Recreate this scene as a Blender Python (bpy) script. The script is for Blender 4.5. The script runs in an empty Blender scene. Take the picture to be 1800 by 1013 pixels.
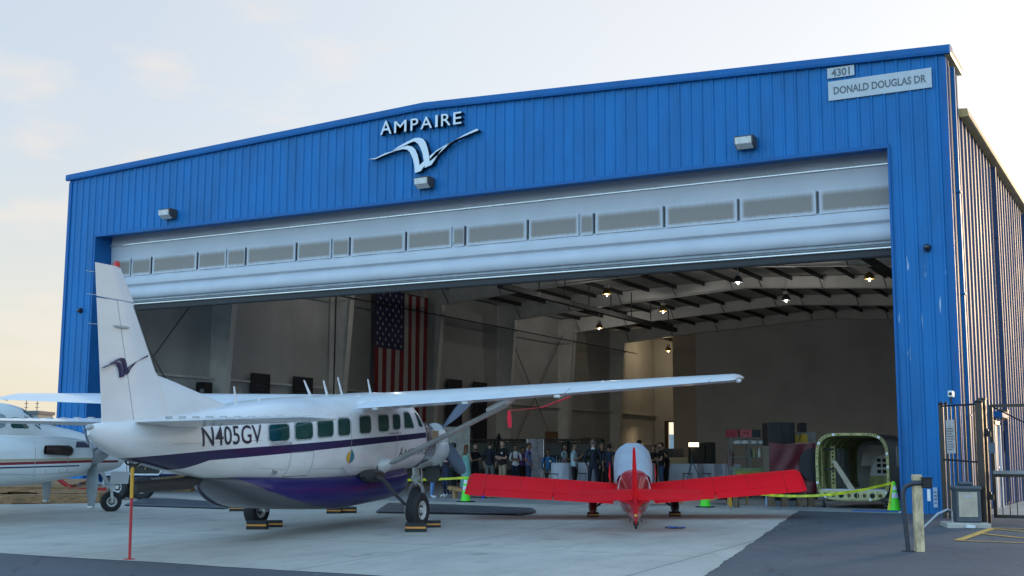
import bpy, bmesh, math, random
from math import sin, cos, pi, radians, sqrt
from mathutils import Vector, Matrix
from mathutils.geometry import tessellate_polygon
random.seed(7)
sc = bpy.context.scene
COL = sc.collection
V = Vector
# ------------------------------------------------------------------ camera
CAM = V((33.2212, -29.1774, 1.2226)); YAW = .4979; PIT = .1371; ROL = -.0046; FPX = 2157.0
cam_d = bpy.data.cameras.new('camera'); cam = bpy.data.objects.new('camera', cam_d); COL.objects.link(cam)
cam_d.sensor_width = 36; cam_d.lens = FPX/1800*36; cam_d.clip_end = 6000; cam_d.clip_start = .1
fwd = V((-sin(YAW)*cos(PIT), cos(YAW)*cos(PIT), sin(PIT))); rgt = V((cos(YAW), sin(YAW), 0)); upv = rgt.cross(fwd)
rm = Matrix((rgt, upv, -fwd)).transposed().to_4x4()
cam.matrix_world = Matrix.Translation(CAM) @ rm @ Matrix.Rotation(-ROL, 4, 'Z')
sc.camera = cam
SL = .027
def gz(y): return SL*max(y, -60) if y < 0 else 0.0
def ray(px, py):
    u, v = px-900, py-506.5
    c, s = cos(ROL), sin(ROL)
    u, v = u*c+v*s, -u*s+v*c
    return fwd*FPX + rgt*u - upv*v
def G(px, py):                       # ground point seen at a photo position
    d = ray(px, py); p = CAM + d*(CAM.z/-d.z)
    if p.y < 0:
        t = (SL*CAM.y-CAM.z)/(d.z-SL*d.y); p = CAM+d*t
    return p
def at(px, py, dep): return CAM + ray(px, py)*(dep/FPX)
def on(px, py, ax, val):
    d = ray(px, py); return CAM + d*((val-CAM[ax])/d[ax])
# ------------------------------------------------------------------ materials
MATS = {}
def lin(c):
    return tuple((x/12.92 if x <= .04045 else ((x+.055)/1.055)**2.4) for x in c)
def mat(name, col, rough=.5, metal=0., var=.12, scale=4., bump=0., coat=0., stretch=None, bscale=None, spec=.5, emis=0., alpha=1.):
    if name in MATS: return MATS[name]
    m = bpy.data.materials.new(name); m.use_nodes = True; MATS[name] = m
    N = m.node_tree.nodes; L = m.node_tree.links; b = N['Principled BSDF']
    tc = N.new('ShaderNodeTexCoord'); mp = N.new('ShaderNodeMapping'); L.new(tc.outputs['Object'], mp.inputs[0])
    if stretch: mp.inputs['Scale'].default_value = stretch
    nz = N.new('ShaderNodeTexNoise'); nz.inputs['Scale'].default_value = scale; nz.inputs['Detail'].default_value = 5; nz.inputs['Roughness'].default_value = .6
    L.new(mp.outputs[0], nz.inputs['Vector'])
    mx = N.new('ShaderNodeMix'); mx.data_type = 'RGBA'
    c1 = tuple(max(0, x*(1-var*1.6)) for x in col); c2 = tuple(min(1, x*(1+var*1.6)) for x in col)
    mx.inputs[6].default_value = (*c1, 1); mx.inputs[7].default_value = (*c2, 1)
    rp = N.new('ShaderNodeMapRange'); rp.inputs[1].default_value = .3; rp.inputs[2].default_value = .7
    L.new(nz.outputs[0], rp.inputs[0]); L.new(rp.outputs[0], mx.inputs[0]); L.new(mx.outputs[2], b.inputs['Base Color'])
    rr = N.new('ShaderNodeMapRange'); rr.inputs[1].default_value = .3; rr.inputs[2].default_value = .7
    rr.inputs[3].default_value = max(.03, rough*.85); rr.inputs[4].default_value = min(1, rough*1.15)
    L.new(nz.outputs[0], rr.inputs[0]); L.new(rr.outputs[0], b.inputs['Roughness'])
    b.inputs['Metallic'].default_value = metal; b.inputs['Coat Weight'].default_value = coat; b.inputs['Specular IOR Level'].default_value = spec
    b.inputs['Coat Roughness'].default_value = .08
    if emis:
        b.inputs['Emission Color'].default_value = (*col, 1); b.inputs['Emission Strength'].default_value = emis
    if bump:
        bp = N.new('ShaderNodeBump'); bp.inputs['Strength'].default_value = bump; bp.inputs['Distance'].default_value = .02
        n2 = N.new('ShaderNodeTexNoise'); n2.inputs['Scale'].default_value = bscale or scale*6; n2.inputs['Detail'].default_value = 4
        L.new(mp.outputs[0], n2.inputs['Vector']); L.new(n2.outputs[0], bp.inputs['Height']); L.new(bp.outputs[0], b.inputs['Normal'])
    if alpha < 1:
        b.inputs['Alpha'].default_value = alpha
    return m
# ------------------------------------------------------------------ mesh builder
class MB:
    def __init__(s): s.v = []; s.f = []; s.m = []; s.cm = 0; s.uv = {}
    def poly(s, pts, m=None):
        i = len(s.v); s.v += [tuple(p) for p in pts]; s.f.append(tuple(range(i, i+len(pts)))); s.m.append(s.cm if m is None else m)
        return s
    def grid(s, rows, close=False, m=None, cap=False):
        i0 = len(s.v); n = len(rows[0])
        for r in rows: s.v += [tuple(p) for p in r]
        for a in range(len(rows)-1):
            for b in range(n if close else n-1):
                b2 = (b+1) % n
                s.f.append((i0+a*n+b, i0+a*n+b2, i0+(a+1)*n+b2, i0+(a+1)*n+b)); s.m.append(s.cm if m is None else m)
        if cap:
            s.f.append(tuple(i0+b for b in reversed(range(n)))); s.m.append(s.cm if m is None else m)
            k = i0+(len(rows)-1)*n
            s.f.append(tuple(k+b for b in range(n))); s.m.append(s.cm if m is None else m)
        return s
    def box(s, lo, hi, rot=None, piv=None, m=None, bev=0.):
        x0, y0, z0 = lo; x1, y1, z1 = hi
        if bev:
            b = min(bev, (x1-x0)/2.01, (y1-y0)/2.01, (z1-z0)/2.01)
            def ring(z, k):
                c = b*.3
                return [(x0+k+c,y0+k,z),(x1-k-c,y0+k,z),(x1-k,y0+k+c,z),(x1-k,y1-k-c,z),(x1-k-c,y1-k,z),(x0+k+c,y1-k,z),(x0+k,y1-k-c,z),(x0+k,y0+k+c,z)]
            rows = [ring(z0,b),ring(z0+b*.3,b*.3),ring(z0+b,0),ring(z1-b,0),ring(z1-b*.3,b*.3),ring(z1,b)]
            if rot: rows = [[(rot@(V(p)-V(piv or (0,0,0))))+V(piv or (0,0,0)) for p in r] for r in rows]
            return s.grid(rows, True, m, True)
        p = [V(q) for q in ((x0,y0,z0),(x1,y0,z0),(x1,y1,z0),(x0,y1,z0),(x0,y0,z1),(x1,y0,z1),(x1,y1,z1),(x0,y1,z1))]
        if rot:
            pv = V(piv or (0,0,0)); p = [(rot@(q-pv))+pv for q in p]
        i = len(s.v); s.v += [tuple(q) for q in p]
        for f in ((3,2,1,0),(4,5,6,7),(0,1,5,4),(1,2,6,5),(2,3,7,6),(3,0,4,7)):
            s.f.append(tuple(i+k for k in f)); s.m.append(s.cm if m is None else m)
        return s
    def tube(s, pts, r, n=8, m=None, cap=True, flat=1.):
        pts = [V(p) for p in pts]; rs = r if isinstance(r, (list, tuple)) else [r]*len(pts)
        rows = []; prev = None
        for i, p in enumerate(pts):
            d = (pts[min(i+1, len(pts)-1)]-pts[max(i-1, 0)]).normalized()
            a = V((0,0,1)) if abs(d.z) < .95 else V((0,1,0))
            u = d.cross(a).normalized() if prev is None else (prev - d*prev.dot(d)).normalized()
            prev = u; w = d.cross(u)
            rows.append([p + u*cos(2*pi*k/n)*rs[i] + w*sin(2*pi*k/n)*rs[i]*flat for k in range(n)])
        return s.grid(rows, True, m, cap)
    def lathe(s, o, ax, prof, n=20, m=None, cap=True):
        o = V(o); ax = V(ax).normalized(); a = V((0,0,1)) if abs(ax.z) < .9 else V((1,0,0))
        u = ax.cross(a).normalized(); w = ax.cross(u)
        rows = [[o+ax*h+u*cos(2*pi*k/n)*r+w*sin(2*pi*k/n)*r for k in range(n)] for h, r in prof]
        return s.grid(rows, True, m, cap)
    def prism(s, pts, off, m=None):
        off = V(off); a = [V(p) for p in pts]; n = len(a); i = len(s.v)
        s.v += [tuple(p) for p in a]+[tuple(p+off) for p in a]
        tri = tessellate_polygon([a])
        for t in tri:
            s.f.append((i+t[0], i+t[1], i+t[2])); s.m.append(s.cm if m is None else m)
            s.f.append((i+n+t[2], i+n+t[1], i+n+t[0])); s.m.append(s.cm if m is None else m)
        for k in range(n):
            k2 = (k+1) % n
            s.f.append((i+k, i+k2, i+n+k2, i+n+k)); s.m.append(s.cm if m is None else m)
        return s
    def xf(s, M, i0=0):
        s.v[i0:] = [tuple(M@V(p)) for p in s.v[i0:]]; return s
    def build(s, name, mats, parent=None, smooth=False, ang=40, loc=None, label=None, uvf=None, bevel=0):
        me = bpy.data.meshes.new(name); me.from_pydata(s.v, [], s.f)
        for mm in (mats if isinstance(mats, (list, tuple)) else [mats]): me.materials.append(mm)
        if len(me.materials) > 1: me.polygons.foreach_set('material_index', s.m)
        bm = bmesh.new(); bm.from_mesh(me); bmesh.ops.remove_doubles(bm, verts=bm.verts, dist=.0002); bmesh.ops.recalc_face_normals(bm, faces=bm.faces)
        if smooth:
            ca = radians(ang)
            for f in bm.faces: f.smooth = True
            for e in bm.edges:
                if len(e.link_faces) != 2 or e.calc_face_angle(0) > ca: e.smooth = False
        bm.to_mesh(me); bm.free(); me.update()
        if uvf:
            l = me.uv_layers.new(name='UVMap')
            for lp in me.loops: l.data[lp.index].uv = uvf(me.vertices[lp.vertex_index].co)
        o = bpy.data.objects.new(name, me); COL.objects.link(o)
        if parent: o.parent = parent
        if loc is not None: o.location = loc
        if label: o['label'] = label
        if bevel:
            bv = o.modifiers.new('bevel', 'BEVEL'); bv.width = bevel; bv.segments = 2; bv.limit_method = 'ANGLE'
        return o
def build_each(b, name, mats, parent=None, **k):
    # every separate piece of the builder becomes an object of its own
    par = list(range(len(b.v)))
    def fd(i):
        while par[i] != i: par[i] = par[par[i]]; i = par[i]
        return i
    for f in b.f:
        for j in f[1:]: par[fd(j)] = fd(f[0])
    gr = {}
    for fi, f in enumerate(b.f): gr.setdefault(fd(f[0]), []).append(fi)
    for fs_ in gr.values():
        q = MB(); ix = {}
        for fi in fs_:
            q.f.append(tuple(ix.setdefault(j, len(ix)) for j in b.f[fi])); q.m.append(b.m[fi])
        q.v = [b.v[j] for j in ix]; q.build(name, mats, parent, **k)
def tag(o, label=None, cat=None, group=None, kind=None):
    if label: o['label'] = label
    if cat: o['category'] = cat
    if group: o['group'] = group
    if kind: o['kind'] = kind
    return o
def thing(name, label, cat, loc=(0,0,0), rz=0., group=None):
    o = bpy.data.objects.new(name, None); COL.objects.link(o); o.location = loc; o.rotation_euler = (0,0,rz); o.empty_display_size = .2
    return tag(o, label, cat, group)
def copy_tree(o, parent=None):
    c = o.copy(); COL.objects.link(c); c.parent = parent
    for ch in list(o.children): copy_tree(ch, c)
    return c
def text_mesh(txt, size, xsc=1., bold=0., extrude=0., align='LEFT', space=1.):
    cu = bpy.data.curves.new('lettering', 'FONT'); cu.body = txt; cu.size = size; cu.align_x = align; cu.extrude = extrude; cu.offset = bold
    cu.space_character = space; cu.resolution_u = 3
    ob = bpy.data.objects.new('lettering_tmp', cu); COL.objects.link(ob)
    dg = bpy.context.evaluated_depsgraph_get(); dg.update()
    me = bpy.data.meshes.new_from_object(ob.evaluated_get(dg)); bpy.data.objects.remove(ob); bpy.data.curves.remove(cu)
    for v in me.vertices: v.co.x *= xsc
    return me
def text_obj(name, txt, size, fn, m, parent=None, slices=0, **k):
    me = text_mesh(txt, size, **k)
    if slices:
        bm = bmesh.new(); bm.from_mesh(me); ys_ = [v.co.y for v in bm.verts]; lo, hi = min(ys_), max(ys_)
        for i in range(1, slices):
            bmesh.ops.bisect_plane(bm, geom=bm.verts[:]+bm.edges[:]+bm.faces[:], plane_co=(0, lo+(hi-lo)*i/slices, 0), plane_no=(0, 1, 0))
        bm.to_mesh(me); bm.free()
    for v in me.vertices: v.co = fn(v.co)
    me.materials.clear(); me.materials.append(m); me.update()
    o = bpy.data.objects.new(name, me); COL.objects.link(o)
    if parent: o.parent = parent
    return o
# ------------------------------------------------------------------ world and light
SUN_AZ = radians(73); SUN_EL = radians(8); V_LEFT, V_SUN, V_BACK = 1.21, 1.60, 1.55; SKY_BACK, SKY_FRONT = .8, .12; BLUE = (.40, .80, 1.28)
wd = bpy.data.worlds.new('World'); sc.world = wd; wd.use_nodes = True
N = wd.node_tree.nodes; L = wd.node_tree.links; bg = N['Background']
sky = N.new('ShaderNodeTexSky'); sky.sky_type = 'NISHITA'; sky.sun_disc = False; sky.sun_elevation = SUN_EL
sky.sun_rotation = pi/2 - SUN_AZ; sky.air_density = 1.0; sky.dust_density = 1.5; sky.ozone_density = 1.5; sky.altitude = 30
# pale evening veil: brightest on the sun's side, warm near the horizon, with a few soft clouds
tc = N.new('ShaderNodeTexCoord'); sxw = N.new('ShaderNodeSeparateXYZ'); L.new(tc.outputs['Generated'], sxw.inputs[0])
def wmath(op, a, b_):
    q = N.new('ShaderNodeMath'); q.operation = op
    for i, s in enumerate((a, b_)):
        if isinstance(s, (int, float)): q.inputs[i].default_value = s
        else: L.new(s, q.inputs[i])
    return q.outputs[0]
def wmap(src, a, b_, c, d):
    r = N.new('ShaderNodeMapRange'); r.interpolation_type = 'SMOOTHSTEP'
    for i, v in enumerate((a, b_, c, d)): r.inputs[i+1].default_value = v
    L.new(src, r.inputs[0]); return r.outputs[0]
def wmix(f, a, b_):
    x = N.new('ShaderNodeMix'); x.data_type = 'RGBA'; L.new(f, x.inputs[0])
    for s, i in ((a, 6), (b_, 7)):
        if isinstance(s, tuple): x.inputs[i].default_value = (*s, 1)
        else: L.new(s, x.inputs[i])
    return x.outputs[2]
dt = wmath('ADD', wmath('MULTIPLY', sxw.outputs[0], cos(SUN_AZ)), wmath('MULTIPLY', sxw.outputs[1], sin(SUN_AZ)))
front = wmap(dt, -.25, .30, 0, 1)
low = wmap(sxw.outputs[2], .42, .80, 1, 0)
fr = wmath('MULTIPLY', front, low)                       # the bright evening side, low in the sky
amt = wmath('ADD', wmath('MULTIPLY', fr, wmap(dt, .10, .95, V_LEFT, V_SUN)), wmath('MULTIPLY', wmath('SUBTRACT', 1, fr), V_BACK))
warm = wmath('MULTIPLY', wmap(sxw.outputs[2], .0, .30, 1, 0), front)
fcol = wmix(wmap(dt, .25, .85, 0, 1), (.90, 1.0, 1.13), (1.0, 1.0, 1.02))
vcol = wmix(warm, wmix(fr, BLUE, fcol), (1.16, 1.04, .86))
mp = N.new('ShaderNodeMapping'); mp.inputs['Scale'].default_value = (1.0, 1.0, 3.2); mp.inputs['Location'].default_value = (.3, .1, .45)
L.new(tc.outputs['Generated'], mp.inputs[0])
nz = N.new('ShaderNodeTexNoise'); nz.inputs['Scale'].default_value = 8.5; nz.inputs['Detail'].default_value = 6; nz.inputs['Roughness'].default_value = .5
L.new(mp.outputs[0], nz.inputs['Vector'])
cl = wmath('MULTIPLY', wmap(nz.outputs[0], .50, .70, 0, .5), wmap(dt, .80, .45, 0, 1))
vsc = N.new('ShaderNodeVectorMath'); vsc.operation = 'SCALE'; L.new(vcol, vsc.inputs[0]); L.new(amt, vsc.inputs[3])
hs = N.new('ShaderNodeHueSaturation'); hs.inputs['Saturation'].default_value = .95
L.new(sky.outputs[0], hs.inputs['Color']); L.new(wmap(dt, -.5, .45, SKY_BACK, SKY_FRONT), hs.inputs['Value'])
ad = N.new('ShaderNodeVectorMath'); ad.operation = 'ADD'; L.new(hs.outputs[0], ad.inputs[0]); L.new(vsc.outputs[0], ad.inputs[1])
glow = wmath('MULTIPLY', wmap(dt, .80, 1.0, 0, 1), wmap(sxw.outputs[2], .03, .26, 1, 0))
gs = N.new('ShaderNodeVectorMath'); gs.operation = 'SCALE'; gs.inputs[0].default_value = (1.1, .55, .16); L.new(glow, gs.inputs[3])
ad2 = N.new('ShaderNodeVectorMath'); ad2.operation = 'ADD'; L.new(ad.outputs[0], ad2.inputs[0]); L.new(gs.outputs[0], ad2.inputs[1]); ad = ad2
L.new(wmix(cl, ad.outputs[0], (1.98, 1.80, 1.62)), bg.inputs[0]); bg.inputs[1].default_value = .15
sd = bpy.data.lights.new('sun', 'SUN'); sd.energy = .5; sd.angle = radians(8); sd.color = (1, .72, .42)
so = bpy.data.objects.new('sun', sd); COL.objects.link(so)
sdir = V((cos(SUN_AZ)*cos(SUN_EL), sin(SUN_AZ)*cos(SUN_EL), sin(SUN_EL)))
so.rotation_euler = sdir.to_track_quat('Z', 'Y').to_euler()
sc.view_settings.view_transform = 'Standard'; sc.view_settings.look = 'None'; sc.view_settings.exposure = 1.65; sc.view_settings.gamma = 1
sc.cycles.use_denoising = True; sc.cycles.max_bounces = 8; sc.cycles.diffuse_bounces = 5; sc.cycles.glossy_bounces = 4; sc.cycles.transmission_bounces = 6
sc.cycles.sample_clamp_indirect = 6
# ------------------------------------------------------------------ ground
def ground_mat(name, kind):
    m = bpy.data.materials.new(name); m.use_nodes = True
    N = m.node_tree.nodes; L = m.node_tree.links; b = N['Principled BSDF']
    tc = N.new('ShaderNodeTexCoord')
    def noise(sc_, det=6, rough=.6, st=None):
        n = N.new('ShaderNodeTexNoise'); n.inputs['Scale'].default_value = sc_; n.inputs['Detail'].default_value = det; n.inputs['Roughness'].default_value = rough
        if st:
            mp = N.new('ShaderNodeMapping'); mp.inputs['Scale'].default_value = st; L.new(tc.outputs['Object'], mp.inputs[0]); L.new(mp.outputs[0], n.inputs['Vector'])
        else: L.new(tc.outputs['Object'], n.inputs['Vector'])
        return n
    def mr(src, a, b_, c=0, d=1):
        r = N.new('ShaderNodeMapRange'); r.inputs[1].default_value = a; r.inputs[2].default_value = b_; r.inputs[3].default_value = c; r.inputs[4].default_value = d
        L.new(src, r.inputs[0]); return r.outputs[0]
    def mix(f, a, b_, typ='MIX'):
        x = N.new('ShaderNodeMix'); x.data_type = 'RGBA'; x.blend_type = typ
        if isinstance(f, float): x.inputs[0].default_value = f
        else: L.new(f, x.inputs[0])
        for s, i in ((a, 6), (b_, 7)):
            if isinstance(s, tuple): x.inputs[i].default_value = (*s, 1)
            else: L.new(s, x.inputs[i])
        return x.outputs[2]
    big = noise(.35, 6, .65); fine = noise(30, 4, .7); mid = noise(2.2, 7, .7, (1, .35, 1))
    if kind == 'concrete':
        c = mix(mr(big.outputs[0], .3, .7), (.43, .40, .345), (.53, .49, .425))
        c = mix(mr(mid.outputs[0], .45, .75, 0, .7), c, (.31, .295, .265))
        spots = noise(1.1, 4, .5); c = mix(mr(spots.outputs[0], .62, .74, 0, .5), c, (.16, .14, .12))
        spt = noise(6, 3, .5); c = mix(mr(spt.outputs[0], .72, .78, 0, .5), c, (.12, .11, .10))
        c = mix(.18, c, fine.outputs[1], 'OVERLAY')
        b.inputs['Roughness'].default_value = .62
        # sawn joints
        sx = N.new('ShaderNodeSeparateXYZ'); L.new(tc.outputs['Object'], sx.inputs[0])
        def joint(o, pitch, off):
            a = N.new('ShaderNodeMath'); a.operation = 'ADD'; a.inputs[1].default_value = off; L.new(o, a.inputs[0])
            p = N.new('ShaderNodeMath'); p.operation = 'PINGPONG'; p.inputs[1].default_value = pitch/2; L.new(a.outputs[0], p.inputs[0])
            q = N.new('ShaderNodeMath'); q.operation = 'LESS_THAN'; q.inputs[1].default_value = .018; L.new(p.outputs[0], q.inputs[0]); return q.outputs[0]
        for o, pch, off in ((sx.outputs[0], 4.6, 1.1), (sx.outputs[1], 5.2, .4)):
            s_ = N.new('ShaderNodeMath'); s_.operation = 'MULTIPLY'; s_.inputs[1].default_value = .45; L.new(joint(o, pch, off), s_.inputs[0]); s_.inputs[1].default_value = .75
            c = mix(s_.outputs[0], c, (.12, .12, .12))
    elif kind == 'asphalt':
        c = mix(mr(big.outputs[0], .3, .7), (.066, .070, .080), (.098, .102, .112))
        st = noise(.9, 6, .6, (.2, 1.4, 1)); c = mix(mr(st.outputs[0], .5, .75, 0, .5), c, (.125, .12, .115))
        vo = N.new('ShaderNodeTexVoronoi'); vo.feature = 'DISTANCE_TO_EDGE'; vo.inputs['Scale'].default_value = .33
        wv = noise(1.3, 5); add = N.new('ShaderNodeVectorMath'); add.operation = 'MULTIPLY_ADD'; L.new(wv.outputs[1], add.inputs[0]); add.inputs[1].default_value = (1.4, 1.4, 0); L.new(tc.outputs['Object'], add.inputs[2]); L.new(add.outputs[0], vo.inputs['Vector'])
        c = mix(mr(vo.outputs['Distance'], 0, .008, .75, 0), c, (.02, .02, .022))
        spt = noise(5, 2, .5); c = mix(mr(spt.outputs[0], .74, .77, 0, .6), c, (.3, .3, .3))
        c = mix(.45, c, fine.outputs[1], 'OVERLAY')
        b.inputs['Roughness'].default_value = .75
    else:
        c = mix(mr(big.outputs[0], .3, .7), (.28, .30, .31), (.38, .39, .39)); c = mix(.15, c, fine.outputs[1], 'OVERLAY')
        b.inputs['Roughness'].default_value = .35
    L.new(c, b.inputs['Base Color'])
    bp = N.new('ShaderNodeBump'); bp.inputs['Strength'].default_value = .35 if kind == 'asphalt' else .12; bp.inputs['Distance'].default_value = .01
    n3 = noise(60 if kind == 'asphalt' else 25, 3); L.new(n3.outputs[0], bp.inputs['Height']); L.new(bp.outputs[0], b.inputs['Normal'])
    return m
M_conc = ground_mat('worn apron concrete', 'concrete'); M_asph = ground_mat('grey asphalt', 'asphalt'); M_floor = ground_mat('sealed floor concrete', 'floor')
def sheet(name, pts, dz, m, n=1):
    b = MB(); b.poly([(p[0], p[1], gz(p[1])+dz) for p in pts]); o = b.build(name, m); tag(o, kind='structure'); return o
g = MB()
ys = [-300, -60, 0, 70, 3000]; xs = [-2500, -60, -10, 0, 29, 60, 2500]
g.grid([[(x, y, gz(y)) for x in xs] for y in ys]); tag(g.build('ground', M_asph), kind='structure')
# apron: slab of concrete, ragged asphalt edge on its right
edge = [(25.13, -.1)]
rr = random.Random(3)
for i in range(1, 140):
    t = i/140; x = 25.13+(27.55-25.13)*t; y = -.1-13.6*t
    edge.append((x+.02*sin(i*.37)*sin(i*.11+1)+.008*sin(i*1.3)+rr.uniform(-.005, .005), y))
edge.append((27.75, -14.85))
front = [(27.75-i*1.2+0, -14.9+rr.uniform(-.05, .05)-.0*i) for i in range(0, 40)]
sheet('concrete_apron', [(-60, -.1)]+edge+front+[(-60, -15.3)], .006, M_conc)
sheet('hangar_floor', [(-60, 0.9), (-60, -.1), (25.13, -.1), (27.49, -.12), (27.49, .6), (28.7, .9), (28.7, 53), (0, 53), (0, .9)], .004, M_floor)
sheet('concrete_walk', [(28.95, .5), (32.5, .5), (32.5, 53), (28.95, 53)], .006, M_conc)
# yellow hatched marking by the gate
M_yel = mat('worn yellow paint', lin((.80,.62,.30)), .7, var=.3, scale=14)
yb = MB()
def line(a, b_, w):
    a = V((a[0], a[1])); b_ = V((b_[0], b_[1])); d = (b_-a).normalized(); n_ = V((-d.y, d.x))*w/2
    n = 8
    for i in range(n):
        p = a.lerp(b_, i/n); q = a.lerp(b_, (i+1)/n)
        yb.poly([(*(c), gz(c[1])+.010) for c in ((p-n_), (q-n_), (q+n_), (p+n_))])
line((29.69, -6.5), (29.90, -3.55), .16); line((29.9, -3.55), (33, -3.2), .1); line((29.75, -6.5), (33, -6.5), .1)
line((29.85, -4.9), (31.6, -6.4), .1); line((29.9, -3.7), (32.2, -5.4), .1); line((30.8, -3.5), (33, -4.9), .1)
tag(yb.build('painted_marking', M_yel), kind='structure')
# far ground: hill behind the field on the left
M_hill = mat('hazy hill', (.20,.24,.25), .95, var=.1, scale=.02)
hb = MB(); rows = []
for j in range(6):
    r_ = []
    for i in range(60):
        x = -1500+i*45; h = (14+10*sin(i*.33)+6*sin(i*.81+1)+4*sin(i*1.7))*sin(pi*min(1, j/5*.5))
        r_.append((x, 800+j*40, h-1))
    rows.append(r_)
tag(hb.grid(rows).build('hills', M_hill, smooth=True), kind='structure')

# ------------------------------------------------------------------ hangar
W, zE, zP, dx0, dx1, dz = 28.86, 10.84, 11.43, 1.37, 27.49, 8.60
LEN = 53.3; YP = 1.8; RE = 9.70
def blue_mat():
    m = mat('blue sheet metal', (.011,.160,.42), .45, 0, var=.12, scale=1.6, stretch=(1,1,.25), coat=.0, spec=.25)
    N = m.node_tree.nodes; L = m.node_tree.links; b = N['Principled BSDF']
    src = b.inputs['Base Color'].links[0].from_socket
    # scraped paint: tall thin pale scars low down on the right pier, chalky dust lower down
    tc = N.new('ShaderNodeTexCoord'); mp = N.new('ShaderNodeMapping'); mp.inputs['Scale'].default_value = (9, 1, .9); L.new(tc.outputs['Object'], mp.inputs[0])
    nz = N.new('ShaderNodeTexNoise'); nz.inputs['Scale'].default_value = 1.1; nz.inputs['Detail'].default_value = 3; L.new(mp.outputs[0], nz.inputs['Vector'])
    r = N.new('ShaderNodeMapRange'); r.inputs[1].default_value = .665; r.inputs[2].default_value = .72; L.new(nz.outputs[0], r.inputs[0])
    sx = N.new('ShaderNodeSeparateXYZ'); L.new(tc.outputs['Object'], sx.inputs[0])
    r2 = N.new('ShaderNodeMapRange'); r2.inputs[1].default_value = 27.4; r2.inputs[2].default_value = 27.6; L.new(sx.outputs[0], r2.inputs[0])
    r3 = N.new('ShaderNodeMapRange'); r3.inputs[1].default_value = 6.6; r3.inputs[2].default_value = 5.6; L.new(sx.outputs[2], r3.inputs[0])
    a = N.new('ShaderNodeMath'); a.operation = 'MULTIPLY'; L.new(r.outputs[0], a.inputs[0]); L.new(r2.outputs[0], a.inputs[1])
    a2 = N.new('ShaderNodeMath'); a2.operation = 'MULTIPLY'; L.new(a.outputs[0], a2.inputs[0]); L.new(r3.outputs[0], a2.inputs[1])
    mx = N.new('ShaderNodeMix'); mx.data_type = 'RGBA'; L.new(a2.outputs[0], mx.inputs[0]); L.new(src, mx.inputs[6]); mx.inputs[7].default_value = (.45,.55,.65,1); L.new(mx.outputs[2], b.inputs['Base Color'])
    return m
M_blue = blue_mat()
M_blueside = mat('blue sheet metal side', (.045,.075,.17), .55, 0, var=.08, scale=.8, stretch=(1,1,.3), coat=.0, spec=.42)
M_trim = mat('blue trim', (.010,.125,.36), .5, var=.08, scale=2, spec=.25)
M_side_trim = mat('eave trim in sunlit tan', (.80,.52,.20), .4, var=.1, scale=1.5)  # warm glow of the low sun is put into this base colour
M_beige = mat('beige wall liner', (.55,.54,.52), .7, var=.08, scale=.6)
M_steel = mat('cream painted steel', (.74,.72,.67), .55, var=.07, scale=1.5)
M_grey = mat('grey board wall', (.60,.585,.565), .75, var=.06, scale=.5)
M_sidelit = mat('side lit board wall', (.55,.46,.36), .75, var=.06, scale=.5)  # warm side light on the partition end is painted in as brown
M_darksteel = mat('dark steel', (.028,.027,.028), .6, var=.2, scale=5)
M_black = mat('black plastic', (.012,.012,.014), .45, var=.2, scale=6)
M_roofin = mat('roof insulation', (.55,.53,.50), .8, var=.06, scale=.7)
M_white = mat('white paint', (.78,.78,.77), .4, var=.04, scale=3)
hangar = thing('hangar', 'blue ribbed metal aircraft hangar with its wide fabric door raised', 'hangar')
PITCH = .305
def prof(a, b):
    pts = []; k = math.floor(a/PITCH)-1
    while k*PITCH < b+PITCH:
        c = k*PITCH
        for dx, d in ((-.045,0), (-.02,.032), (.02,.032), (.045,0), (.125,0), (.137,.006), (.162,.006), (.174,0)):
            x = c+dx
            if a < x < b: pts.append((x, d))
        k += 1
    def dval(x):
        u = ((x/PITCH+.5) % 1-.5)*PITCH; u = abs(u)
        return .032 if u < .02 else (.032*(.045-u)/.025 if u < .045 else 0)
    return [(a, dval(a))]+sorted(pts)+[(b, dval(b))]
def topz(x): return zE-.20+(zP-zE)*(1-abs(x-W/2)/(W/2))
fw = MB()
def ribs(a, b, z0, z1f):
    p = prof(a, b)
    fw.grid([[(x, -d, z0) for x, d in p], [(x, -d, z1f(x)) for x, d in p]])
ribs(0, dx0, 0, topz); ribs(dx1, W, -.0, topz); ribs(dx0, dx1, dz, topz)
fw.build('front_wall', M_blue, hangar)
tr = MB()
sec = [(-.02,.0),(-.12,.0),(-.135,.06),(-.13,.2),(-.04,.235),(.3,.235),(.3,.1),(-.02,.1)]
rows = []
for x in (-.12, W/2, W+.14):
    zb = topz(min(max(x, 0), W))-.04
    rows.append([(x, y, zb+z) for y, z in sec])
tr.grid(rows, True, cap=True); build_each(tr, 'parapet_trim', M_trim, hangar)
tr = MB(); zb = topz(W)-.04
tr.grid([[(W+x, y, zb+z) for x, z in ((.005,0),(.13,0),(.145,.06),(.13,.20),(.04,.235),(-.3,.235),(-.3,.1),(.005,.1))] for y in (.0, YP)], True, cap=True)
build_each(tr, 'parapet_trim', M_side_trim, hangar)
rt = MB(); rt.box((0, YP-.02, RE-.3), (W, YP+.02, zE-.05)); rt.build('parapet_back', M_blue, hangar)
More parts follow.
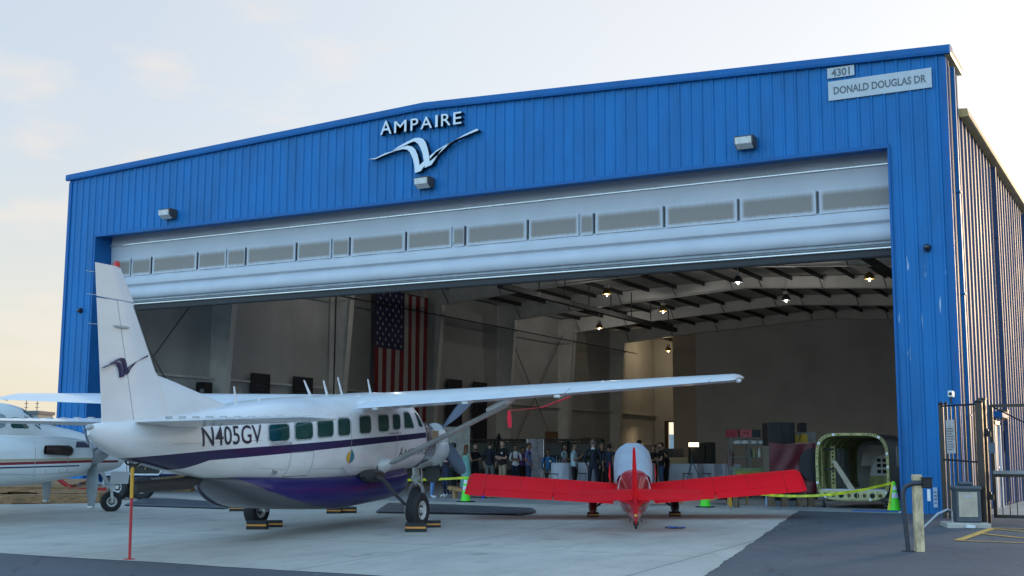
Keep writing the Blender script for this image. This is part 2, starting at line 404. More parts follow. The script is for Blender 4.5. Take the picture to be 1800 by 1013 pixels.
# door opening flashing and jambs
fl = MB(); fl.box((dx0-.03, -.055, dz-.07), (dx1+.03, .02, dz+.02)); fl.box((dx0-.06, -.05, 0), (dx0+.005, .02, dz-.07)); fl.box((dx1-.005, -.05, 0), (dx1+.05, .02, dz-.07))
build_each(fl, 'door_flashing', M_trim, hangar)
jb = MB(); jb.box((dx0-.02, .02, 0), (dx0, 1.0, dz+.4)); jb.box((dx1, .02, 0), (dx1+.02, 1.0, dz+.4)); jb.box((dx0, .02, dz-.02), (dx1, .5, dz+.01))
build_each(jb, 'door_jamb', M_trim, hangar)
cb = MB(); cb.tube([(.02, -.02, 0), (.02, -.02, zE-.25)], .03, 6); cb.box((-.03, -.045, 0), (.1, .0, zE-.3)); cb.box((W-.09, -.045, 0), (W+.03, .03, zE-.3)); build_each(cb, 'corner_trim', M_trim, hangar)
# side walls
sw = MB()
def side(xw, sgn, y0, y1, z1):
    p = [(y0, 0)]; k = 0
    while True:
        c = y0+.25+k*.61; k += 1
        if c > y1-.08: break
        p += [(c-.09, 0), (c-.055, .04), (c+.055, .04), (c+.09, 0)]
    p.append((y1, 0))
    sw.grid([[(xw+sgn*d, y, 0) for y, d in p], [(xw+sgn*d, y, z1) for y, d in p]])
side(W, 1, 0, YP, zE-.3); side(W, 1, YP, LEN, RE-.15)
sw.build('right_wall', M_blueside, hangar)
sw = MB(); side(0, -1, 0, YP, zE-.3); side(0, -1, YP, LEN, RE+.0); sw.build('left_wall', M_blue, hangar)
gt = MB(); gt.grid([[(W+x, y, RE+z) for x, z in ((.02,-.14),(.20,-.14),(.235,-.13),(.20,.06),(-.1,.08),(-.1,-.1),(.02,-.1))] for y in (YP+.01, LEN)], True, cap=True)
gt.build('gutter', M_side_trim, hangar)
for y in (.55, 7.3, 14.9, 22.5, 30.2):
    ds = MB()
    if y < 1: ds.box((W+.045, y-.06, .1), (W+.13, y+.06, zE-.4)); z0 = .1
    else: ds.box((W+.045, y-.07, .1), (W+.15, y+.07, RE-.25))
    for z in (2.2, 5.0, 7.4): ds.box((W+.035, y-.1, z), (W+.156, y+.1, z+.04))
    ds.build('downspout', M_blueside if y > 1 else M_blue, hangar)
# roof, end wall
rf = MB()
rf.poly([(-.12, YP, RE-.055), (W/2, YP, RE+.6), (W/2, LEN, RE+.6), (-.12, LEN, RE-.055)]); rf.poly([(W/2, YP, RE+.6), (W+.1, YP, RE-.05), (W+.1, LEN, RE-.05), (W/2, LEN, RE+.6)])
rf.poly([(0, .3, RE-.03), (W, .3, RE-.03), (W, YP, RE-.03), (0, YP, RE-.03)])
rf.build('roof', M_roofin, hangar)
# back wall with a tall narrow opening to daylight
SX0, SX1 = .86, 1.22
SZ0, SZ1 = 1.3, 4.1
q0 = on(1177, 740, 1, LEN-.1); q1 = on(1189, 793, 1, LEN-.1)
SX0, SX1, SZ0, SZ1 = q0.x, q1.x, q1.z, q0.z
bw = MB(); y = LEN-.05
for a, b_, c, d in ((-.06, SX0, 0, RE+.6), (SX1, W, 0, RE+.6), (SX0, SX1, 0, SZ0), (SX0, SX1, SZ1, RE+.6)): bw.box((a, y, c), (b_, y+.1, d))
bw.build('back_wall', M_beige, hangar)
wf = MB(); wf.box((SX0-.3, y-.05, SZ0-.1), (SX0, y-.002, SZ1+.1)); wf.box((SX0, y-.05, SZ1), (SX1+.05, y-.002, SZ1+.1)); wf.build('window_frame', mat('brown frame', (.10,.065,.04), .6), hangar)
# inside liners
ll = MB(); ll.box((.05, .3, 0), (.09, LEN-.052, RE-.1)); ll.box((W-.09, .3, 0), (W-.05, LEN-.1, RE-.1)); ll.box((.1, .32, dz+.45), (W-.1, .36, RE-.1)); build_each(ll, 'wall_liner', M_beige, hangar)
FR = [7.3+7.62*k for k in range(6)]
def colm(y, mir):
    c = MB(); s = (lambda x: x) if not mir else (lambda x: W-x)
    z0, z1 = 0, 8.75
    w0, w1 = .5, 1.12
    def bx(p, q, y0, y1):   # quad in xz extruded in y
        c.prism([(s(a), y0, b) for a, b in (p+q)], (0, y1-y0, 0))
    c.prism([(s(a), y-.008, b) for a, b in ((.1, z0), (.1+w0, z0), (.1+w1, z1), (.1, z1))], (0, .016, 0))
    c.prism([(s(a), y-.15, b) for a, b in ((.1+w0, z0), (.1+w0+.02, z0), (.1+w1+.02, z1), (.1+w1, z1))], (0, .3, 0))
    c.prism([(s(a), y-.15, b) for a, b in ((.1, z0), (.12, z0), (.12, RE-.1), (.1, RE-.1))], (0, .3, 0))
    return c
def raft(y, mir):
    c = MB(); s = (lambda x: x) if not mir else (lambda x: W-x)
    xm = W/2
    bot = [(1.22, 8.75), (6.5, 9.22), (xm, 9.72)]; top = [(xm, 10.26), (6.5, 9.88), (1.22, 9.62), (.12, 9.57)]
    c.prism([(s(a), y-.008, b) for a, b in bot+top+[(.13, 8.75)]], (0, .016, 0))
    for k in range(2):
        (a, b), (a2, b2) = bot[k], bot[k+1]
        c.prism([(s(a), y-.12, b), (s(a2), y-.12, b2), (s(a2), y-.12, b2-.02), (s(a), y-.12, b-.02)], (0, .24, 0))
    return c
for i, y in enumerate(FR):
    for mir in (False, True):
        colm(y, mir).build('column', M_steel, hangar)
        raft(y, mir).build('rafter', M_steel, hangar)
pu = MB()
for i in range(1, 10):
    for mir in (0, 1):
        x = i*1.52; z = RE-.05+.65*x/(W/2)-.02
        x = W-x if mir else x
        pu.box((x-.035, .4, z-.22), (x+.035, LEN-.1, z-.02))
build_each(pu, 'purlin', M_darksteel, hangar)
# flange braces: short dark struts from purlin to rafter foot
fb = MB()
for y in FR[:6]:
    for i in (1, 3, 5, 7, 9):
        for mir in (0, 1):
            x = i*1.52; z = RE-.1+.65*x/(W/2); zl = 8.75+(9.72-8.75)*(x-1.2)/(W/2-1.2); xx = W-x if mir else x
            fb.tube([(xx, y+.75, z-.08), (xx, y+.03, zl+.03)], .022, 5)
            fb.tube([(xx, y-.75, z-.08), (xx, y-.03, zl+.03)], .022, 5)
build_each(fb, 'flange_brace', M_darksteel, hangar)
gi = MB()
for z in (2.2, 4.22, 6.6):
    for k in range(len(FR)+1):
        y0 = .5 if k == 0 else FR[k-1]+.01; y1 = FR[k]-.01 if k < len(FR) else LEN-.1
        if z == 6.6: continue
        gi.box((.09, y0, z), (.27, y1, z+.018)); gi.box((.255, y0, z-.06), (.27, y1, z)); 
build_each(gi, 'girt', M_steel, hangar)
gx = MB()
for z in (4.6, 6.3, 8.4):
    gx.box((2.0, LEN-.25, z), (9, LEN-.06, z+.18))
build_each(gx, 'girt', M_darksteel, hangar)
br = MB()
for (ya, za), (yb_, zb_) in (((.6, 1.0), (7.2, 8.6)), ((.6, 8.6), (7.2, 1.0)), ((30.5, 8.7), (37.9, .6)), ((30.5, .6), (37.9, 8.7))):
    br.tube([(.33, ya, za), (.33, yb_, zb_)], .03, 6)
build_each(br, 'wall_brace', mat('grey brace steel', (.22,.21,.20), .5), hangar)
pp = MB(); pp.tube([(1.35, .9, 8.15), (1.35, 47, 8.15)], .03, 6); pp.tube([(.7, 21.6, 0), (.7, 21.6, 8.6)], .04, 6); pp.tube([(.6, 14.5, 0), (.6, 14.5, 8.5)], .035, 6); build_each(pp, 'pipe', M_darksteel, hangar)
# partition across the right half of the back
PX0 = 4.33; PX1 = 5.92; PY = 45.9
pt = MB(); pt.box((PX1, PY, 0), (W-.1, PY+.15, 9.75)); pt.build('partition', M_grey, hangar)
pt = MB(); pt.box((PX0, PY+.02, 0), (PX1, PY+.17, 9.75)); pt.build('partition', M_sidelit, hangar, label='strip of the inner partition at its free end, browned as if side lit')
# ceiling track
tk = MB(); a = V((8.44, 15.0, 8.3)); b_ = V((8.78, 35.2, 8.3)); tk.box((8.50, 15, 8.20), (8.76, 35.2, 8.42)); 
for k in range(8):
    y = 16+k*2.6; tk.tube([(8.62, y, 8.3), (8.62, y, 9.7)], .03, 5)
tk.build('ceiling_rail', M_darksteel, hangar)
tk = MB(); tk.box((23.6, 6, 8.2), (23.9, 30, 8.36)); tk.build('ceiling_rail', M_darksteel, hangar)
# fabric door --------------------------------------------------------
def door_mat(name, stain):
    m = bpy.data.materials.new(name); m.use_nodes = True
    N = m.node_tree.nodes; L = m.node_tree.links; b = N['Principled BSDF']; b.inputs['Roughness'].default_value = .5
    tc = N.new('ShaderNodeTexCoord')
    nz = N.new('ShaderNodeTexNoise'); nz.inputs['Scale'].default_value = 1.2; nz.inputs['Detail'].default_value = 6; L.new(tc.outputs['Object'], nz.inputs['Vector'])
    base = N.new('ShaderNodeMix'); base.data_type = 'RGBA'; L.new(nz.outputs[0], base.inputs[0]); base.inputs[6].default_value = (.50,.53,.58,1); base.inputs[7].default_value = (.66,.68,.72,1)
    out = base.outputs[2]
    if stain:
        uv = N.new('ShaderNodeUVMap'); uv.uv_map = 'UVMap'; sx = N.new('ShaderNodeSeparateXYZ'); L.new(uv.outputs[0], sx.inputs[0])
        n2 = N.new('ShaderNodeTexNoise'); n2.inputs['Scale'].default_value = 3.0; n2.inputs['Detail'].default_value = 6
        mp = N.new('ShaderNodeMapping'); mp.inputs['Scale'].default_value = (6, 1, .8); L.new(tc.outputs['Object'], mp.inputs[0]); L.new(mp.outputs[0], n2.inputs['Vector'])
        def math_(op, a, b_):
            q = N.new('ShaderNodeMath'); q.operation = op
            for i, s in enumerate((a, b_)):
                if isinstance(s, (int, float)): q.inputs[i].default_value = s
                else: L.new(s, q.inputs[i])
            return q.outputs[0]
        def ss(src, a, b_):
            r = N.new('ShaderNodeMapRange'); r.interpolation_type = 'SMOOTHSTEP'; r.inputs[1].default_value = a; r.inputs[2].default_value = b_; L.new(src, r.inputs[0]); return r.outputs[0]
        wob = math_('MULTIPLY', math_('SUBTRACT', n2.outputs[0], .5), .11)
        y = math_('ADD', sx.outputs[1], wob)
        mk = math_('MULTIPLY', ss(y, .02, .2), ss(y, 1.02, .7))
        xx = sx.outputs[0]
        mk = math_('MULTIPLY', mk, math_('MULTIPLY', ss(xx, .0, .07), ss(xx, 1., .93)))
        mk = math_('MULTIPLY', mk, .85)
        mx = N.new('ShaderNodeMix'); mx.data_type = 'RGBA'; L.new(mk, mx.inputs[0]); L.new(out, mx.inputs[6]); mx.inputs[7].default_value = (.22,.175,.13,1); out = mx.outputs[2]
    L.new(out, b.inputs['Base Color'])
    return m
M_door = door_mat('grey door fabric', False); M_stain = door_mat('stained clear door fabric', True)
DY = .66
pr_ = [(DY+.10, 9.3), (DY+.04, 8.45), (DY+.0, 8.33), (DY+.03, 8.28), (DY+.05, 7.85), (DY+.06, 7.78), (DY+.05, 7.24), (DY+.0, 7.16), (DY-.03, 7.05), (DY-.01, 6.93), (DY+.09, 6.875), (DY+.09, 6.855), (DY-.0, 6.8), (DY-.05, 6.65), (DY-.03, 6.5), (DY+.04, 6.42)]
NX = 131
rows = []
for i in range(NX):
    x = dx0+(dx1-dx0)*i/(NX-1); u = ((x-1.25) % 2.03)/2.03; seam = max(0, 1-abs(u-.5)*2-.93)*0
    puff = .02*sin(u*pi); wr = .006*sin(x*5.1)+.005*sin(x*11.7+1)
    rows.append([(x, y-(puff+wr)*(1 if 1 < k < 15 and k not in (10, 11) else 0), z) for k, (y, z) in enumerate(pr_)])
door = MB().grid(rows).build('fabric_door', M_door, hangar, smooth=True, ang=50)
win = [(1.45, 3.2)]
xk = 1.25+.03; edges = [1.25+2.03*k for k in range(14)]
split = {0: .52, 2: .62, 4: .68, 8: .80, 3: .0, 6: .8}
for k in range(13):
    a = max(edges[k], dx0)+.05; b_ = min(edges[k+1], dx1)-.04
    segs = [(a, b_)]
    if split.get(k): m_ = a+(b_-a)*split[k]; segs = [(a, m_-.03), (m_+.05, b_)]
    for s0, s1 in segs:
        w = MB(); n = 14
        w.grid([[(s0+(s1-s0)*i/n, DY+.012-.02*sin(((s0+(s1-s0)*i/n-1.25) % 2.03)/2.03*pi)-.008, z) for i in range(n+1)] for z in (7.22, 7.5, 7.84)])
        w.build('clear_panel', M_stain, door, uvf=lambda c, s0=s0, s1=s1: ((c.x-s0)/(s1-s0), (c.z-7.22)/.62))
    if k:
        w = MB(); w.box((edges[k]-.012, DY+.005, 6.5), (edges[k]+.012, DY+.03, 8.25)); 
sm = MB()
for k in range(1, 13):
    x = edges[k]; sm.box((x-.010, DY-.008, 7.26), (x+.010, DY+.06, 7.8))
    for j in range(2, 9):
        xx = x+j*.22-.06*(j % 3); 
        sm.box((xx-.006, DY-.0, 7.25), (xx+.006, DY+.04, 7.30+.08*((j*7+k*3) % 5)/5))
build_each(sm, 'door_seam', mat('dark seam', (.09,.09,.09), .7), door)
M_alu = mat('pale aluminium', (.72,.73,.74), .28, .6, var=.05)
rb = MB(); rb.box((dx0+.02, DY-.06, 8.29), (dx1, DY-.03, 8.315)); rb.build('door_cable', M_alu, door)
bb = MB(); bb.box((dx0+.02, DY-.08, 6.30), (dx1, DY+.1, 6.42)); bb.build('door_bar', mat('bar fabric', (.36,.39,.42), .5), door)
bb = MB(); bb.box((dx0+.02, DY-.10, 6.405), (dx1, DY-.02, 6.435)); bb.box((dx0+.02, DY-.10, 6.325), (dx1, DY-.078, 6.345)); bb.build('door_bar', mat('slate grey metal', (.10,.11,.12), .5), door)
bb = MB(); bb.box((dx0+.02, DY-.10, 6.21), (dx1, DY+.1, 6.30)); bb.build('door_bar', mat('slate grey metal', (.10,.11,.12), .5), door)
bb = MB(); bb.box((dx0+.02, DY-.115, 6.23), (dx1, DY-.1, 6.252)); bb.build('door_bar', M_alu, door)
bb = MB(); bb.box((dx0+.02, DY-.06, 6.04), (dx1, DY+.08, 6.21)); bb.tube([(dx0, DY-.04, 6.06), (dx1, DY-.04, 6.06)], .05, 8); bb.build('door_bar', M_darksteel, door)
# signs ---------------------------------------------------------------
M_sign = mat('pale sign sheet', (.50,.53,.55), .4, var=.04); M_letter = mat('grey sign paint', (.13,.14,.155), .5)
for (x0, x1, z0, z1, txt, lab, s) in ((26.13, 26.78, 10.41, 10.67, '4301', 'small white number sign 4301 under the roof trim', .26), (26.14, 28.56, 9.85, 10.33, 'DONALD DOUGLAS DR', 'long white street name sign DONALD DOUGLAS DR', .255)):
    b = MB(); b.box((x0, -.06, z0), (x1, -.036, z1), bev=.004); o = tag(b.build('sign', M_sign), lab, 'sign')
    me = text_mesh(txt, s, bold=.008, align='LEFT'); w = max(v.co.x for v in me.vertices); h = max(v.co.y for v in me.vertices)
    k = (x1-x0)*(.9 if len(txt) > 5 else .68)/w
    cx = (x0+x1)/2-w*k/2; cz = (z0+z1)/2-h/2*1.0
    text_obj('lettering', txt, s, lambda c: V((cx+c.x*k, -.0625, cz+c.y)), M_letter, o, bold=.008)
# company letters and emblem: raised off the wall
M_sil = mat('silver letter face', (.62,.66,.70), .35, .2, var=.04); M_blk = mat('black letter return', (.012,.012,.02), .5)
logo = thing('company_sign', 'raised silver company lettering and bird emblem on the blue wall', 'sign', (14.4, -.032, 9.6))
def raised(name, poly2, parent, off):
    f = MB(); f.prism([(x, -.16, z) for x, z in poly2], (0, -.012, 0)); f.build(name, M_sil, parent)
    f2 = MB(); f2.prism([(x, -.0, z) for x, z in poly2], (0, -.159, 0)); f2.build(name+'_return', M_blk, parent)
EMB = [[(255,632),(320,633),(420,588),(520,548),(600,528),(642,536),(668,562),(695,620),(712,690),(718,765),(775,745),(812,692),(806,645),(762,690),(755,640),(742,585),(718,530),(685,502),(640,495),(590,508),(490,553),(420,572),(330,620)],
       [(490,548),(600,500),(680,460),(712,452),(745,475),(770,515),(790,570),(805,640),(815,712),(880,682),(905,645),(940,585),(1000,505),(1120,430),(1345,335),(1325,320),(1200,382),(1060,466),(985,540),(935,590),(862,652),(858,610),(850,560),(838,510),(820,460),(795,428),(760,415),(710,420),(640,455),(540,512)],
       [(860,598),(930,538),(1064,456),(1004,502),(920,558),(866,622)]]
for pl_ in EMB:
    pp2 = []
    for x, y in pl_:
        q = on(600+x/5.627, 170+y/5.627, 1, -.2); pp2.append((q.x-14.4, q.z-9.6))
    raised('emblem', pp2, logo, 0)
LX = [(370,482,400,262,'A'),(508,628,374,250,'M'),(670,745,355,232,'P'),(768,882,338,212,'A'),(914,938,322,202,'I'),(972,1066,312,188,'R'),(1092,1172,296,162,'E')]
for x0, x1, y0, y1, ch in LX:
    a = on(600+x0/5.627, 170+y0/5.627, 1, -.2); b_ = on(600+x1/5.627, 170+(y0-(x1-x0)*.115)/5.627, 1, -.2); t = on(600+x0/5.627, 170+(y1+8)/5.627, 1, -.2)
    wd_, ht = b_.x-a.x, (10.99 if ch == 'A' and x0 < 400 else 10.93)-10.58
    me = text_mesh(ch, 1, bold=.004); mx_ = max(v.co.x for v in me.vertices); mn_ = min(v.co.x for v in me.vertices); my_ = max(v.co.y for v in me.vertices)
    for yy0, ex, mm, nm in ((-.166, .006, M_sil, 'letter'), (-.08, .079, M_blk, 'letter_return')):
        text_obj(nm, ch, 1, lambda c: V(((a.x-14.4)+(c.x-mn_)/(mx_-mn_)*wd_, yy0-c.z, 10.58-9.6+c.y/my_*ht)), mm, logo, bold=.004, extrude=ex)
# wall lamps ----------------------------------------------------------
M_bronze = mat('bronze lamp housing', (.10,.085,.07), .45, .3); M_lens = mat('frosted lamp glass', (.55,.58,.58), .12, 0, var=.15, scale=12, coat=.6)
lamp0 = thing('wall_lamp', 'wedge shaped floodlight high on the blue wall near the left corner', 'lamp', (4.77, -.032, 8.98), 0, 'floodlights along the blue front wall')
h = MB(); h.prism([(-.24, 0, -.14), (-.24, -.16, -.16), (-.24, -.34, -.06), (-.24, -.36, .12), (-.24, -.3, .15), (-.24, 0, .15)], (.48, 0, 0)); h.build('housing', M_bronze, lamp0, bevel=.012)
h = MB(); h.prism([(-.21, -.185, -.175), (-.21, -.365, -.07), (-.21, -.385, .10), (-.21, -.30, .09), (-.21, -.15, -.12)], (.42, 0, 0)); h.build('lens', M_lens, lamp0, bevel=.01)
for x, z, lb in ((14.6, 8.99, 'wedge shaped floodlight right under the silver bird emblem'), (24.08, 9.03, 'wedge shaped floodlight on the blue wall left of the street sign')):
    c = copy_tree(lamp0); c.location = (x, -.032, z); c['label'] = lb
M_dome = mat('smoked dome', (.01,.01,.012), .1, coat=.8)
d0 = thing('dome_camera', 'small black dome camera on the right hangar pier', 'camera', (28.30, -.032, 6.06), 0, 'dome cameras on the hangar piers')
b = MB(); b.lathe((0, 0, 0), (0, -1, 0), [(0, .09), (.05, .09), (.07, .08)], 16); b.build('base', M_black, d0, True)
b = MB(); b.lathe((0, -.06, 0), (0, -1, 0), [(.0, .075), (.05, .07), (.09, .045), (.105, .0)], 16); b.build('dome', M_dome, d0, True)
c = copy_tree(d0); c.location = (.86, -.032, 6.05); c['label'] = 'small black dome camera on the left hangar pier beside the tail'
# ------------------------------------------------------------------ aircraft helpers
def interp(tab, x):
    if x <= tab[0][0]: return tab[0][1:]
    for a, b in zip(tab, tab[1:]):
        if x <= b[0]:
            t = (x-a[0])/(b[0]-a[0]); return tuple(p+(q-p)*t for p, q in zip(a[1:], b[1:]))
    return tab[-1][1:]
def smooth_tab(tab, n=6):       # Catmull-Rom resampling of a station table
    out = []
    for i in range(len(tab)-1):
        p0 = tab[max(i-1, 0)]; p1 = tab[i]; p2 = tab[i+1]; p3 = tab[min(i+2, len(tab)-1)]
        for k in range(n):
            t = k/n; row = []
            for c in range(len(p1)):
                if c == 0: row.append(p1[0]+(p2[0]-p1[0])*t); continue
                m1 = (p2[c]-p0[c])/max(1e-6, p2[0]-p0[0])*(p2[0]-p1[0]); m2 = (p3[c]-p1[c])/max(1e-6, p3[0]-p1[0])*(p2[0]-p1[0])
                h = t*t*t; q = t*t
                row.append((2*h-3*q+1)*p1[c]+(h-2*q+t)*m1+(-2*h+3*q)*p2[c]+(h-q)*m2)
            out.append(tuple(row))
    out.append(tab[-1]); return out
def sring(X, zt, zb, hw, n, N=40, yc=0):
    zm, hz = (zt+zb)/2, (zt-zb)/2; r = []
    for k in range(N):
        a = 2*pi*k/N; c, s = cos(a), sin(a)
        r.append((X, yc+hw*math.copysign(abs(c)**(2/n), c), zm+hz*math.copysign(abs(s)**(2/n), s)))
    return r
def side_y(tab, X, z):
    zt, zb, hw, n = interp(tab, X); zm, hz = (zt+zb)/2, (zt-zb)/2
    u = min(.9999, abs((z-zm)/hz)); return hw*(1-u**n)**(1/n)
def top_z(tab, X, y):
    zt, zb, hw, n = interp(tab, X); zm, hz = (zt+zb)/2, (zt-zb)/2
    u = min(.9999, abs(y/hw)); return zm+hz*(1-u**n)**(1/n)
def foil(x, t): return 5*t*(.2969*sqrt(max(0, x))-.126*x-.3516*x*x+.2843*x**3-.1036*x**4)
def camb(x, m, p=.4): return m/p/p*(2*p*x-x*x) if x < p else m/(1-p)**2*(1-2*p+2*p*x-x*x)
def wing_part(b, secs, x0, x1, m=.02, n=14):
    # secs: (Y, X_le, z_le, chord, z_te, t)
    rows = []
    for Y, xl, zl, c, zt, t in secs:
        up, lo = [], []
        for k in range(n+1):
            x = x0+(x1-x0)*(.5-.5*cos(pi*k/n)) if x0 == 0 else x0+(x1-x0)*k/n
            zz = zl+(zt-zl)*x
            up.append((xl-c*x, Y, zz+c*(camb(x, m)+foil(x, t)))); lo.append((xl-c*x, Y, zz+c*(camb(x, m)-foil(x, t))))
        rows.append(up+lo[::-1] if x0 > 0 else up+lo[::-1][:-1])
    b.grid(rows, True, cap=True); return b
def secs_between(secs, ya, yb):
    s = sorted(secs); out = []
    ys = [ya]+[q[0] for q in s if min(ya, yb) < q[0] < max(ya, yb)]+[yb]
    ys = sorted(ys)
    return [(y,)+interp(s, y) for y in ys]
def patch(fn, us, vs): return MB().grid([[fn(u, v) for u in us] for v in vs])
def lerp_list(a, b, n): return [a+(b-a)*i/n for i in range(n+1)]
def wheel(name, c, r, w, parent, hub_r=.5, m_rim=None, mats=None, ax=(0,1,0)):
    ty = MB(); ax = V(ax); c = V(c)
    pr2 = [(-w*.40, r*hub_r), (-w*.48, r*.72), (-w*.46, r*.86), (-w*.34, r*.965), (-w*.2, r*.99), (-w*.19, r*.965), (-w*.16, r*.965), (-w*.15, r*.997), (-w*.02, r), (-w*.01, r*.975), (w*.01, r*.975), (w*.02, r), (w*.15, r*.997), (w*.16, r*.965), (w*.19, r*.965), (w*.2, r*.99), (w*.34, r*.965), (w*.46, r*.86), (w*.48, r*.72), (w*.40, r*hub_r)]
    ty.lathe(c, ax, pr2, 32, cap=False)
    o = ty.build(name, M_rubber, parent, True, 30)
    rm_ = MB(); rm_.lathe(c, ax, [(-w*.42, r*hub_r*1.02), (-w*.40, r*hub_r*.9), (-w*.25, r*hub_r*.8), (-w*.27, r*.16), (-w*.43, r*.14), (-w*.44, 0)], 24, cap=False)
    rm_.lathe(c, ax, [(w*.42, r*hub_r*1.02), (w*.40, r*hub_r*.9), (w*.25, r*hub_r*.8), (w*.27, r*.16), (w*.43, r*.14), (w*.44, 0)], 24, cap=False)
    rm_.build('rim', m_rim or M_rim, o, True, 30)
    bl = MB()
    u = ax.cross(V((0,0,1))).normalized(); q = ax.cross(u)
    for k in range(8):
        a = 2*pi*k/8; p = c+u*cos(a)*r*hub_r*.5+q*sin(a)*r*hub_r*.5
        for s in (-1, 1): bl.lathe(p+ax*s*w*.25, ax*s, [(0, r*.085), (.012, r*.075)], 8)
    bl.build('bolt', M_black, o)
    return o
M_rubber = mat('tyre rubber', (.022,.022,.024), .75, var=.2, scale=10)
M_rim = mat('white wheel rim', (.62,.62,.60), .4, var=.1, scale=14)
M_glass = mat('dark green tinted glass', (.009,.060,.052), .07, var=.15, scale=1.5, spec=.6, coat=.5)
M_pline = mat('panel seam', (.34,.35,.36), .6)
M_purple = mat('deep purple paint', (.030,.018,.085), .25, var=.08, coat=.4)
def paint_mat(name, base, bands, rough=.28, metal=0., coat=.35, dirt=.10):
    """white aircraft paint with bands: each (points_lo, points_hi, colour, xmin, xmax, normal-side None)"""
    m = bpy.data.materials.new(name); m.use_nodes = True
    N = m.node_tree.nodes; L = m.node_tree.links; b = N['Principled BSDF']; b.inputs['Roughness'].default_value = rough; b.inputs['Coat Weight'].default_value = coat; b.inputs['Coat Roughness'].default_value = .12; b.inputs['Specular IOR Level'].default_value = .3
    tc = N.new('ShaderNodeTexCoord'); sx = N.new('ShaderNodeSeparateXYZ'); L.new(tc.outputs['Object'], sx.inputs[0])
    nz = N.new('ShaderNodeTexNoise'); nz.inputs['Scale'].default_value = 1.6; nz.inputs['Detail'].default_value = 7; nz.inputs['Roughness'].default_value = .65
    mp = N.new('ShaderNodeMapping'); mp.inputs['Scale'].default_value = (.5, 1, 1.4); L.new(tc.outputs['Object'], mp.inputs[0]); L.new(mp.outputs[0], nz.inputs['Vector'])
    r = N.new('ShaderNodeMapRange'); r.inputs[1].default_value = .42; r.inputs[2].default_value = .75; L.new(nz.outputs[0], r.inputs[0])
    mx = N.new('ShaderNodeMix'); mx.data_type = 'RGBA'; L.new(r.outputs[0], mx.inputs[0]); mx.inputs[6].default_value = (*base, 1); mx.inputs[7].default_value = (*[x*(1-dirt*2) for x in base], 1)
    out = mx.outputs[2]
    def math_(op, a, b_):
        q = N.new('ShaderNodeMath'); q.operation = op
        for i, s in enumerate((a, b_)):
            if isinstance(s, (int, float)): q.inputs[i].default_value = s
            else: L.new(s, q.inputs[i])
        return q.outputs[0]
    def curve(pts):
        x0, x1 = pts[0][0], pts[-1][0]; z0 = min(p[1] for p in pts); z1 = max(p[1] for p in pts)+1e-4
        mr = N.new('ShaderNodeMapRange'); mr.inputs[1].default_value = x0; mr.inputs[2].default_value = x1; L.new(sx.outputs[0], mr.inputs[0])
        fc = N.new('ShaderNodeFloatCurve'); c = fc.mapping.curves[0]
        c.points[0].location = (0, (pts[0][1]-z0)/(z1-z0)); c.points[1].location = (1, (pts[-1][1]-z0)/(z1-z0))
        for p in pts[1:-1]: c.points.new((p[0]-x0)/(x1-x0), (p[1]-z0)/(z1-z0))
        for p in c.points: p.handle_type = 'VECTOR'
        fc.mapping.update(); L.new(mr.outputs[0], fc.inputs[1])
        m2 = N.new('ShaderNodeMapRange'); m2.inputs[3].default_value = z0; m2.inputs[4].default_value = z1; m2.clamp = False; L.new(fc.outputs[0], m2.inputs[0])
        return m2.outputs[0]
    for lo, hi, col, xa, xb in bands:
        k = None
        for cnd in ((math_('GREATER_THAN', sx.outputs[2], curve(lo)) if lo else None), (math_('LESS_THAN', sx.outputs[2], curve(hi)) if hi else None), math_('GREATER_THAN', sx.outputs[0], xa), math_('LESS_THAN', sx.outputs[0], xb)):
            if cnd is not None: k = cnd if k is None else math_('MULTIPLY', k, cnd)
        q = N.new('ShaderNodeMix'); q.data_type = 'RGBA'; L.new(k, q.inputs[0]); L.new(out, q.inputs[6]); q.inputs[7].default_value = (*col, 1); out = q.outputs[2]
    L.new(out, b.inputs['Base Color'])
    return m
# ------------------------------------------------------------------ the white high-wing turboprop
AO = V((17.52, -8.014, -.216)); AH = radians(7.9)
AF = V((-sin(AH), cos(AH), 0)); AL = V((-cos(AH), -sin(AH), 0))
def aY(px, py, Y):
    d = ray(px, py); t = (Y-(CAM-AO).dot(AL))/d.dot(AL); p = CAM+d*t-AO; return V((p.dot(AF), Y, p.z))
def aX(px, py, X):
    d = ray(px, py); t = (X-(CAM-AO).dot(AF))/d.dot(AF); p = CAM+d*t-AO; return V((X, p.dot(AL), p.z))
def aS(px, py, off=.01):
    Y = -.7
    for _ in range(6): p = aY(px, py, Y); Y = -(side_y(FT, p.x, p.z)+off)
    return aY(px, py, Y)
car = thing('utility_plane', 'white high wing propeller plane with purple stripe and registration N405GV', 'airplane', AO, pi/2+AH)
FT = smooth_tab([(-7.80,1.88,1.74,.03,2.2),(-7.62,1.93,1.60,.12,2.2),(-7.1,1.98,1.41,.25,2.2),(-6.4,2.05,1.28,.37,2.3),(-5.5,2.16,1.14,.50,2.4),(-4.5,2.30,1.02,.66,2.7),(-3.5,2.44,.93,.79,3.0),(-2.5,2.55,.90,.86,3.2),(-1.0,2.67,.93,.885,3.3),(.5,2.78,.99,.885,3.3),(1.5,2.86,1.05,.875,3.2),(2.0,2.84,1.09,.86,3.1),(2.5,2.66,1.13,.82,2.9),(2.95,2.40,1.17,.76,2.7),(3.3,2.31,1.22,.70,2.6),(3.8,2.27,1.28,.60,2.6),(4.4,2.23,1.36,.50,2.5),(4.9,2.19,1.46,.43,2.4),(5.1,2.13,1.56,.36,2.2)], 5)
NAVY = (.022,.015,.075)
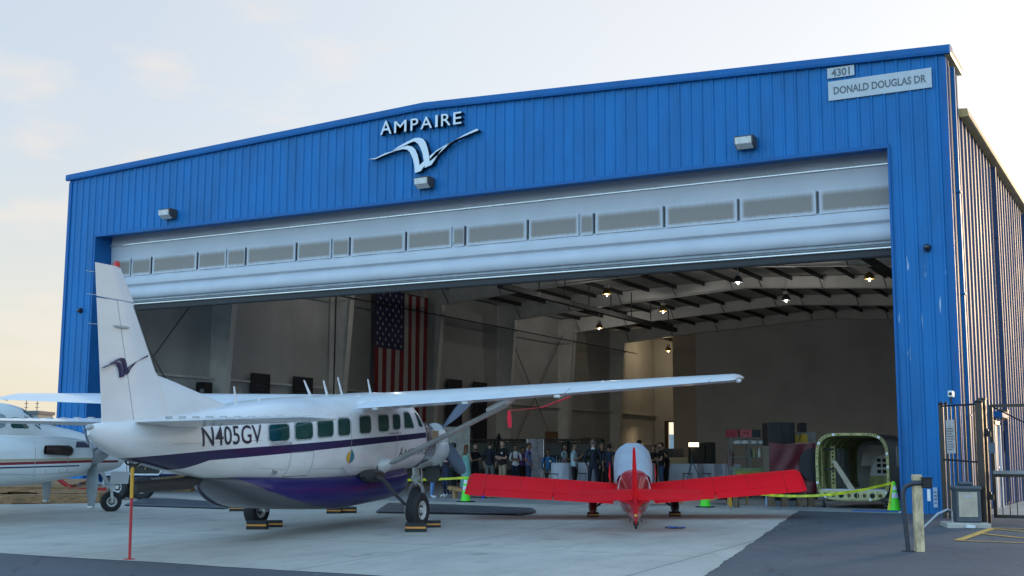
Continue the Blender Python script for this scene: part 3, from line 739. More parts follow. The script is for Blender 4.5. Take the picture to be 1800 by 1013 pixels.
M_car = paint_mat('white aircraft paint with purple stripe', (.82,.82,.81), [
    ([(-7.2,1.38),(-6.6,1.29),(-6.0,1.20),(-5.75,1.22),(-5.3,1.365),(2.9,1.885)], [(-7.2,1.385),(-5.1,1.545),(2.9,2.005)], NAVY, -7.2, 2.86)])
M_cwhite = paint_mat('white wing paint', (.80,.80,.795), [], dirt=.05)
fu = MB(); fu.grid([sring(*r, N=48) for r in FT], True, cap=True); fus = fu.build('fuselage', M_car, car, True, 50)
# cargo pod
PT = smooth_tab([(-4.8,1.07,1.03,.12,2.5),(-4.45,1.10,.83,.42,2.8),(-3.85,1.12,.60,.64,3),(-3.3,1.12,.49,.72,3.4),(-1.75,1.12,.41,.75,3.6),(-.7,1.12,.385,.76,3.6),(.4,1.14,.44,.75,3.6),(1.6,1.2,.52,.70,3.4),(2.2,1.24,.64,.62,3),(2.45,1.24,.85,.5,2.6)], 5)
M_pod = paint_mat('purple pod paint with shade toned underside', (.085,.09,.105), [([(-5.6,1.2),(-4.35,1.04),(-3.75,.83),(-3.0,.66),(-2.05,.50),(-1.2,.42),(-.6,.30),(2.5,.3)], None, (.020,.016,.12), -5.6, 2.4)], rough=.3, coat=.3)  # underside grey is darkened to stand for the shade beneath the pod
pd = MB(); pd.grid([sring(*r, N=44) for r in PT], True, cap=True); pod = pd.build('cargo_pod', M_pod, car, True, 60)
ed = MB()
for s in (1,):
    pts = []
    for X, zt, zb, hw, n in PT:
        if -4.75 < X < -.6: pts.append((X, s*hw*.72, zb+(zt-zb)*.045))
    ed.tube(pts, .03, 6)
ed.build('edge_strip', M_purple, pod, True)
# side windows
def side_panel(name, X0, X1, z0, z1, m, parent, sgn=-1, off=.007, rad=.06, skew=(0,0,0,0), tab=FT, sl=.0):
    # rounded panel laid on the fuselage side; skew shifts the four corner X (bl, br, tr, tl)
    b = MB(); rows = []
    nz_ = 10
    for j in range(nz_+1):
        t = j/nz_; z = z0+(z1-z0)*t
        a = X0+skew[0]+(skew[3]-skew[0])*t; c = X1+skew[1]+(skew[2]-skew[1])*t
        dd = min(t, 1-t)*(z1-z0)
        inset = rad-sqrt(max(0, rad*rad-(rad-dd)**2)) if dd < rad else 0
        row = []
        for i in range(7):
            X = (a+inset)+(c-a-2*inset)*i/6; zz = z+(X-X0)*sl
            row.append((X, sgn*(side_y(tab, X, zz)+off), zz))
        rows.append(row)
    return b.grid(rows).build(name, m, parent, True)
WN = [(-3.87,-3.29,1.70,2.00),(-3.09,-2.52,1.745,2.055),(-2.33,-1.75,1.80,2.125),(-1.55,-1.07,1.845,2.18),(-.66,-.17,1.905,2.25),(.19,.67,1.965,2.30),(.88,1.24,2.02,2.34)]
M_seal = mat('window seal', (.42,.43,.44), .5)
for sgn in (-1, 1):
    for X0, X1, z0, z1 in WN:
        f = side_panel('window', X0-.035, X1+.035, z0-.03, z1+.03, M_seal, car, sgn, .004, .09, sl=.055)
        side_panel('pane', X0, X1, z0, z1, M_glass, f, sgn, .009, .07, sl=.055)
    f = side_panel('window', 1.43, 2.02, 2.04, 2.44, M_seal, car, sgn, .004, .05, (0,0,-.25,0), sl=.03)
    side_panel('pane', 1.46, 1.99, 2.07, 2.41, M_glass, f, sgn, .009, .04, (0,0,-.25,0), sl=.03)
    f = side_panel('windshield', 2.10, 2.62, 2.12, 2.44, M_glass, car, sgn, .008, .03, (.2,0,-.35,0), sl=.0)
ws = patch(lambda x, y: (x, y, top_z(FT, x, y)+.008), lerp_list(2.12, 2.98, 8), lerp_list(-.55, .55, 10)).build('windshield', M_glass, car, True)
# panel lines and small fittings on the right side
pl = MB()
def seam(pts, w=.008):
    for (x0, z0), (x1, z1) in zip(pts, pts[1:]):
        n = 6; dx, dz_ = x1-x0, z1-z0; l_ = sqrt(dx*dx+dz_*dz_); nx, nz_ = -dz_/l_*w, dx/l_*w
        rows = []
        for i in range(n+1):
            x, z = x0+dx*i/n, z0+dz_*i/n
            rows.append([(x+nx, -(side_y(FT, x+nx, z+nz_)+.004), z+nz_), (x-nx, -(side_y(FT, x-nx, z-nz_)+.004), z-nz_)])
        pl.grid(rows)
seam([(-3.2,1.06),(-3.2,1.50),(-2.45,1.54),(-2.45,1.08),(-3.2,1.06)]); seam([(1.1,2.42),(1.1,1.45)]); seam([(2.86,2.1),(2.86,1.22)]); seam([(-1.0,2.3),(-1.0,1.0)])
for x_, a_, b__ in ((2.2,2.0,1.2),): seam([(x_,a_+(b__-a_)*k/5) for k in range(6)], .0035)
seam([(-6.2,1.62),(-4.6,1.70),(-4.05,1.72)], .003); seam([(-4.0,1.22),(-3.25,1.2)], .003); seam([(-2.4,1.2),(0.2,1.22)], .003)
build_each(pl, 'panel_seam', M_pline, car)
vt = MB(); vt.lathe((-3.55, -side_y(FT, -3.55, 1.17)-.004, 1.17), (0,-1,.1), [(0,.07),(.01,.07),(.012,.05),(.0,.045)], 16); vt.build('vent', mat('grey fitting', (.3,.3,.3), .5), car, True)
# wing
WL = [(8.42,.42,2.82,1.34,2.70,.12),(4.2,.86,2.73,1.78,2.52,.155),(0,1.18,2.62,2.16,2.34,.175),(-4.2,.86,2.79,1.78,2.58,.155),(-8.42,.42,2.95,1.34,2.83,.12)]
def stip(b, secs, Y, sgn): return b
for nm, ya, yb_ in (('right', -8.42, -.0), ('left', .0, 8.42)):
    b = MB(); s2 = secs_between(WL, ya, yb_)
    wing_part(b, s2, 0, .745); s3 = secs_between(WL, *((-8.42, -8.02) if ya < 0 else (8.02, 8.42)))
    w_ = b.build('wing', M_cwhite, car, True, 45)
    sg = -1 if ya < 0 else 1
    fl_ = MB(); wing_part(fl_, secs_between(WL, *sorted((sg*.92, sg*5.35))), .755, 1, n=5); fl_.build('flap', M_cwhite, car, True, 45)
    al = MB(); wing_part(al, secs_between(WL, *sorted((sg*5.38, sg*8.1))), .752, 1, n=5); al.build('aileron', M_cwhite, car, True, 45)
    tb = MB(); wing_part(tb, secs_between(WL, *sorted((sg*8.12, sg*8.42))), .745, 1, n=5)
    q = WL[-1] if sg < 0 else WL[0]
    tipr = []
    for k, (o, f_) in enumerate(((0, 1.), (.06, .9), (.11, .6), (.13, .2))):
        tipr.append((sg*(8.42+o), q[1]-.02*k, q[2]+.004*k, q[3]-.10*k, q[4]+.01*k, q[5]*f_))
    wing_part(tb, tipr, 0, .999); tb.build('wing_tip', M_cwhite, w_, True, 45)
    lt = MB(); lt.lathe((q[1]-.75, sg*8.53, q[4]+.03), (-.2, sg, 0), [(0,.035),(.06,.03),(.09,.0)], 10); lt.build('light', mat('clear lens', (.8,.8,.8), .1), w_, True)
    # strut
    zt_ = 2.50 if sg < 0 else 2.44
    st = MB(); a = V((.60, sg*.86, 1.24)); c = V((.36, sg*3.70, zt_)); d = (c-a).normalized(); u = V((1,0,0)); n_ = d.cross(u).normalized()
    st.grid([[p+u*.13*cos(2*pi*k/14)+n_*.05*sin(2*pi*k/14) for k in range(14)] for p in (a, a.lerp(c, .1), a.lerp(c, .9), c)], True, cap=True)
    sto = st.build('strut', M_strut if 'M_strut' in globals() else mat('strut grey paint', (.40,.40,.39), .4), car, True)
    fr = MB(); 
    fr.grid([[(.62+rx*cos(2*pi*k/14), sg*(.86+o), 1.26+o*.35+rz_*sin(2*pi*k/14)) for k in range(14)] for o, rx, rz_ in ((-.06,.26,.16),(.03,.24,.14),(.10,.19,.10),(.2,.14,.065))], True, cap=True); fr.build('fairing', M_cwhite, sto, True)
    fr = MB(); fr.grid([[(.36+rx*cos(2*pi*k/12), sg*(3.55+o), zt_+.0+o*.42+rz_*sin(2*pi*k/12)) for k in range(12)] for o, rx, rz_ in ((-.25,.14,.06),(.0,.17,.08),(.25,.2,.06))], True, cap=True); fr.build('fairing', M_cwhite, sto, True)
    for Y in (1.35, 3.3, 5.2):
        z = interp(sorted(WL), sg*Y); h_ = MB(); zz = z[3]+(z[1]-z[3])*.3
        h_.prism([(z[0]-z[2]*.62, sg*Y-.02, zz+.02), (z[0]-z[2]*.98, sg*Y-.02, zz-.05), (z[0]-z[2]*.96, sg*Y-.02, zz-.11), (z[0]-z[2]*.8, sg*Y-.02, zz-.10)], (0, .04, 0)); h_.tube([(z[0]-z[2]*.97, sg*Y-.06, zz-.10), (z[0]-z[2]*.97, sg*Y+.06, zz-.10)], .03, 8)
        h_.build('flap_hinge', M_cwhite, car)
# tailplane
SLs = [(3.22,-5.95,2.03,.95,2.02,.09),(0,-5.45,1.98,1.5,1.96,.11),(-3.22,-5.95,2.03,.95,2.02,.09)]
for sg in (-1, 1):
    b = MB(); wing_part(b, secs_between(SLs, *sorted((sg*.0, sg*3.22))), 0, .58, m=0); so_ = b.build('stabilizer', M_cwhite, car, True, 45)
    b = MB(); wing_part(b, secs_between(SLs, *sorted((sg*.18, sg*3.2))), .59, 1, m=0, n=5); b.build('elevator', M_cwhite, car, True, 45)
    b = MB(); wing_part(b, [(sg*(3.22+o), -5.95-.03*k, 2.03, .95-.1*k, 2.02, .09*f_) for k, (o, f_) in enumerate(((0,1),(.05,.8),(.08,.3)))], 0, .999, m=0); b.build('stabilizer_tip', M_cwhite, so_, True)
    vg = MB()
    for k in range(11):
        Y = sg*(.35+k*.27); xl = -5.45-.5*abs(Y)/3.22; c_ = 1.5-.55*abs(Y)/3.22; x_ = xl-c_*.55
        vg.box((x_-.05, Y-.07, 1.98+.035), (x_+.01, Y+.03, 1.98+.05+c_*.03))
    vg.build('vortex_tabs', mat('tab grey', (.45,.45,.45), .5), so_)
# fin, rudder, dorsal
FIN = [(1.93,-5.62,-6.80,-7.50),(2.78,-6.19,-7.03,-7.61),(3.86,-6.86,-7.325,-7.765),(3.88,-6.87,-7.33,-7.768),(4.40,-7.24,-7.33,-7.842)]
def finsec(z, xa, xb, xl, xt, t=.11):
    c = xl-xt; out = []
    us = [((xl-x)/c) for x in lerp_list(xa, xb, 8)]
    R = [(xl-u*c, foil(u, t)*c+.004, z) for u in us]; Lf = [(xl-u*c, -foil(u, t)*c-.004, z) for u in reversed(us)]
    return R+Lf
fb_ = MB(); fb_.grid([finsec(z, l, h, l, t) for z, l, h, t in FIN[:3]], True, cap=True); fin = fb_.build('fin', M_cwhite, car, True, 40)
rb_ = MB(); rb_.grid([finsec(z, h-.018, t, l, t) for z, l, h, t in FIN[:3]], True, cap=True)
rb_.grid([finsec(z, l, t, l, t) for z, l, h, t in ((3.885,)+FIN[3][1:], FIN[4])], True, cap=True)
rud = rb_.build('rudder', M_cwhite, car, True, 40)
db = MB()
rows = []
for X, zt in ((-6.4, 3.05), (-6.19, 2.76), (-5.85, 2.70), (-5.0, 2.53), (-4.4, 2.41), (-3.85, 2.29)):
    th = .055 if X > -6.2 else .06
    zb = 1.95
    rows.append([(X, -th*1.7, zb), (X, -th, (zb+zt)/2+.1), (X, -th*.45, zt-.02), (X, 0, zt), (X, th*.45, zt-.02), (X, th, (zb+zt)/2+.1), (X, th*1.7, zb)])
db.grid(rows).build('dorsal_fin', M_cwhite, car, True, 60)
bt = MB(); bt.grid([[(l+.012-dx, s*y, z) for dx, s, y in ((.10,-1,.062),(.05,-1,.045),(.0,0,0),(.05,1,.045),(.10,1,.062))] for z, l in ((2.80,-6.20),(3.84,-6.85))]); bt.build('deice_boot', M_black, fin, True)
sp = MB(); sp.box((-7.03, -.066, 3.885), (-6.72, .066, 3.90)); 
bc = MB(); bc.lathe((-7.33, 0, 4.40), (0,0,1), [(0,.05),(.05,.05),(.09,.035),(.10,0)], 12); bc.build('beacon', mat('red beacon lens', (.55,.02,.015), .2), fin, True)
wk = MB()
for z in (4.25, 3.9, 3.45): 
    x = -7.84+(4.4-z)*.135; wk.tube([(x+.02, 0, z), (x-.22, 0, z-.01)], .005, 5)
build_each(wk, 'static_wick', mat('wick grey', (.5,.5,.5), .5), rud)
ov = MB(); 
q = aY(218, 581, -.09); ov.grid([[(q.x+rx*cos(2*pi*k/16), -.055-o, q.z+rx*.16*sin(2*pi*k/16)) for k in range(16)] for o, rx in ((0,.19),(.03,.16),(.04,.05))], True, cap=True); ov.build('trim_fairing', mat('fairing grey', (.50,.49,.47), .4), rud, True)
me_e = MB()
for pl_ in EMB:
    pts = []
    for x, y in pl_:
        u = (x-255)/1090; px_ = 179.6+u*83; py_ = 635+(y-415)*.1+(u-.40)*9
        p = aY(px_, py_, -.09); pts.append((p.x, -.092, p.z))
    me_e.prism(pts, (0, .05, 0))
me_e.build('emblem', M_purple, fin)
tb_ = MB(); tb_.lathe((-7.74, 0, 1.86), (-1,0,0), [(0,.055),(.05,.05),(.09,.035),(.1,0)], 12); tb_.build('tail_light', mat('grey lens', (.4,.42,.42), .15), car, True)
# antennas along the spine
for (bx_, by_, tx_, ty_, r_) in ((418,713,413,684,.02),(551,700,536,672,.028),(579,699,570,672,.026),(605,698,595,666,.022),(655,696,648,669,.026),(457,712,457,704,.03)):
    a = aY(bx_, by_, 0); c = aY(tx_, ty_, 0); b = MB(); a.z -= .08
    b.grid([[(p.x+rr_*2.2*cos(2*pi*k/8), p.y+rr_*.5*sin(2*pi*k/8), p.z) for k in range(8)] for p, rr_ in ((a, r_*1.3), (a.lerp(c, .3), r_), (c, r_*.55))], True, cap=True); b.build('antenna', M_cwhite, car, True)
# nose: foil-wrapped cowl, intake, propeller
M_foil = mat('crinkled silver wrap', (.55,.50,.60), .18, .85, var=.35, scale=9, bump=.9, bscale=14)
b = MB(); b.grid([[(x, y*1.02, 1.62+(z-1.62)*1.03) for x, y, z in sring(X, *interp(FT, X), N=40)] for X in lerp_list(2.9, 3.75, 8)], True); b.build('cowl_wrap', M_foil, car, True)
b = MB(); b.box((3.35, -.70, 1.75), (3.72, -.63, 2.06), bev=.02); b.build('cowl_opening', mat('tan engine panel', (.30,.22,.13), .6, var=.3, scale=8), car)
b = MB(); b.grid([[(X, -.05+r_*cos(2*pi*k/20), 1.62+r_*.9*sin(2*pi*k/20)) for k in range(20)] for X, r_ in ((3.6,.50),(4.3,.50),(4.75,.46),(4.95,.40))], True, cap=True); b.build('cowl', M_cwhite, car, True, 60)
b = MB(); b.grid([[(X, -.12+.2*cos(2*pi*k/14)*s_, 1.33+.16*sin(2*pi*k/14)*s_) for k in range(14)] for X, s_ in ((3.4,.8),(4.2,1),(4.6,.9))], True, cap=True); b.build('air_scoop', M_black, car, True, 60)
HUB = V((5.42, .10, 2.04))
b = MB(); b.lathe(HUB-V((.18,0,0)), (1,0,0), [(0,.25),(.1,.255),(.3,.22),(.5,.13),(.6,.05),(.62,0)], 24); b.build('spinner', mat('grey spinner', (.35,.36,.38), .3, .5), car, True)
M_blade = mat('slate propeller blade', (.045,.055,.085), .38, var=.1, coat=.2)
def blade(hub, ang, R, ch, parent, m, tipm=None, tw=-1):
    d = V((0, cos(ang), sin(ang))); t = V((0, -sin(ang), cos(ang))); x = V((1,0,0)); rows = []
    for s, c, tws in ((.12,.07,60),(.22,.09,50),(.34,.13,42),(.5,.155,34),(.7,.15,27),(.85,.13,23),(.95,.105,21),(1.,.06,20)):
        a = radians(tws); cd = t*cos(a)*tw+x*sin(a); nd = d.cross(cd); c *= ch
        rows.append([hub+d*R*s+cd*c*cos(2*pi*k/12)+nd*c*.13*sin(2*pi*k/12) for k in range(12)])
    MB().grid(rows, True, cap=True).build('propeller_blade', m, parent, True, 60)
tl = aX(823, 829, HUB.x); RR = (tl-HUB).length; ang0 = math.atan2(tl.z-HUB.z, tl.y-HUB.y)
for an_ in (234, 136, 10): blade(HUB, radians(an_), RR if an_ > 200 else 1.42, 1.15, car, M_blade)
# landing gear
M_gearw = mat('white gear paint', (.55,.55,.53), .4, var=.15, scale=12); M_leg = mat('dark gear leg', (.045,.048,.05), .45)
def gl(X, Y): p = AO+AF*X+AL*Y; return gz(p.y)-AO.z
for X, Y, sg in ((-.15, -1.97, -1), (-.5, 1.58, 1)):
    g0 = gl(X, Y); b = MB()
    pts = [V((.15, sg*.55, 1.06)), V((.12, sg*.9, 1.03)), V((.02, sg*1.15, .92)), V((-.08, sg*1.45, .66)), V((X+.02, Y-sg*.20, g0+.40))]
    b.grid([[p+V((1,0,0))*w_*cos(2*pi*k/10)+V((0,.35,.94))*h_*sin(2*pi*k/10) for k in range(10)] for p, w_, h_ in zip(pts, (.16,.15,.12,.09,.07), (.06,.055,.05,.045,.04))], True, cap=True)
    lg = b.build('landing_gear_leg', M_leg, car, True, 60)
    b = MB(); b.tube([(X, Y-sg*.22, g0+.37), (X, Y+sg*.1, g0+.37)], .05, 10); b.box((X-.08, Y-sg*.22-.03, g0+.30), (X+.08, Y-sg*.22+.03, g0+.46), bev=.01); b.build('axle', M_gearw, lg)
    wheel('tyre', (X, Y, g0+.365), .37, .27, car)
    b = MB(); b.grid([[(.15+rx*cos(2*pi*k/18), sg*(.80+o), 1.04+rz_*sin(2*pi*k/18)) for k in range(18)] for o, rx, rz_ in ((-.06,.5,.14),(.05,.46,.13),(.10,.3,.09))], True, cap=True); b.build('leg_fairing', M_leg, car, True)
nx, ny = 4.25, .10; g0 = gl(nx, ny)
b = MB(); b.tube([(nx-.12, ny, 1.45), (nx-.04, ny, .98)], .085, 12); b.tube([(nx-.04, ny, 1.0), (nx, ny, .78)], .06, 12); b.tube([(nx-.02, ny-.12, 1.2), (nx-.02, ny-.14, .82)], .02, 6); b.tube([(nx-.14, ny, 1.0), (nx-.3, ny, .9), (nx-.12, ny, .8)], .022, 6); b.tube([(nx, ny-.13, .95), (nx, ny+.13, .95)], .03, 8)
b.box((nx-.1, ny-.11, .88), (nx+.08, ny+.11, .99), bev=.02)
ng = b.build('nose_gear_leg', M_gearw, car, True, 40)
b = MB(); arc = [V((nx, ny-.16*cos(a), g0+.52+.19*sin(a))) for a in lerp_list(0, pi, 10)]; arc = [V((nx, ny-.16, g0+.3))]+arc+[V((nx, ny+.16, g0+.3))]
b.grid([[p+V((1,0,0))*.09*cos(2*pi*k/8)+((p-V((nx, ny, g0+.5))).normalized())*.025*sin(2*pi*k/8) for k in range(8)] for p in arc], True, cap=True); b.build('fork', M_gearw, ng, True, 60)
wheel('tyre', (nx, ny, g0+.30), .30, .24, car)
b = MB(); b.grid([[(nx+.05+o, -.28+.21*cos(2*pi*k/20), 1.02+.2*sin(2*pi*k/20)) for k in range(20)] for o in (0, .03)], True, cap=True); b.build('exhaust_cover', mat('dark green grey', (.05,.06,.058), .5), car)
# pipe below the tail of the pod
b = MB(); b.tube([(-4.8, .1, 1.03), (-5.3, .1, .97), (-6.55, .1, .93)], .10, 16, cap=False); b.tube([(-6.5, .1, .93), (-5.0, .1, .95)], .085, 16); b.build('exhaust_pipe', mat('sooty pipe', (.035,.035,.035), .6), car, True)
# lettering on the right side
def onside(x0, z0, sl, off=.010): 
    def f(c):
        X = x0+c.x; z = z0+c.y+c.x*sl; return V((X, -(side_y(FT, X, z)+off), z))
    return f
p0, p1 = aS(357, 790), aS(463, 782)
me = text_mesh('N405GV', .46); wd_ = max(v.co.x for v in me.vertices)
sl_ = (p1.z-p0.z)/(p1.x-p0.x)
text_obj('registration', 'N405GV', .46, onside(p0.x, p0.z, sl_), mat('navy lettering', (.012,.011,.03), .5), fus, xsc=(p1.x-p0.x)/wd_, bold=.002, slices=10)
M_small = mat('grey lettering', (.10,.10,.11), .5)
for txt, xa, ya, xb, yb2, s_ in (('EXPERIMENTAL', 477, 789.5, 517.5, 785.5, .085), ('EXPERIMENTAL', 686.5, 767, 708, 764.5, .07)):
    p0, p1 = aS(xa, ya), aS(xb, yb2); me = text_mesh(txt, s_); w_ = max(v.co.x for v in me.vertices)
    text_obj('lettering', txt, s_, onside(p0.x, p0.z, (p1.z-p0.z)/(p1.x-p0.x)), M_small, fus, xsc=(p1.x-p0.x)/w_)
p0, p1 = aS(703, 806.5), aS(752, 799); sl_ = (p1.z-p0.z)/(p1.x-p0.x)
me = text_mesh('MPAIRE', .24, bold=-.003); w_ = max(v.co.x for v in me.vertices); meA = text_mesh('A', .33); wA = max(v.co.x for v in meA.vertices)
text_obj('lettering', 'A', .33, onside(p0.x, p0.z, sl_), M_small, fus, xsc=1.0, bold=-.003)
text_obj('lettering', 'MPAIRE', .25, onside(p0.x+wA+.02, p0.z+sl_*(wA+.02), sl_), M_small, fus, xsc=(p1.x-p0.x-wA-.02)/w_*.96, bold=-.003)
# leaf emblem
def leafpoly(cols):
    p0 = aS(616.5, 818); 
    for m_, pts in cols:
        b = MB(); b.poly([(p0.x+x, -(side_y(FT, p0.x+x, p0.z+z)+.010), p0.z+z) for x, z in pts]); b.build('emblem', m_, fus)
leafpoly([(mat('yellow leaf', (.72,.42,.03), .4), [(0,0),(-.12,.05),(-.17,.13),(-.13,.2),(-.02,.27),(-.03,.12)]), (mat('teal leaf', (.02,.22,.27), .4), [(.01,0),(.13,.06),(.17,.13),(.12,.21),(.02,.29),(.0,.12)])])
b = MB()
for k in range(3):
    p = aY(606+k*3, 825+k*3.4, -.88); b.box((p.x, -.902, p.z-.014), (p.x+.42-.1*k, -.897, p.z+.014))
b.build('small_print', mat('faint print', (.50,.50,.52), .5), fus)
# ------------------------------------------------------------------ red taildragger seen from behind
RP = radians(12.0); RH = radians(23.6)
RO = G(1118, 905.5)
red = thing('sport_plane', 'small red low wing taildragger plane parked with its tail to the viewer', 'airplane', RO)
red.rotation_mode = 'XYZ'
red.matrix_world = Matrix.Translation(RO) @ Matrix.Rotation(pi/2+RH, 4, 'Z') @ Matrix.Rotation(-RP, 4, 'Y') @ Matrix.Rotation(radians(-1.0), 4, 'X')
M_red = paint_mat('glossy red paint', (.95,.001,.010), [], rough=.6, coat=.0, dirt=.06)
M_redw = paint_mat('red paint with silver tail flash', (.62,.008,.025), [([(-4.3,.93),(-2.2,.62),(-1.0,.62)], [(-4.3,1.0),(-2.2,.83),(-1.0,.85)], (.55,.55,.56), -4.0, -1.0)], rough=.25, coat=.6)
RT = smooth_tab([(-4.28,1.36,1.02,.03,2),(-4.0,1.40,.96,.10,2.2),(-3.0,1.40,.76,.22,2.3),(-2.0,1.39,.55,.33,2.4),(-1.2,1.38,.46,.40,2.5),(-.3,1.18,.42,.43,2.8),(.6,1.13,.42,.43,2.8),(1.2,1.1,.48,.42,2.6),(1.9,1.0,.62,.3,2.3),(2.05,.9,.7,.15,2)], 5)
b = MB(); b.grid([sring(*r, N=36) for r in RT], True, cap=True); b.build('fuselage', M_redw, red, True, 60)
WR = [(3.62,.33,.64+.28,1.40,.56+.22,.12),(.4,.33,.64,1.44,.56,.135),(-.4,.33,.64,1.44,.56,.135),(-3.62,.33,.64+.28,1.40,.56+.22,.12)]
for sg in (-1, 1):
    b = MB(); wing_part(b, secs_between(WR, *sorted((sg*.25, sg*3.62))), 0, .775); w_ = b.build('wing', M_red, red, True, 45)
    b = MB(); wing_part(b, secs_between(WR, *sorted((sg*.45, sg*1.75))), .79, 1, n=5); b.build('flap', M_red, red, True, 45)
    b = MB(); wing_part(b, secs_between(WR, *sorted((sg*1.78, sg*3.28))), .79, 1, n=5); b.build('aileron', M_red, red, True, 45)
    b = MB(); wing_part(b, secs_between(WR, *sorted((sg*3.3, sg*3.62))), .775, 1, n=5)
    q = WR[0]; wing_part(b, [(sg*(3.62+o), .33-.03*k, q[2], 1.38-.08*k, q[4], .12*f_) for k, (o, f_) in enumerate(((0,1),(.06,.85),(.1,.4)))], 0, .999); b.build('wing_tip', M_red, w_, True, 45)
    # gear: slim leg, wheel under a pant or cover
    b = MB(); b.tube([(.05, sg*.38, .55), (-.0, sg*.80, .26)], .026, 8); b.tube([(-.0, sg*.76, .27), (.0, sg*.96, .19)], .02, 8); lg = b.build('landing_gear_leg', M_black if sg > 5 else mat('gear leg', (.06,.045,.05), .4), red)
    wheel('tyre', (0, sg*.92, .17), .17, .12, red)
    mm = mat('maroon wheel pant', (.13,.012,.02), .4) if sg > 0 else M_black
    b = MB(); b.grid([sring(X, .20+h_, .20-h2, w__, 2.4, 16, sg*.92) for X, h_, h2, w__ in ((-.42,.02,.02,.02),(-.36,.10,.06,.06),(-.15,.20,.10,.095),(.1,.23,.10,.10),(.25,.15,.08,.08),(.32,.03,.03,.02))], True, cap=True); b.build('wheel_pant', mm, red, True, 60)
M_rseam = mat('red panel gap', (.30,.004,.008), .7)
for Y in (-3.3, -2.5, -1.76, -1.1, 1.1, 1.76, 2.5, 3.3):
    q = interp(sorted(WR), Y); b = MB(); rows = []
    for k in range(13):
        x = .04+.7*k/12; z = q[1]+(q[3]-q[1])*x+q[2]*(camb(x, .02)+foil(x, q[4]))+.0025; rows.append([(q[0]-q[2]*x, Y-.004, z), (q[0]-q[2]*x, Y+.004, z)])
    b.grid(rows).build('panel_seam', M_rseam, red)
q_ = lambda x: .64-.08*(.33-x)/1.44+1.44*(camb((.33-x)/1.42, .02)+foil((.33-x)/1.42, .135))+.004
b = MB(); b.grid([[(x, y, q_(x)+.0) for y in (.50, .82)] for x in lerp_list(.1, -.72, 8)]); b.build('walkway', mat('walkway grit', (.06,.055,.07), .85), red)
SR = [(1.32,-3.42,1.38,.62,1.38,.09),(0,-3.2,1.38,.9,1.38,.09),(-1.32,-3.42,1.38,.62,1.38,.09)]
for sg in (-1, 1):
    b = MB(); wing_part(b, secs_between(SR, *sorted((sg*.0, sg*1.30))), 0, .55, m=0); b.build('stabilizer', M_red, red, True, 45)
    b = MB(); wing_part(b, secs_between(SR, *sorted((sg*.05, sg*1.32))), .57, 1, m=0, n=5); b.build('elevator', M_red, red, True, 45)
def finr(z, xa, xb, xl, xt): 
    c = xl-xt; us = [((xl-x)/c) for x in lerp_list(xa, xb, 6)]
    return [(xl-u*c, foil(u, .10)*c+.003, z) for u in us]+[(xl-u*c, -foil(u, .10)*c-.003, z) for u in reversed(us)]
RF = [(1.3,-3.2,-3.86,-4.32),(1.85,-3.52,-3.92,-4.32),(2.30,-3.78,-3.99,-4.28),(2.36,-3.85,-4.0,-4.22)]
b = MB(); b.grid([finr(z, l, h, l, t) for z, l, h, t in RF], True, cap=True); b.build('fin', M_red, red, True, 45)
b = MB(); b.grid([finr(z, h-.015, t, l, t) for z, l, h, t in [(.95,-3.2,-3.86,-4.26)]+RF], True, cap=True); b.build('rudder', M_red, red, True, 45)
b = MB(); b.lathe((-4.32, 0, 1.14), (-1,0,0), [(0,.03),(.03,.02),(.04,0)], 8); b.build('light', mat('yellow lens', (.7,.45,.05), .3), red)
twg = MB(); zt_ = 4.05*math.tan(RP)
twg.tube([(-3.75, 0, .96), (-4.1, 0, .99)], .02, 6); twg.tube([(-4.1, 0, 1.0), (-4.13, 0, .95)], .02, 6); twg.box((-4.16, -.05, .90), (-4.08, .05, .96)); twg.build('tail_spring', M_darksteel, red)
wheel('tail_wheel', (-4.14, 0, .905), .075, .06, red, m_rim=M_darksteel)
for sg in (-1, 1):
    b = MB(); b.tube([(-4.0, sg*.10, 1.0), (-4.02, sg*.12, .93)], .008, 5); b.build('tiedown_ring', M_darksteel, red)
# cloth canopy cover
M_cloth = mat('pale grey canopy cloth', (.40,.43,.48), .85, var=.05, scale=3, bump=.25, bscale=3)
cov = thing('canopy_cover', 'pale grey cloth cover over the cockpit of the red plane', 'cover', RO)
cov.matrix_world = red.matrix_world
CT = [(-1.55,1.36,.95,.40,2.2),(-1.3,1.47,.8,.44,2.2),(-.9,1.60,.68,.465,2.3),(-.4,1.68,.66,.475,2.3),(.1,1.66,.66,.47,2.3),(.6,1.48,.68,.46,2.3),(1.0,1.2,.7,.45,2.4)]
rows = []
for r in smooth_tab(CT, 4):
    rg = sring(*r, N=44); row = []
    for k in range(-3, 26):
        x, y, z = rg[k % 44]; y *= .90; w_ = .008*sin(k*2.1+x*9)+.006*sin(k*5+x*4); row.append((x, y*(1+w_), z+w_*.6))
    rows.append(row)
MB().grid(rows).build('cover_cloth', M_cloth, cov, True, 70)
b = MB()
for sg in (-1, 1):
    pts = [(-1.53, sg*.12, 1.36), (-1.75, sg*.28, 1.27), (-1.95, sg*.335, 1.1), (-1.9, sg*.345, .9), (-1.7, sg*.37, .75)]
    b.tube(pts, .012, 5)
b.build('tie_strap', mat('pale strap', (.6,.6,.6), .7), cov)
b = MB(); b.poly([(-.2, .50, 1.15), (.35, .52, 1.2), (.3, .56, .85), (-.25, .50, .80)]); b.poly([(-.2, -.49, 1.1), (.3, -.51, 1.15), (.3, -.53, .9), (-.2, -.49, .82)]); b.build('red_flap', M_red, cov)

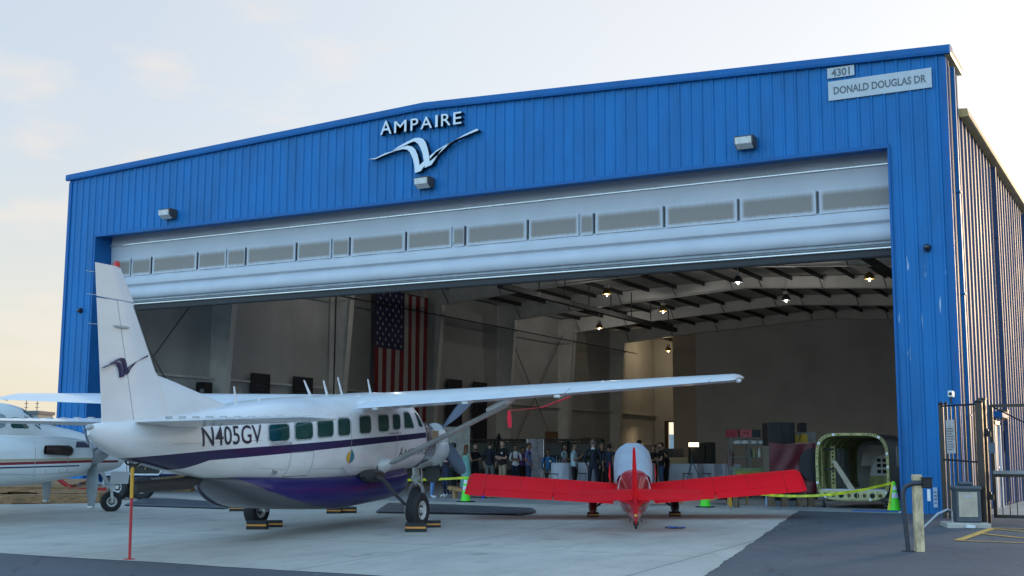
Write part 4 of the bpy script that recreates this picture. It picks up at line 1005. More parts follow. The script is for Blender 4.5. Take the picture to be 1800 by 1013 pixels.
# ------------------------------------------------------------------ white twin on the left
TD = radians(33); fh = V((-sin(YAW), cos(YAW), 0))
TF = rgt*cos(TD)+fh*sin(TD); TL = V((-TF.y, TF.x, 0)); HZ = at(163, 803, 28.8)
TO = HZ+TL*2.3; TO.z = gz(TO.y)
twin = thing('twin_turboprop', 'white twin propeller plane with red and navy stripes behind the tail', 'airplane', TO, math.atan2(TF.y, TF.x))
zo = TO.z
M_tw = paint_mat('white twin paint', (.68,.69,.68), [([(-6,.93-zo),(2,1.06-zo)], [(-6,.98-zo),(2,1.12-zo)], (.20,.02,.03), -6, 1.2)], dirt=.08)
M_twn = paint_mat('white nacelle paint with stripes', (.66,.68,.67), [([(-6,.97-zo),(0,1.12-zo)], [(-6,1.05-zo),(0,1.17-zo)], (.42,.36,.24), -6, .0), ([(-6,.87-zo),(0,1.06-zo)], [(-6,.94-zo),(0,1.12-zo)], (.22,.02,.03), -6, .0), ([(-6,.80-zo),(-.4,.97-zo)], [(-6,.85-zo),(-.4,1.0-zo)], (.02,.03,.08), -6, -.35)], dirt=.1)
NT = smooth_tab([(a, b_-zo, c-zo, d, e) for a, b_, c, d, e in ((-4.4,1.3,.95,.15,2.2),(-3.6,1.52,.66,.40,2.4),(-2.4,1.66,.52,.48,2.5),(-1.3,1.66,.56,.49,2.5),(-.6,1.63,.68,.45,2.5),(-.2,1.57,.80,.37,2.4),(-.04,1.50,.90,.30,2.2))], 5)
FTw = smooth_tab([(a, b_-zo, c-zo, d, e) for a, b_, c, d, e in ((-8.2,1.95,1.5,.1,2.2),(-6,2.3,.9,.5,2.4),(-4,2.5,.62,.72,2.6),(-1.7,2.49,.62,.72,2.6),(-1.15,2.36,.64,.70,2.5),(-.75,2.06,.66,.66,2.4),(.2,1.82,.70,.55,2.3),(.9,1.56,.79,.38,2.2),(1.3,1.32,.93,.2,2.1),(1.42,1.16,1.06,.05,2))], 5)
b = MB(); b.grid([sring(*r, N=40) for r in FTw], True, cap=True); tf = b.build('fuselage', M_tw, twin, True, 60)
for sgn in (-1, 1):
    side_panel('window', -2.3, -1.62, 1.86-zo, 2.2-zo, mat('clear cabin glass', (.25,.28,.30), .08, coat=.5), twin, sgn, .006, .1, tab=FTw)
    side_panel('window', -1.5, -1.05, 1.86-zo, 2.12-zo, M_glass, twin, sgn, .006, .05, (0,0,-.25,0), tab=FTw)
patch(lambda x, y: (x, y, top_z(FTw, x, y)+.008), lerp_list(-1.18, -.78, 6), lerp_list(-.55, .55, 8)).build('windshield', M_glass, twin, True)
for sg in (-1, 1):
    Y = sg*2.3
    b = MB(); b.grid([[(x, y+Y, z) for x, y, z in sring(*r, N=36)] for r in NT], True, cap=True); nc = b.build('engine_nacelle', M_twn, twin, True, 60)
    b = MB(); b.lathe((-.04, Y, 1.24-zo), (1,0,0), [(0,.27),(.12,.26),(.3,.16),(.44,.04),(.46,0)], 20); b.build('spinner', mat('grey spinner', (.35,.36,.38), .3, .5), twin, True)
    for k, an in enumerate((-90, 30, 150)):
        blade(V((.06, Y, 1.24-zo)), radians(an), 1.26, 1.15, twin, mat('grey prop blade', (.22,.25,.27), .4))
    b = MB(); b.lathe((.06, Y, 1.24-zo-1.19), (0,0,-1), [(0,.085),(.03,.085),(.05,.07)], 10); b.build('blade_tip', M_white, twin)
    for s2 in (-1, 1):
        b = MB(); b.tube([(-.62, Y+s2*.40, 1.32-zo), (-.66, Y+s2*.55, 1.33-zo), (-.8, Y+s2*.62, 1.335-zo), (-1.18, Y+s2*.65, 1.34-zo)], [.12,.12,.115,.105], 14, cap=False); b.tube([(-.8, Y+s2*.62, 1.335-zo), (-1.1, Y+s2*.645, 1.34-zo)], .09, 12); b.build('exhaust_stack', mat('burnt brown exhaust', (.055,.035,.03), .35, .6, var=.3), nc, True)
    b = MB(); b.grid([[(-.42+.2*cos(a)*1, Y-.33+.0, 0) for a in (0,)] for _ in (0, 1)]) if False else None
    side_p = MB(); rows = []
    for z in lerp_list(1.40-zo, 1.54-zo, 4): rows.append([(X, Y+(-1)*(side_y(NT, X, z)+.006), z) for X in lerp_list(-.46+(z-1.4+zo)*.3, -.12, 5)])
    side_p.grid(rows).build('deice_patch', mat('plum rubber patch', (.045,.035,.07), .5), nc)
    b = MB(); b.tube([(-2.6, Y, .75-zo), (-2.7, Y, .3)], .06, 8); b.build('landing_gear_leg', M_gearw, twin); wheel('tyre', (-2.7, Y+.12, .30), .3, .2, twin)
TW = [(6.2,-3.6,1.15-zo,1.1,1.1-zo,.12),(2.3,-3.1,.85-zo,2.0,.8-zo,.15),(0,-3.0,.75-zo,2.1,.7-zo,.15),(-2.3,-3.1,.85-zo,2.0,.8-zo,.15),(-6.2,-3.6,1.15-zo,1.1,1.1-zo,.12)]
b = MB(); wing_part(b, TW[::-1], 0, 1); b.build('wing', M_tw, twin, True, 45)
b = MB(); wing_part(b, [(-2.6,-7.0,2.0-zo,.9,2.0-zo,.1),(0,-6.7,2.0-zo,1.2,2.0-zo,.1),(2.6,-7.0,2.0-zo,.9,2.0-zo,.1)], 0, 1, m=0); b.prism([(-6.3,-.05,2.1-zo),(-8.2,-.05,1.8-zo),(-8.6,-.05,3.9-zo),(-7.9,-.05,3.9-zo)], (0,.1,0)); b.build('tail', M_tw, twin)
b = MB()
for pts in ([(-.62,1.60),(-.62,.75)], [(-1.35,1.62),(-1.35,.6)], [(-1.35,.78),(-.45,.84)], [(-2.2,1.6),(-2.2,.6)], [(-2.2,.80),(-1.35,.78)], [(-1.1,.80),(-1.1,.90)], [(-.8,.82),(-.8,.92)]):
    (xa, za), (xb, zb_) = pts; rows = []
    for k in range(9):
        x, z = xa+(xb-xa)*k/8, za+(zb_-za)*k/8-zo; dx, dz_ = (.006, 0) if abs(xb-xa) < .01 else (0, .006)
        rows.append([(x-dx, -2.3-(side_y(NT, x-dx, z-dz_)+.004), z-dz_), (x+dx, -2.3-(side_y(NT, x+dx, z+dz_)+.004), z+dz_)])
    b.grid(rows)
build_each(b, 'panel_seam', M_pline, twin)
# nose gear of the twin
nwx, nwy = .95, -.34
p = G(198, 906); pl_ = p-TO; nwx, nwy = pl_.dot(TF), pl_.dot(TL); gz0 = p.z-zo
wheel('tyre', (nwx, nwy, gz0+.25), .26, .19, twin)
b = MB(); b.tube([(nwx-.25, nwy, gz0+.95), (nwx-.05, nwy, gz0+.62)], .05, 8); b.tube([(nwx-.05, nwy-.16, gz0+.58), (nwx, nwy-.15, gz0+.25)], .035, 8); b.tube([(nwx-.05, nwy+.16, gz0+.58), (nwx, nwy+.15, gz0+.25)], .035, 8); b.tube([(nwx-.05, nwy-.18, gz0+.6), (nwx-.05, nwy+.18, gz0+.6)], .045, 8); b.tube([(nwx-.6, nwy-.1, gz0+.85), (nwx-.1, nwy-.1, gz0+.6), (nwx+.3, nwy, gz0+.85)], .03, 6); b.build('nose_gear_leg', M_gearw, twin, True, 40)
b = MB(); b.box((nwx-.1, nwy-.25, gz0+.68), (nwx+.35, nwy-.235, gz0+1.0), rot=Matrix.Rotation(.3, 3, 'X'), piv=(nwx, nwy-.25, gz0+.9)); b.build('gear_door', M_tw, twin)

# ------------------------------------------------------------------ odds and ends on the apron
M_stand = mat('red painted steel', (.45,.012,.02), .4, var=.1); M_ylw = mat('yellow paint', (.70,.36,.02), .45); 
p = G(232, 990); _q = aY(236, 819, 0); top = AO+AF*_q.x+V((0,0,_q.z+.02))
ts = thing('tail_stand', 'slim red pole with yellow top propping the tail of the white plane', 'stand', p)
t_ = top-p
b = MB(); b.tube([(0,0,.01), t_*.62], .023, 10); b.build('pole', M_stand, ts, True)
b = MB(); b.tube([t_*.62, t_*.93], .028, 10); b.build('sleeve', M_ylw, ts, True)
b = MB(); b.lathe((0,0,0), (0,0,1), [(0,.09),(.012,.09),(.02,.03)], 16); b.build('foot_plate', M_stand, ts)
b = MB(); hz = t_*.96; b.tube([hz+rgt*(.12*cos(a))+V((0,0,.055+.06*sin(a))) for a in lerp_list(0, 2*pi, 16)], .016, 6); b.build('hook', M_darksteel, ts)
M_chk = mat('black rubber chock', (.02,.02,.021), .75, var=.2, scale=12); M_chs = mat('orange stripe', (.62,.25,.03), .6)
ch0 = None
def chock(px, py, lab, k=1., rz=0.):
    k *= 1.3
    global ch0
    p = G(px, py)
    if ch0 is None:
        ch0 = thing('wheel_chock', lab, 'chock', p, 0, 'rubber wheel chocks')
        b = MB(); b.prism([(-.16,-.09,0),(-.16,.09,0),(-.16,.06,.11),(-.16,.0,.145),(-.16,-.06,.11)], (.32,0,0)); b.build('block', M_chk, ch0, bevel=.01)
        b = MB(); b.prism([(-.155,-.080,.055),(-.155,-.073,.080),(-.155,-.077,.082),(-.155,-.085,.055)], (.31,0,0)); b.build('stripe', M_chs, ch0); o = ch0
    else:
        o = copy_tree(ch0); o['label'] = lab
    o.location = p; o.scale = (k,)*3; o.rotation_euler = (0, 0, YAW+rz)
    return o
chock(735, 937, 'black chock with orange stripe in front of the right main wheel'); chock(764, 929, 'black chock wedged behind the right main wheel', .8, .1)
chock(456, 935, 'black chock with orange stripe at the left main wheel'); chock(486, 931, 'black chock tucked beyond the left main wheel', .8, .2)
chock(421, 903.5, 'small black chock lying loose under the tail of the white plane', .9); chock(591, 906, 'black chock on the concrete beyond the belly pod, left one of two', .85); chock(617, 905, 'black chock on the concrete beyond the belly pod, right one of two', .85)
chock(1046, 908, 'low black chock under the maroon wheel of the red plane', .62); chock(1190, 905.5, 'low black chock under the black covered wheel of the red plane', .62)
# long dark panels on the concrete
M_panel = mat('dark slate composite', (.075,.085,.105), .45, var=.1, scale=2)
def slab(pts, h, lab):
    o = thing('composite_panel', lab, 'panel', (0,0,0), 0, 'dark wing like panels on the concrete')
    ps = [G(*q) for q in pts]; rows = []
    c = sum(ps, V())/len(ps); o.location = c
    b = MB(); n = len(ps)
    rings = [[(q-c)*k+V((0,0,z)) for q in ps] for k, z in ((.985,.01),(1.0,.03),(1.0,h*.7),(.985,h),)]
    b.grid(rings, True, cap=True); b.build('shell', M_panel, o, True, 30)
    b = MB(); a, d = ps[0]-c, ps[1]-c; b.tube([a+V((0,0,h*.5))+ (d-a)*.02, d+V((0,0,h*.5))-(d-a)*.02], .02, 6); b.build('edge_band', M_black, o)
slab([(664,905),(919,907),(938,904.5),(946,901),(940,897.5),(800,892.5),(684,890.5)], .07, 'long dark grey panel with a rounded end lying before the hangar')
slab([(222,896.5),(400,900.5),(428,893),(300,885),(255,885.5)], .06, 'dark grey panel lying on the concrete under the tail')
# cones and tape
M_lime = mat('lime green cone plastic', (.10,.80,.02), .45, var=.05); M_refl = mat('white reflective band', (.72,.74,.75), .35)
cn = None
def cone(px, py, lab):
    global cn
    p = G(px, py)
    if cn is None:
        cn = thing('traffic_cone', lab, 'cone', p, 0, 'lime green traffic cones along the hangar line')
        b = MB(); b.box((-.19,-.19,0), (.19,.19,.035), bev=.012); b.build('base', M_black, cn)
        r = lambda z: .135-(z-.035)*.158
        b = MB(); b.lathe((0,0,0), (0,0,1), [(.035,.15),(.06,r(.06)),(.68,r(.68)),(.70,.02),(.70,0)], 24, cap=False); b.build('body', M_lime, cn, True, 40)
        for z0, z1 in ((.32,.44),(.50,.60)):
            b = MB(); b.lathe((0,0,0), (0,0,1), [(z0,r(z0)+.003),(z1,r(z1)+.003)], 24, cap=False); b.build('reflective_band', M_refl, cn, True)
        o = cn
    else: o = copy_tree(cn); o['label'] = lab
    o.location = p; return o
c1 = cone(822, 883.5, 'lime green cone with white bands in front of the teal dress'); c2 = cone(1243, 889, 'lime green cone half hidden behind the right wing of the red plane'); c3 = cone(1577, 893.5, 'lime green cone standing at the right blue pier')
c2.scale = (1,1,.95)
M_tape = mat('yellow caution tape', (.62,.66,.02), .4, var=.25, scale=9)
def tape(a, b_, sag, lab, w=.033):
    b = MB(); rows = []; a, b_ = V(a), V(b_); n = 24; d = (b_-a).normalized(); nn = d.cross(V((0,0,1)))
    for i in range(n+1):
        t = i/n; p = a.lerp(b_, t); p.z -= sag*4*t*(1-t); tw = .5*sin(t*9); h = V((0,0,1))*cos(tw)*w+nn*sin(tw)*w*.6
        rows.append([p-h, p+h])
    tag(b.grid(rows).build('caution_tape', M_tape), lab, 'tape', 'caution tape runs')
z1 = .66
tape(c1.location+V((0,-.03,z1)), at(640, 846, 33.5), .03, 'yellow caution tape running left from the cone by the teal dress')
tape(c1.location+V((.03,0,z1)), c2.location+V((0,0,.62)), .10, 'yellow caution tape passing behind the red wing')
tape(c2.location+V((.03,0,.60)), c3.location+V((0,0,.68)), .32, 'yellow caution tape crossing before the open fuselage shell')
b = MB(); q = c3.location; b.grid([[q+V((-.05+.02*k, -.06, .66)), q+V((-.16+.03*k, -.1, .02))] for k in range(3)]); tag(b.build('caution_tape', M_tape), 'loose yellow tape end hanging down the cone at the right pier', 'tape', 'caution tape runs')
# plywood game boards
M_ply = mat('plywood', (.42,.24,.09), .6, var=.2, scale=3, stretch=(1,8,1))
gb = None
def board(p, rz, lab):
    global gb
    if gb is None:
        gb = thing('game_board', lab, 'board', p, rz, 'plywood boards with legs on the hangar floor')
        R = Matrix.Rotation(radians(-9), 3, 'Y')
        b = MB(); b.box((0,-.3,.08), (1.2,.3,.10), rot=R, piv=(0,0,.08)); b.build('deck', M_ply, gb)
        b = MB(); 
        for y in (-.3,.28): b.box((0,y,.02), (1.2,y+.02,.08), rot=R, piv=(0,0,.08))
        b.build('side_rail', M_ply, gb)
        for y in (-.27,.24):
            b = MB(); b.box((1.0,y,0), (1.07,y+.03,.27), rot=Matrix.Rotation(radians(8),3,'Y'), piv=(1.03,0,.2)); b.build('leg', M_ply, gb)
        b = MB(); rr_ = Matrix.Rotation(radians(-9), 3, 'Y')
        o = gb
    else: o = copy_tree(gb); o['label'] = lab
    o.location = p; o.rotation_euler = (0,0,rz); return o
o = board(G(868, 876), YAW+pi-.1, 'plywood board on legs beside the lime cone and teal dress'); o.scale = (1.1,1.1,1.25)
board(G(925, 877), YAW+.2, 'flat plywood board lying beyond the left red wing'); board(G(1195, 884), YAW+pi+.3, 'plywood board seen under the right red wing')
board(G(1262, 882), YAW-1.2, 'plywood board with curved legs right of the second cone')
# small litter
b = MB(); b.lathe((0,0,0), (0,0,1), [(0,.033),(.12,.033),(.13,.025)], 12); o = b.build('drink_can', mat('blue can', (.02,.05,.35), .3, .5)); o.location = G(853, 877); tag(o, 'small blue can standing near the left wing tip of the red plane', 'can'); o.scale = (1.6,1.6,1.6)
wb = thing('water_bottle', 'clear water bottle standing on the hangar floor by wooden trestles', 'bottle', G(1351, 884))
b = MB(); b.lathe((0,0,0), (0,0,1), [(0,.035),(.16,.035),(.2,.015),(.22,.015)], 12); b.build('bottle_body', mat('bluish bottle', (.45,.60,.75), .15), wb, True); b = MB(); b.lathe((0,0,.22), (0,0,1), [(0,.017),(.025,.017)], 10); b.build('cap', M_white, wb)
rg_ = MB(); rows = [[(x*.09+.02*sin(y*3), y*.06, .012+.03*abs(sin(x*2.3+y*1.7))) for x in range(-2, 3)] for y in range(-2, 3)]
o = rg_.grid(rows).build('rag', mat('bright blue rag', (.02,.14,.50), .7), smooth=True); o.location = G(1191, 927); tag(o, 'crumpled blue rag on the concrete behind the red plane', 'rag')
rnd = random.Random(11)
# red ribbon on the wing strut
rs = thing('warning_ribbon', 'red warning ribbon tied between strut and wing of the white plane', 'ribbon', at(897, 722, 23.5))
def L_(q): return q-rs.location
a, b_, c = at(1003, 697, 22.9), at(955, 716, 23.3), at(897, 722, 23.5)
b = MB(); b.tube([L_(a), L_(b_)], .028, 8, flat=.5); b.tube([L_(b_), L_(c)], .006, 5); b.build('strap', mat('ribbon red', (.65,.01,.03), .5), rs)
b = MB(); e = at(897, 752, 23.5); b.grid([[L_(c)+rgt*(-.03), L_(c)+rgt*.03], [L_(c.lerp(e,.5))+rgt*-.04, L_(c.lerp(e,.5))+rgt*.05], [L_(e)+rgt*-.02, L_(e)+rgt*.05]]); b.build('streamer', mat('ribbon red', (.65,.01,.03), .5), rs)
# ------------------------------------------------------------------ inside the hangar: lamps, flag, posters, furniture
M_brass = mat('brass lamp bell', (.30,.21,.07), .3, .7, var=.1); M_dlamp = mat('grey lamp bell', (.06,.06,.06), .4, .4)
M_bulb = mat('lit bulb', (1.,.93,.78), .4, var=0, emis=.4)
lp = None
def pend(p, brass, lab, pw=1.):
    global lp
    o = thing('pendant_lamp', lab, 'lamp', p, 0, 'high bay lamps under the hangar roof')
    b = MB(); b.lathe((0,0,0), (0,0,1), [(0,.20),(.03,.21),(.14,.19),(.24,.11),(.28,.06),(.30,.0)], 18); b.build('lamp_shade', M_brass if brass else M_dlamp, o, True, 50)
    b = MB(); b.box((-.1,-.1,.3), (.1,.1,.42), bev=.02); b.tube([(0,0,.42), (0,0,9.6-p[2])], .015, 6); b.build('ballast', M_steel, o)
    b = MB(); b.lathe((0,0,-.01), (0,0,-1), [(-.01,.05),(.03,.05),(.06,.03),(.07,0)], 10); b.build('bulb', M_bulb, o, True)
    ld = bpy.data.lights.new('lamp_light', 'POINT'); ld.energy = LAMPW*pw; ld.color = (1, .97, .91) if pw == 1. else (1, .80, .50); ld.shadow_soft_size = .03
    lo = bpy.data.objects.new('lamp_light', ld); COL.objects.link(lo); lo.parent = o; lo.location = (0,0,-.12)
LAMPW = 17
for px_, py_, br_, lab in ((1067,516,1,'brass bell lamp hanging left of the ceiling rail end'),(1166,545,1,'brass bell lamp nearest the browner end of the inner wall'),(1297,493,0,'grey bell lamp hanging before the plain inner wall, left one of two'),(1382,524,0,'grey bell lamp hanging low before the plain inner wall'),(1528,485,1,'brass bell lamp close to the right door pier')):
    d = ray(px_, py_); p = CAM+d*((8.55-CAM.z)/d.z); pend(p, br_, lab)
pend(V((4.3,34.5,8.55)), 1, 'brass bell lamp deep in the hangar near its far left wall'); pend(V((4.3,13,8.55)), 1, 'brass bell lamp behind the raised door near the flag')
pend(V((2.6, 49.6, 8.5)), 1, 'added brass bell lamp lighting the back left corner', 1.8)  # extra warm lamp, added behind the partition to brighten the back corner
# flag
M_fred = mat('flag red', (.20,.010,.018), .8, var=.1); M_fwh = mat('flag white', (.42,.40,.37), .8, var=.06); M_fbl = mat('flag blue', (.020,.020,.075), .8, var=.1)
fy0, fy1, fz0, fz1 = 16.45, 20.9, .9, 8.85; FX = 1.35
flag = thing('flag', 'large red white and blue flag hung upright between two wall columns', 'flag', (FX, fy0, fz0))
def fx(y, z): return .02*sin(y*2.2+z*.5)+.012*sin(y*5+1)
sw_ = (fy1-fy0)/13
for k in range(13):
    b = MB(); zt_ = fz1-fz0 if k > 5.9 else (fz1-fz0)*.66
    y0, y1 = k*sw_, (k+1)*sw_
    b.grid([[(fx(y, z), y, z) for y in lerp_list(y0, y1, 4)] for z in lerp_list(0, zt_, 8)])
    b.build('stripe', M_fred if k % 2 == 0 else M_fwh, flag)
zc = (fz1-fz0)*.66; b = MB(); b.grid([[(fx(y, z)+.004, y, z) for y in lerp_list(0, 7*sw_-sw_*.05, 10)] for z in lerp_list(zc, fz1-fz0, 6)]); cant = b.build('canton', M_fbl, flag)
b = MB()
for i in range(11):
    for j in range(9):
        if (i+j) % 2: continue
        cy = (j+.8)*6.9*sw_/9.7; cz = zc+(i+.8)*(fz1-fz0-zc)/11.7; pts = []
        for k in range(10):
            r = .105 if k % 2 == 0 else .042; a = pi/2+k*pi/5; pts.append((fx(cy, cz)+.012, cy+r*cos(a), cz+r*sin(a)))
        c = (fx(cy, cz)+.012, cy, cz)
        for k in range(10): b.poly([c, pts[k], pts[(k+1) % 10]])
o = b.build('stars', M_fwh, cant); o['kind'] = 'stuff'
b = MB(); b.tube([(-.02, -.1, fz1-fz0), (-.02, fy1-fy0+.1, fz1-fz0)], .03, 8); b.build('rod', M_darksteel, flag)
# banners on the left wall
M_poster = mat('near black banner', (.018,.017,.028), .55, var=.3, scale=1.5)
for (y0, y1, z0, z1, lab) in ((9.35, 10.55, 1.2, 4.56, 'dark banner with a bird mark on the left hangar wall'), (12.05, 13.4, 1.2, 4.58, 'dark banner right beside the hung pipe on the left wall'), (7.55, 8.1, 1.5, 3.9, 'narrow dark panel beside the first visible wall column')):
    b = MB(); b.box((.28, y0, z0), (.31, y1, z1)); o = tag(b.build('banner', M_poster), lab, 'banner', None)
    if 'bird' in lab:
        e = MB()
        for pl_ in EMB: e.prism([(.312, y0+.25+(x-255)/1090*.75, 3.35+(500-y)/1090*.75) for x, y in pl_], (.003,0,0))
        e.build('emblem', M_fwh, o)
    e = MB()
    for k in range(4): e.box((.31, y0+.25, 4.05-k*.16), (.313, y0+.25+(.6 if k % 2 else .75), 4.08-k*.16))
    if y1-y0 > 1: e.build('print', mat('dim print', (.08,.085,.11), .6), o)
for y, lab in ((6.4, 'tall black speaker beside the first visible wall column'),):
    t = thing('speaker', lab, 'speaker', (.55, y, 0))
    b = MB(); b.box((-.22,-.22,1.3), (.22,.22,4.0)) if False else b.box((-.22,-.22,3.0), (.22,.22,4.0), bev=.02); b.build('cabinet', M_black, t)
    b = MB(); b.tube([(0,0,0), (0,0,3.0)], .05, 8); b.lathe((0,0,0), (0,0,1), [(0,.4),(.03,.4),(.05,.06)], 16); b.build('stand', M_darksteel, t)
    for z in (3.25, 3.65): b = MB(); b.lathe((.1,-.222,z), (0,-1,0), [(0,.11),(.01,.11),(-.01,.06),(.01,.0)], 14); b.build('driver', mat('grey cone', (.22,.22,.22), .5), t)
# more dark banners and shelves along the left wall behind the nose
for px_, y0, y1, lab in ((845, 24.2, 26, 'tall dark banner on the wall right of the wing strut'), (800, 18.6, 20.4, 'dark banner on the far wall above the propeller')):
    q = on(px_, 740, 0, .3); b = MB(); b.box((.28, q.y-.7, .4), (.31, q.y+.8, 5.2)); tag(b.build('banner', M_poster), lab, 'banner')
# steel rack
def floorat(px, dep): p = at(px, 850, dep); p.z = 0; return p
t = thing('storage_rack', 'long dark steel rack behind the standing guests', 'rack', floorat(905, 58), YAW-.25)
b = MB()
for x in (-4.6,-2.9,-1.1,.7,2.5,4.2): b.box((x-.05,-.05,0), (x+.05,.05,2.05)); b.box((x-.05,.75,0), (x+.05,.85,2.05))
build_each(b, 'upright', M_darksteel, t)
for z in (.55,1.25,2.0): b = MB(); b.box((-4.6,-.04,z), (4.2,.84,z+.09)); b.build('shelf', M_darksteel, t)
b = MB(); b.box((-4.5,.86,0), (4.1,.9,1.95)); b.build('back_panel', mat('grey sheet', (.16,.16,.155), .6), t)
wbd = thing('whiteboard', 'white presentation board on a wooden easel beside the propeller', 'board', floorat(802, 50), YAW+.25)
b = MB(); b.box((-.62,-.03,.85), (.62,.0,2.45), bev=.008); b.build('board', mat('off white board', (.55,.57,.55), .5), wbd)
for x in (-.4,.4): b = MB(); b.tube([(x*1.3,-.25,0), (x,.03,1.2), (x*.4,.12,1.9)], .025, 6); b.build('leg', M_ply, wbd)
# cloth covered tables
M_linen = mat('pale blue grey table linen', (.58,.63,.74), .8, var=.04, scale=2)
def cocktail(px, dep, lab, r=.42, h=1.03):
    o = thing('cocktail_table', lab, 'table', floorat(px, dep), 0, 'tall cloth covered tables')
    b = MB(); n = 48; rows = []
    for z, k, f in ((.01,1.0,.035),(.3,.97,.03),(.7,.95,.02),(h-.03,.97,.004),(h,.96,0)): rows.append([(r*k*cos(2*pi*i/n)*(1+f*sin(i*2*pi*10/n)*1.5), r*k*sin(2*pi*i/n)*(1+f*sin(i*2*pi*10/n)*1.5), z) for i in range(n)])
    b.grid(rows, True, cap=True); b.build('tablecloth', M_linen, o, True, 60); return o
ct = cocktail(991, 45, 'round cloth covered table with bottles beside the seated man', .42)
cocktail(1036, 47, 'round cloth covered table behind the man in the navy suit', .38); cocktail(1138, 46, 'round cloth covered table right of the grey canopy cover', .38)
def buffet(pa, pb, dep, lab):
    a, b_ = floorat(pa, dep), floorat(pb, dep*.985); c = (a+b_)/2; w = (b_-a).length
    o = thing('buffet_table', lab, 'table', c, math.atan2((b_-a).y, (b_-a).x), 'long cloth covered counter tables')
    b = MB(); n = 60; rows = []
    def per(k, z, am):
        pts = []; hw, hd = w/2*k, .36*k
        for i in range(n):
            t = i/n*4; s = int(t); u = t-s
            x, y = ((-hw+2*hw*u, -hd), (hw, -hd+2*hd*u), (hw-2*hw*u, hd), (-hw, hd-2*hd*u))[s]
            e = am*sin(i*2.6)*1.2; pts.append((x+(e if s in (1, 3) else 0), y+(e if s in (0, 2) else 0), z))
        return pts
    rows = [per(1.0,.01,.022), per(.99,.5,.018), per(.985,.97,.004), per(.98,1.0,0)]
    b.grid(rows, True, cap=True).build('tablecloth', M_linen, o, True, 60); return o
buffet(1181, 1236, 49, 'cloth covered counter table behind the camera tripod'); buffet(1238, 1270, 49, 'cloth covered counter table with a stool before it'); buffet(1273, 1292, 49, 'short cloth covered table beside the red extinguisher')
M_stool = mat('stool steel', (.03,.03,.032), .35, .5)
sl0 = None
def stool(px, dep, lab, light=False):
    global sl0
    p = floorat(px, dep)
    if sl0 is None:
        sl0 = thing('bar_stool', lab, 'stool', p, YAW, 'square metal stools by the tables')
        b = MB(); b.box((-.17,-.17,.63), (.17,.17,.66), bev=.01); b.build('seat', M_stool, sl0)
        for sx in (-1,1):
            for sy in (-1,1): b = MB(); b.tube([(sx*.14,sy*.14,.63), (sx*.21,sy*.21,0)], .02, 6); b.build('leg', mat('stool legs pale', (.35,.36,.38), .35, .4), sl0)
        b = MB(); 
        for sx in (-1,1): b.tube([(sx*.18,-.18,.25), (sx*.18,.18,.25)], .012, 5)
        b.tube([(-.18,-.18,.25), (.18,-.18,.25)], .012, 5); b.tube([(-.18,.18,.25), (.18,.18,.25)], .012, 5); b.build('foot_rail', M_stool, sl0); o = sl0
    else: o = copy_tree(sl0); o['label'] = lab
    o.location = p; return o
stool(976, 43.5, 'metal stool with pale legs before the table with bottles'); stool(1026, 45, 'metal stool left of the man in the navy suit'); stool(1212, 46.5, 'metal stool under the camera tripod'); stool(1245, 46.5, 'metal stool right of the camera tripod')
# bottles and cans on the cocktail table
bt0 = None
for i, (dx, dy, c) in enumerate(((-.22,0,'b'),(-.12,.1,'r'),(-.02,-.12,'d'),(.08,.05,'r'),(.2,-.05,'d'),(-.05,.15,'b'))):
    m = {'b': mat('bottle blue', (.06,.10,.16), .15), 'r': mat('can red', (.35,.03,.03), .3), 'd': mat('bottle dark', (.015,.02,.018), .12)}[c]
    b = MB(); b.lathe((0,0,0), (0,0,1), [(0,.035),(.12,.035),(.17,.018),(.24,.014),(.24,0)] if c != 'r' else [(0,.034),(.12,.034),(.13,.026),(.13,0)], 10)
    o = b.build('drink_bottle' if c != 'r' else 'drink_can', m, None, True); o.location = ct.location+V((dx,dy,1.03)); tag(o, {'b':'bluish bottle among the drinks on the round table','r':'red can among the drinks on the round table','d':'dark bottle among the drinks on the round table'}[c], 'bottle' if c != 'r' else 'can', 'drinks on the round table')
# tripod
t = thing('camera_tripod', 'slim camera tripod standing before the cloth covered counter', 'tripod', floorat(1220, 45.5), YAW)
b = MB(); b.tube([(0,0,1.0), (0,0,1.38)], .02, 8); b.tube([(0,0,1.1), (0,0,1.18)], .05, 8); b.build('column', M_dlamp, t)
for k in range(3):
    a = pi/2+k*2*pi/3+.5; b = MB(); b.tube([(0,0,1.15), (.24*cos(a),.24*sin(a),.6), (.45*cos(a),.45*sin(a),0)], [.018,.015,.01], 6); b.build('leg', mat('tripod blue grey', (.06,.08,.12), .4, .3), t)
b = MB(); b.box((-.05,-.06,1.38), (.05,.06,1.47), bev=.01); b.lathe((0,-.06,1.43), (0,-1,0), [(0,.03),(.05,.03)], 10); b.build('camera_head', M_black, t)
# dark cabinets
def cabinet(pa, pb, ptop, dep, d, lab, m, parts=True, name='cabinet', z0=0.):
    a, b_ = floorat(pa, dep), floorat(pb, dep); w = (b_-a).dot(rgt); top = at((pa+pb)/2, ptop, dep).z
    t = thing(name, lab, 'cabinet', (a+b_)/2, YAW)
    b = MB(); b.box((-w/2,0,z0), (w/2,d,top), bev=.015); b.build('body', m, t)
    if parts:
        b = MB(); b.box((-w/2+.04,-.02,z0+.08), (-.01,-.001,top-.06)); b.build('door', m, t); b = MB(); b.box((.01,-.02,z0+.08), (w/2-.04,-.001,top-.06)); b.build('door', m, t)
        b = MB(); b.tube([(-.05,-.045,top*.45), (-.05,-.045,top*.62)], .012, 6); b.tube([(.05,-.045,top*.45), (.05,-.045,top*.62)], .012, 6); b.build('handle', M_dlamp, t)
    return t
M_blackcab = mat('black cabinet', (.014,.014,.015), .35, var=.2)
cabinet(1218, 1243, 775, 56, .7, 'black glass fronted fridge beside the tripod', M_blackcab); cabinet(1245, 1262, 774, 56, .7, 'plain black cabinet right of the fridge', M_blackcab)
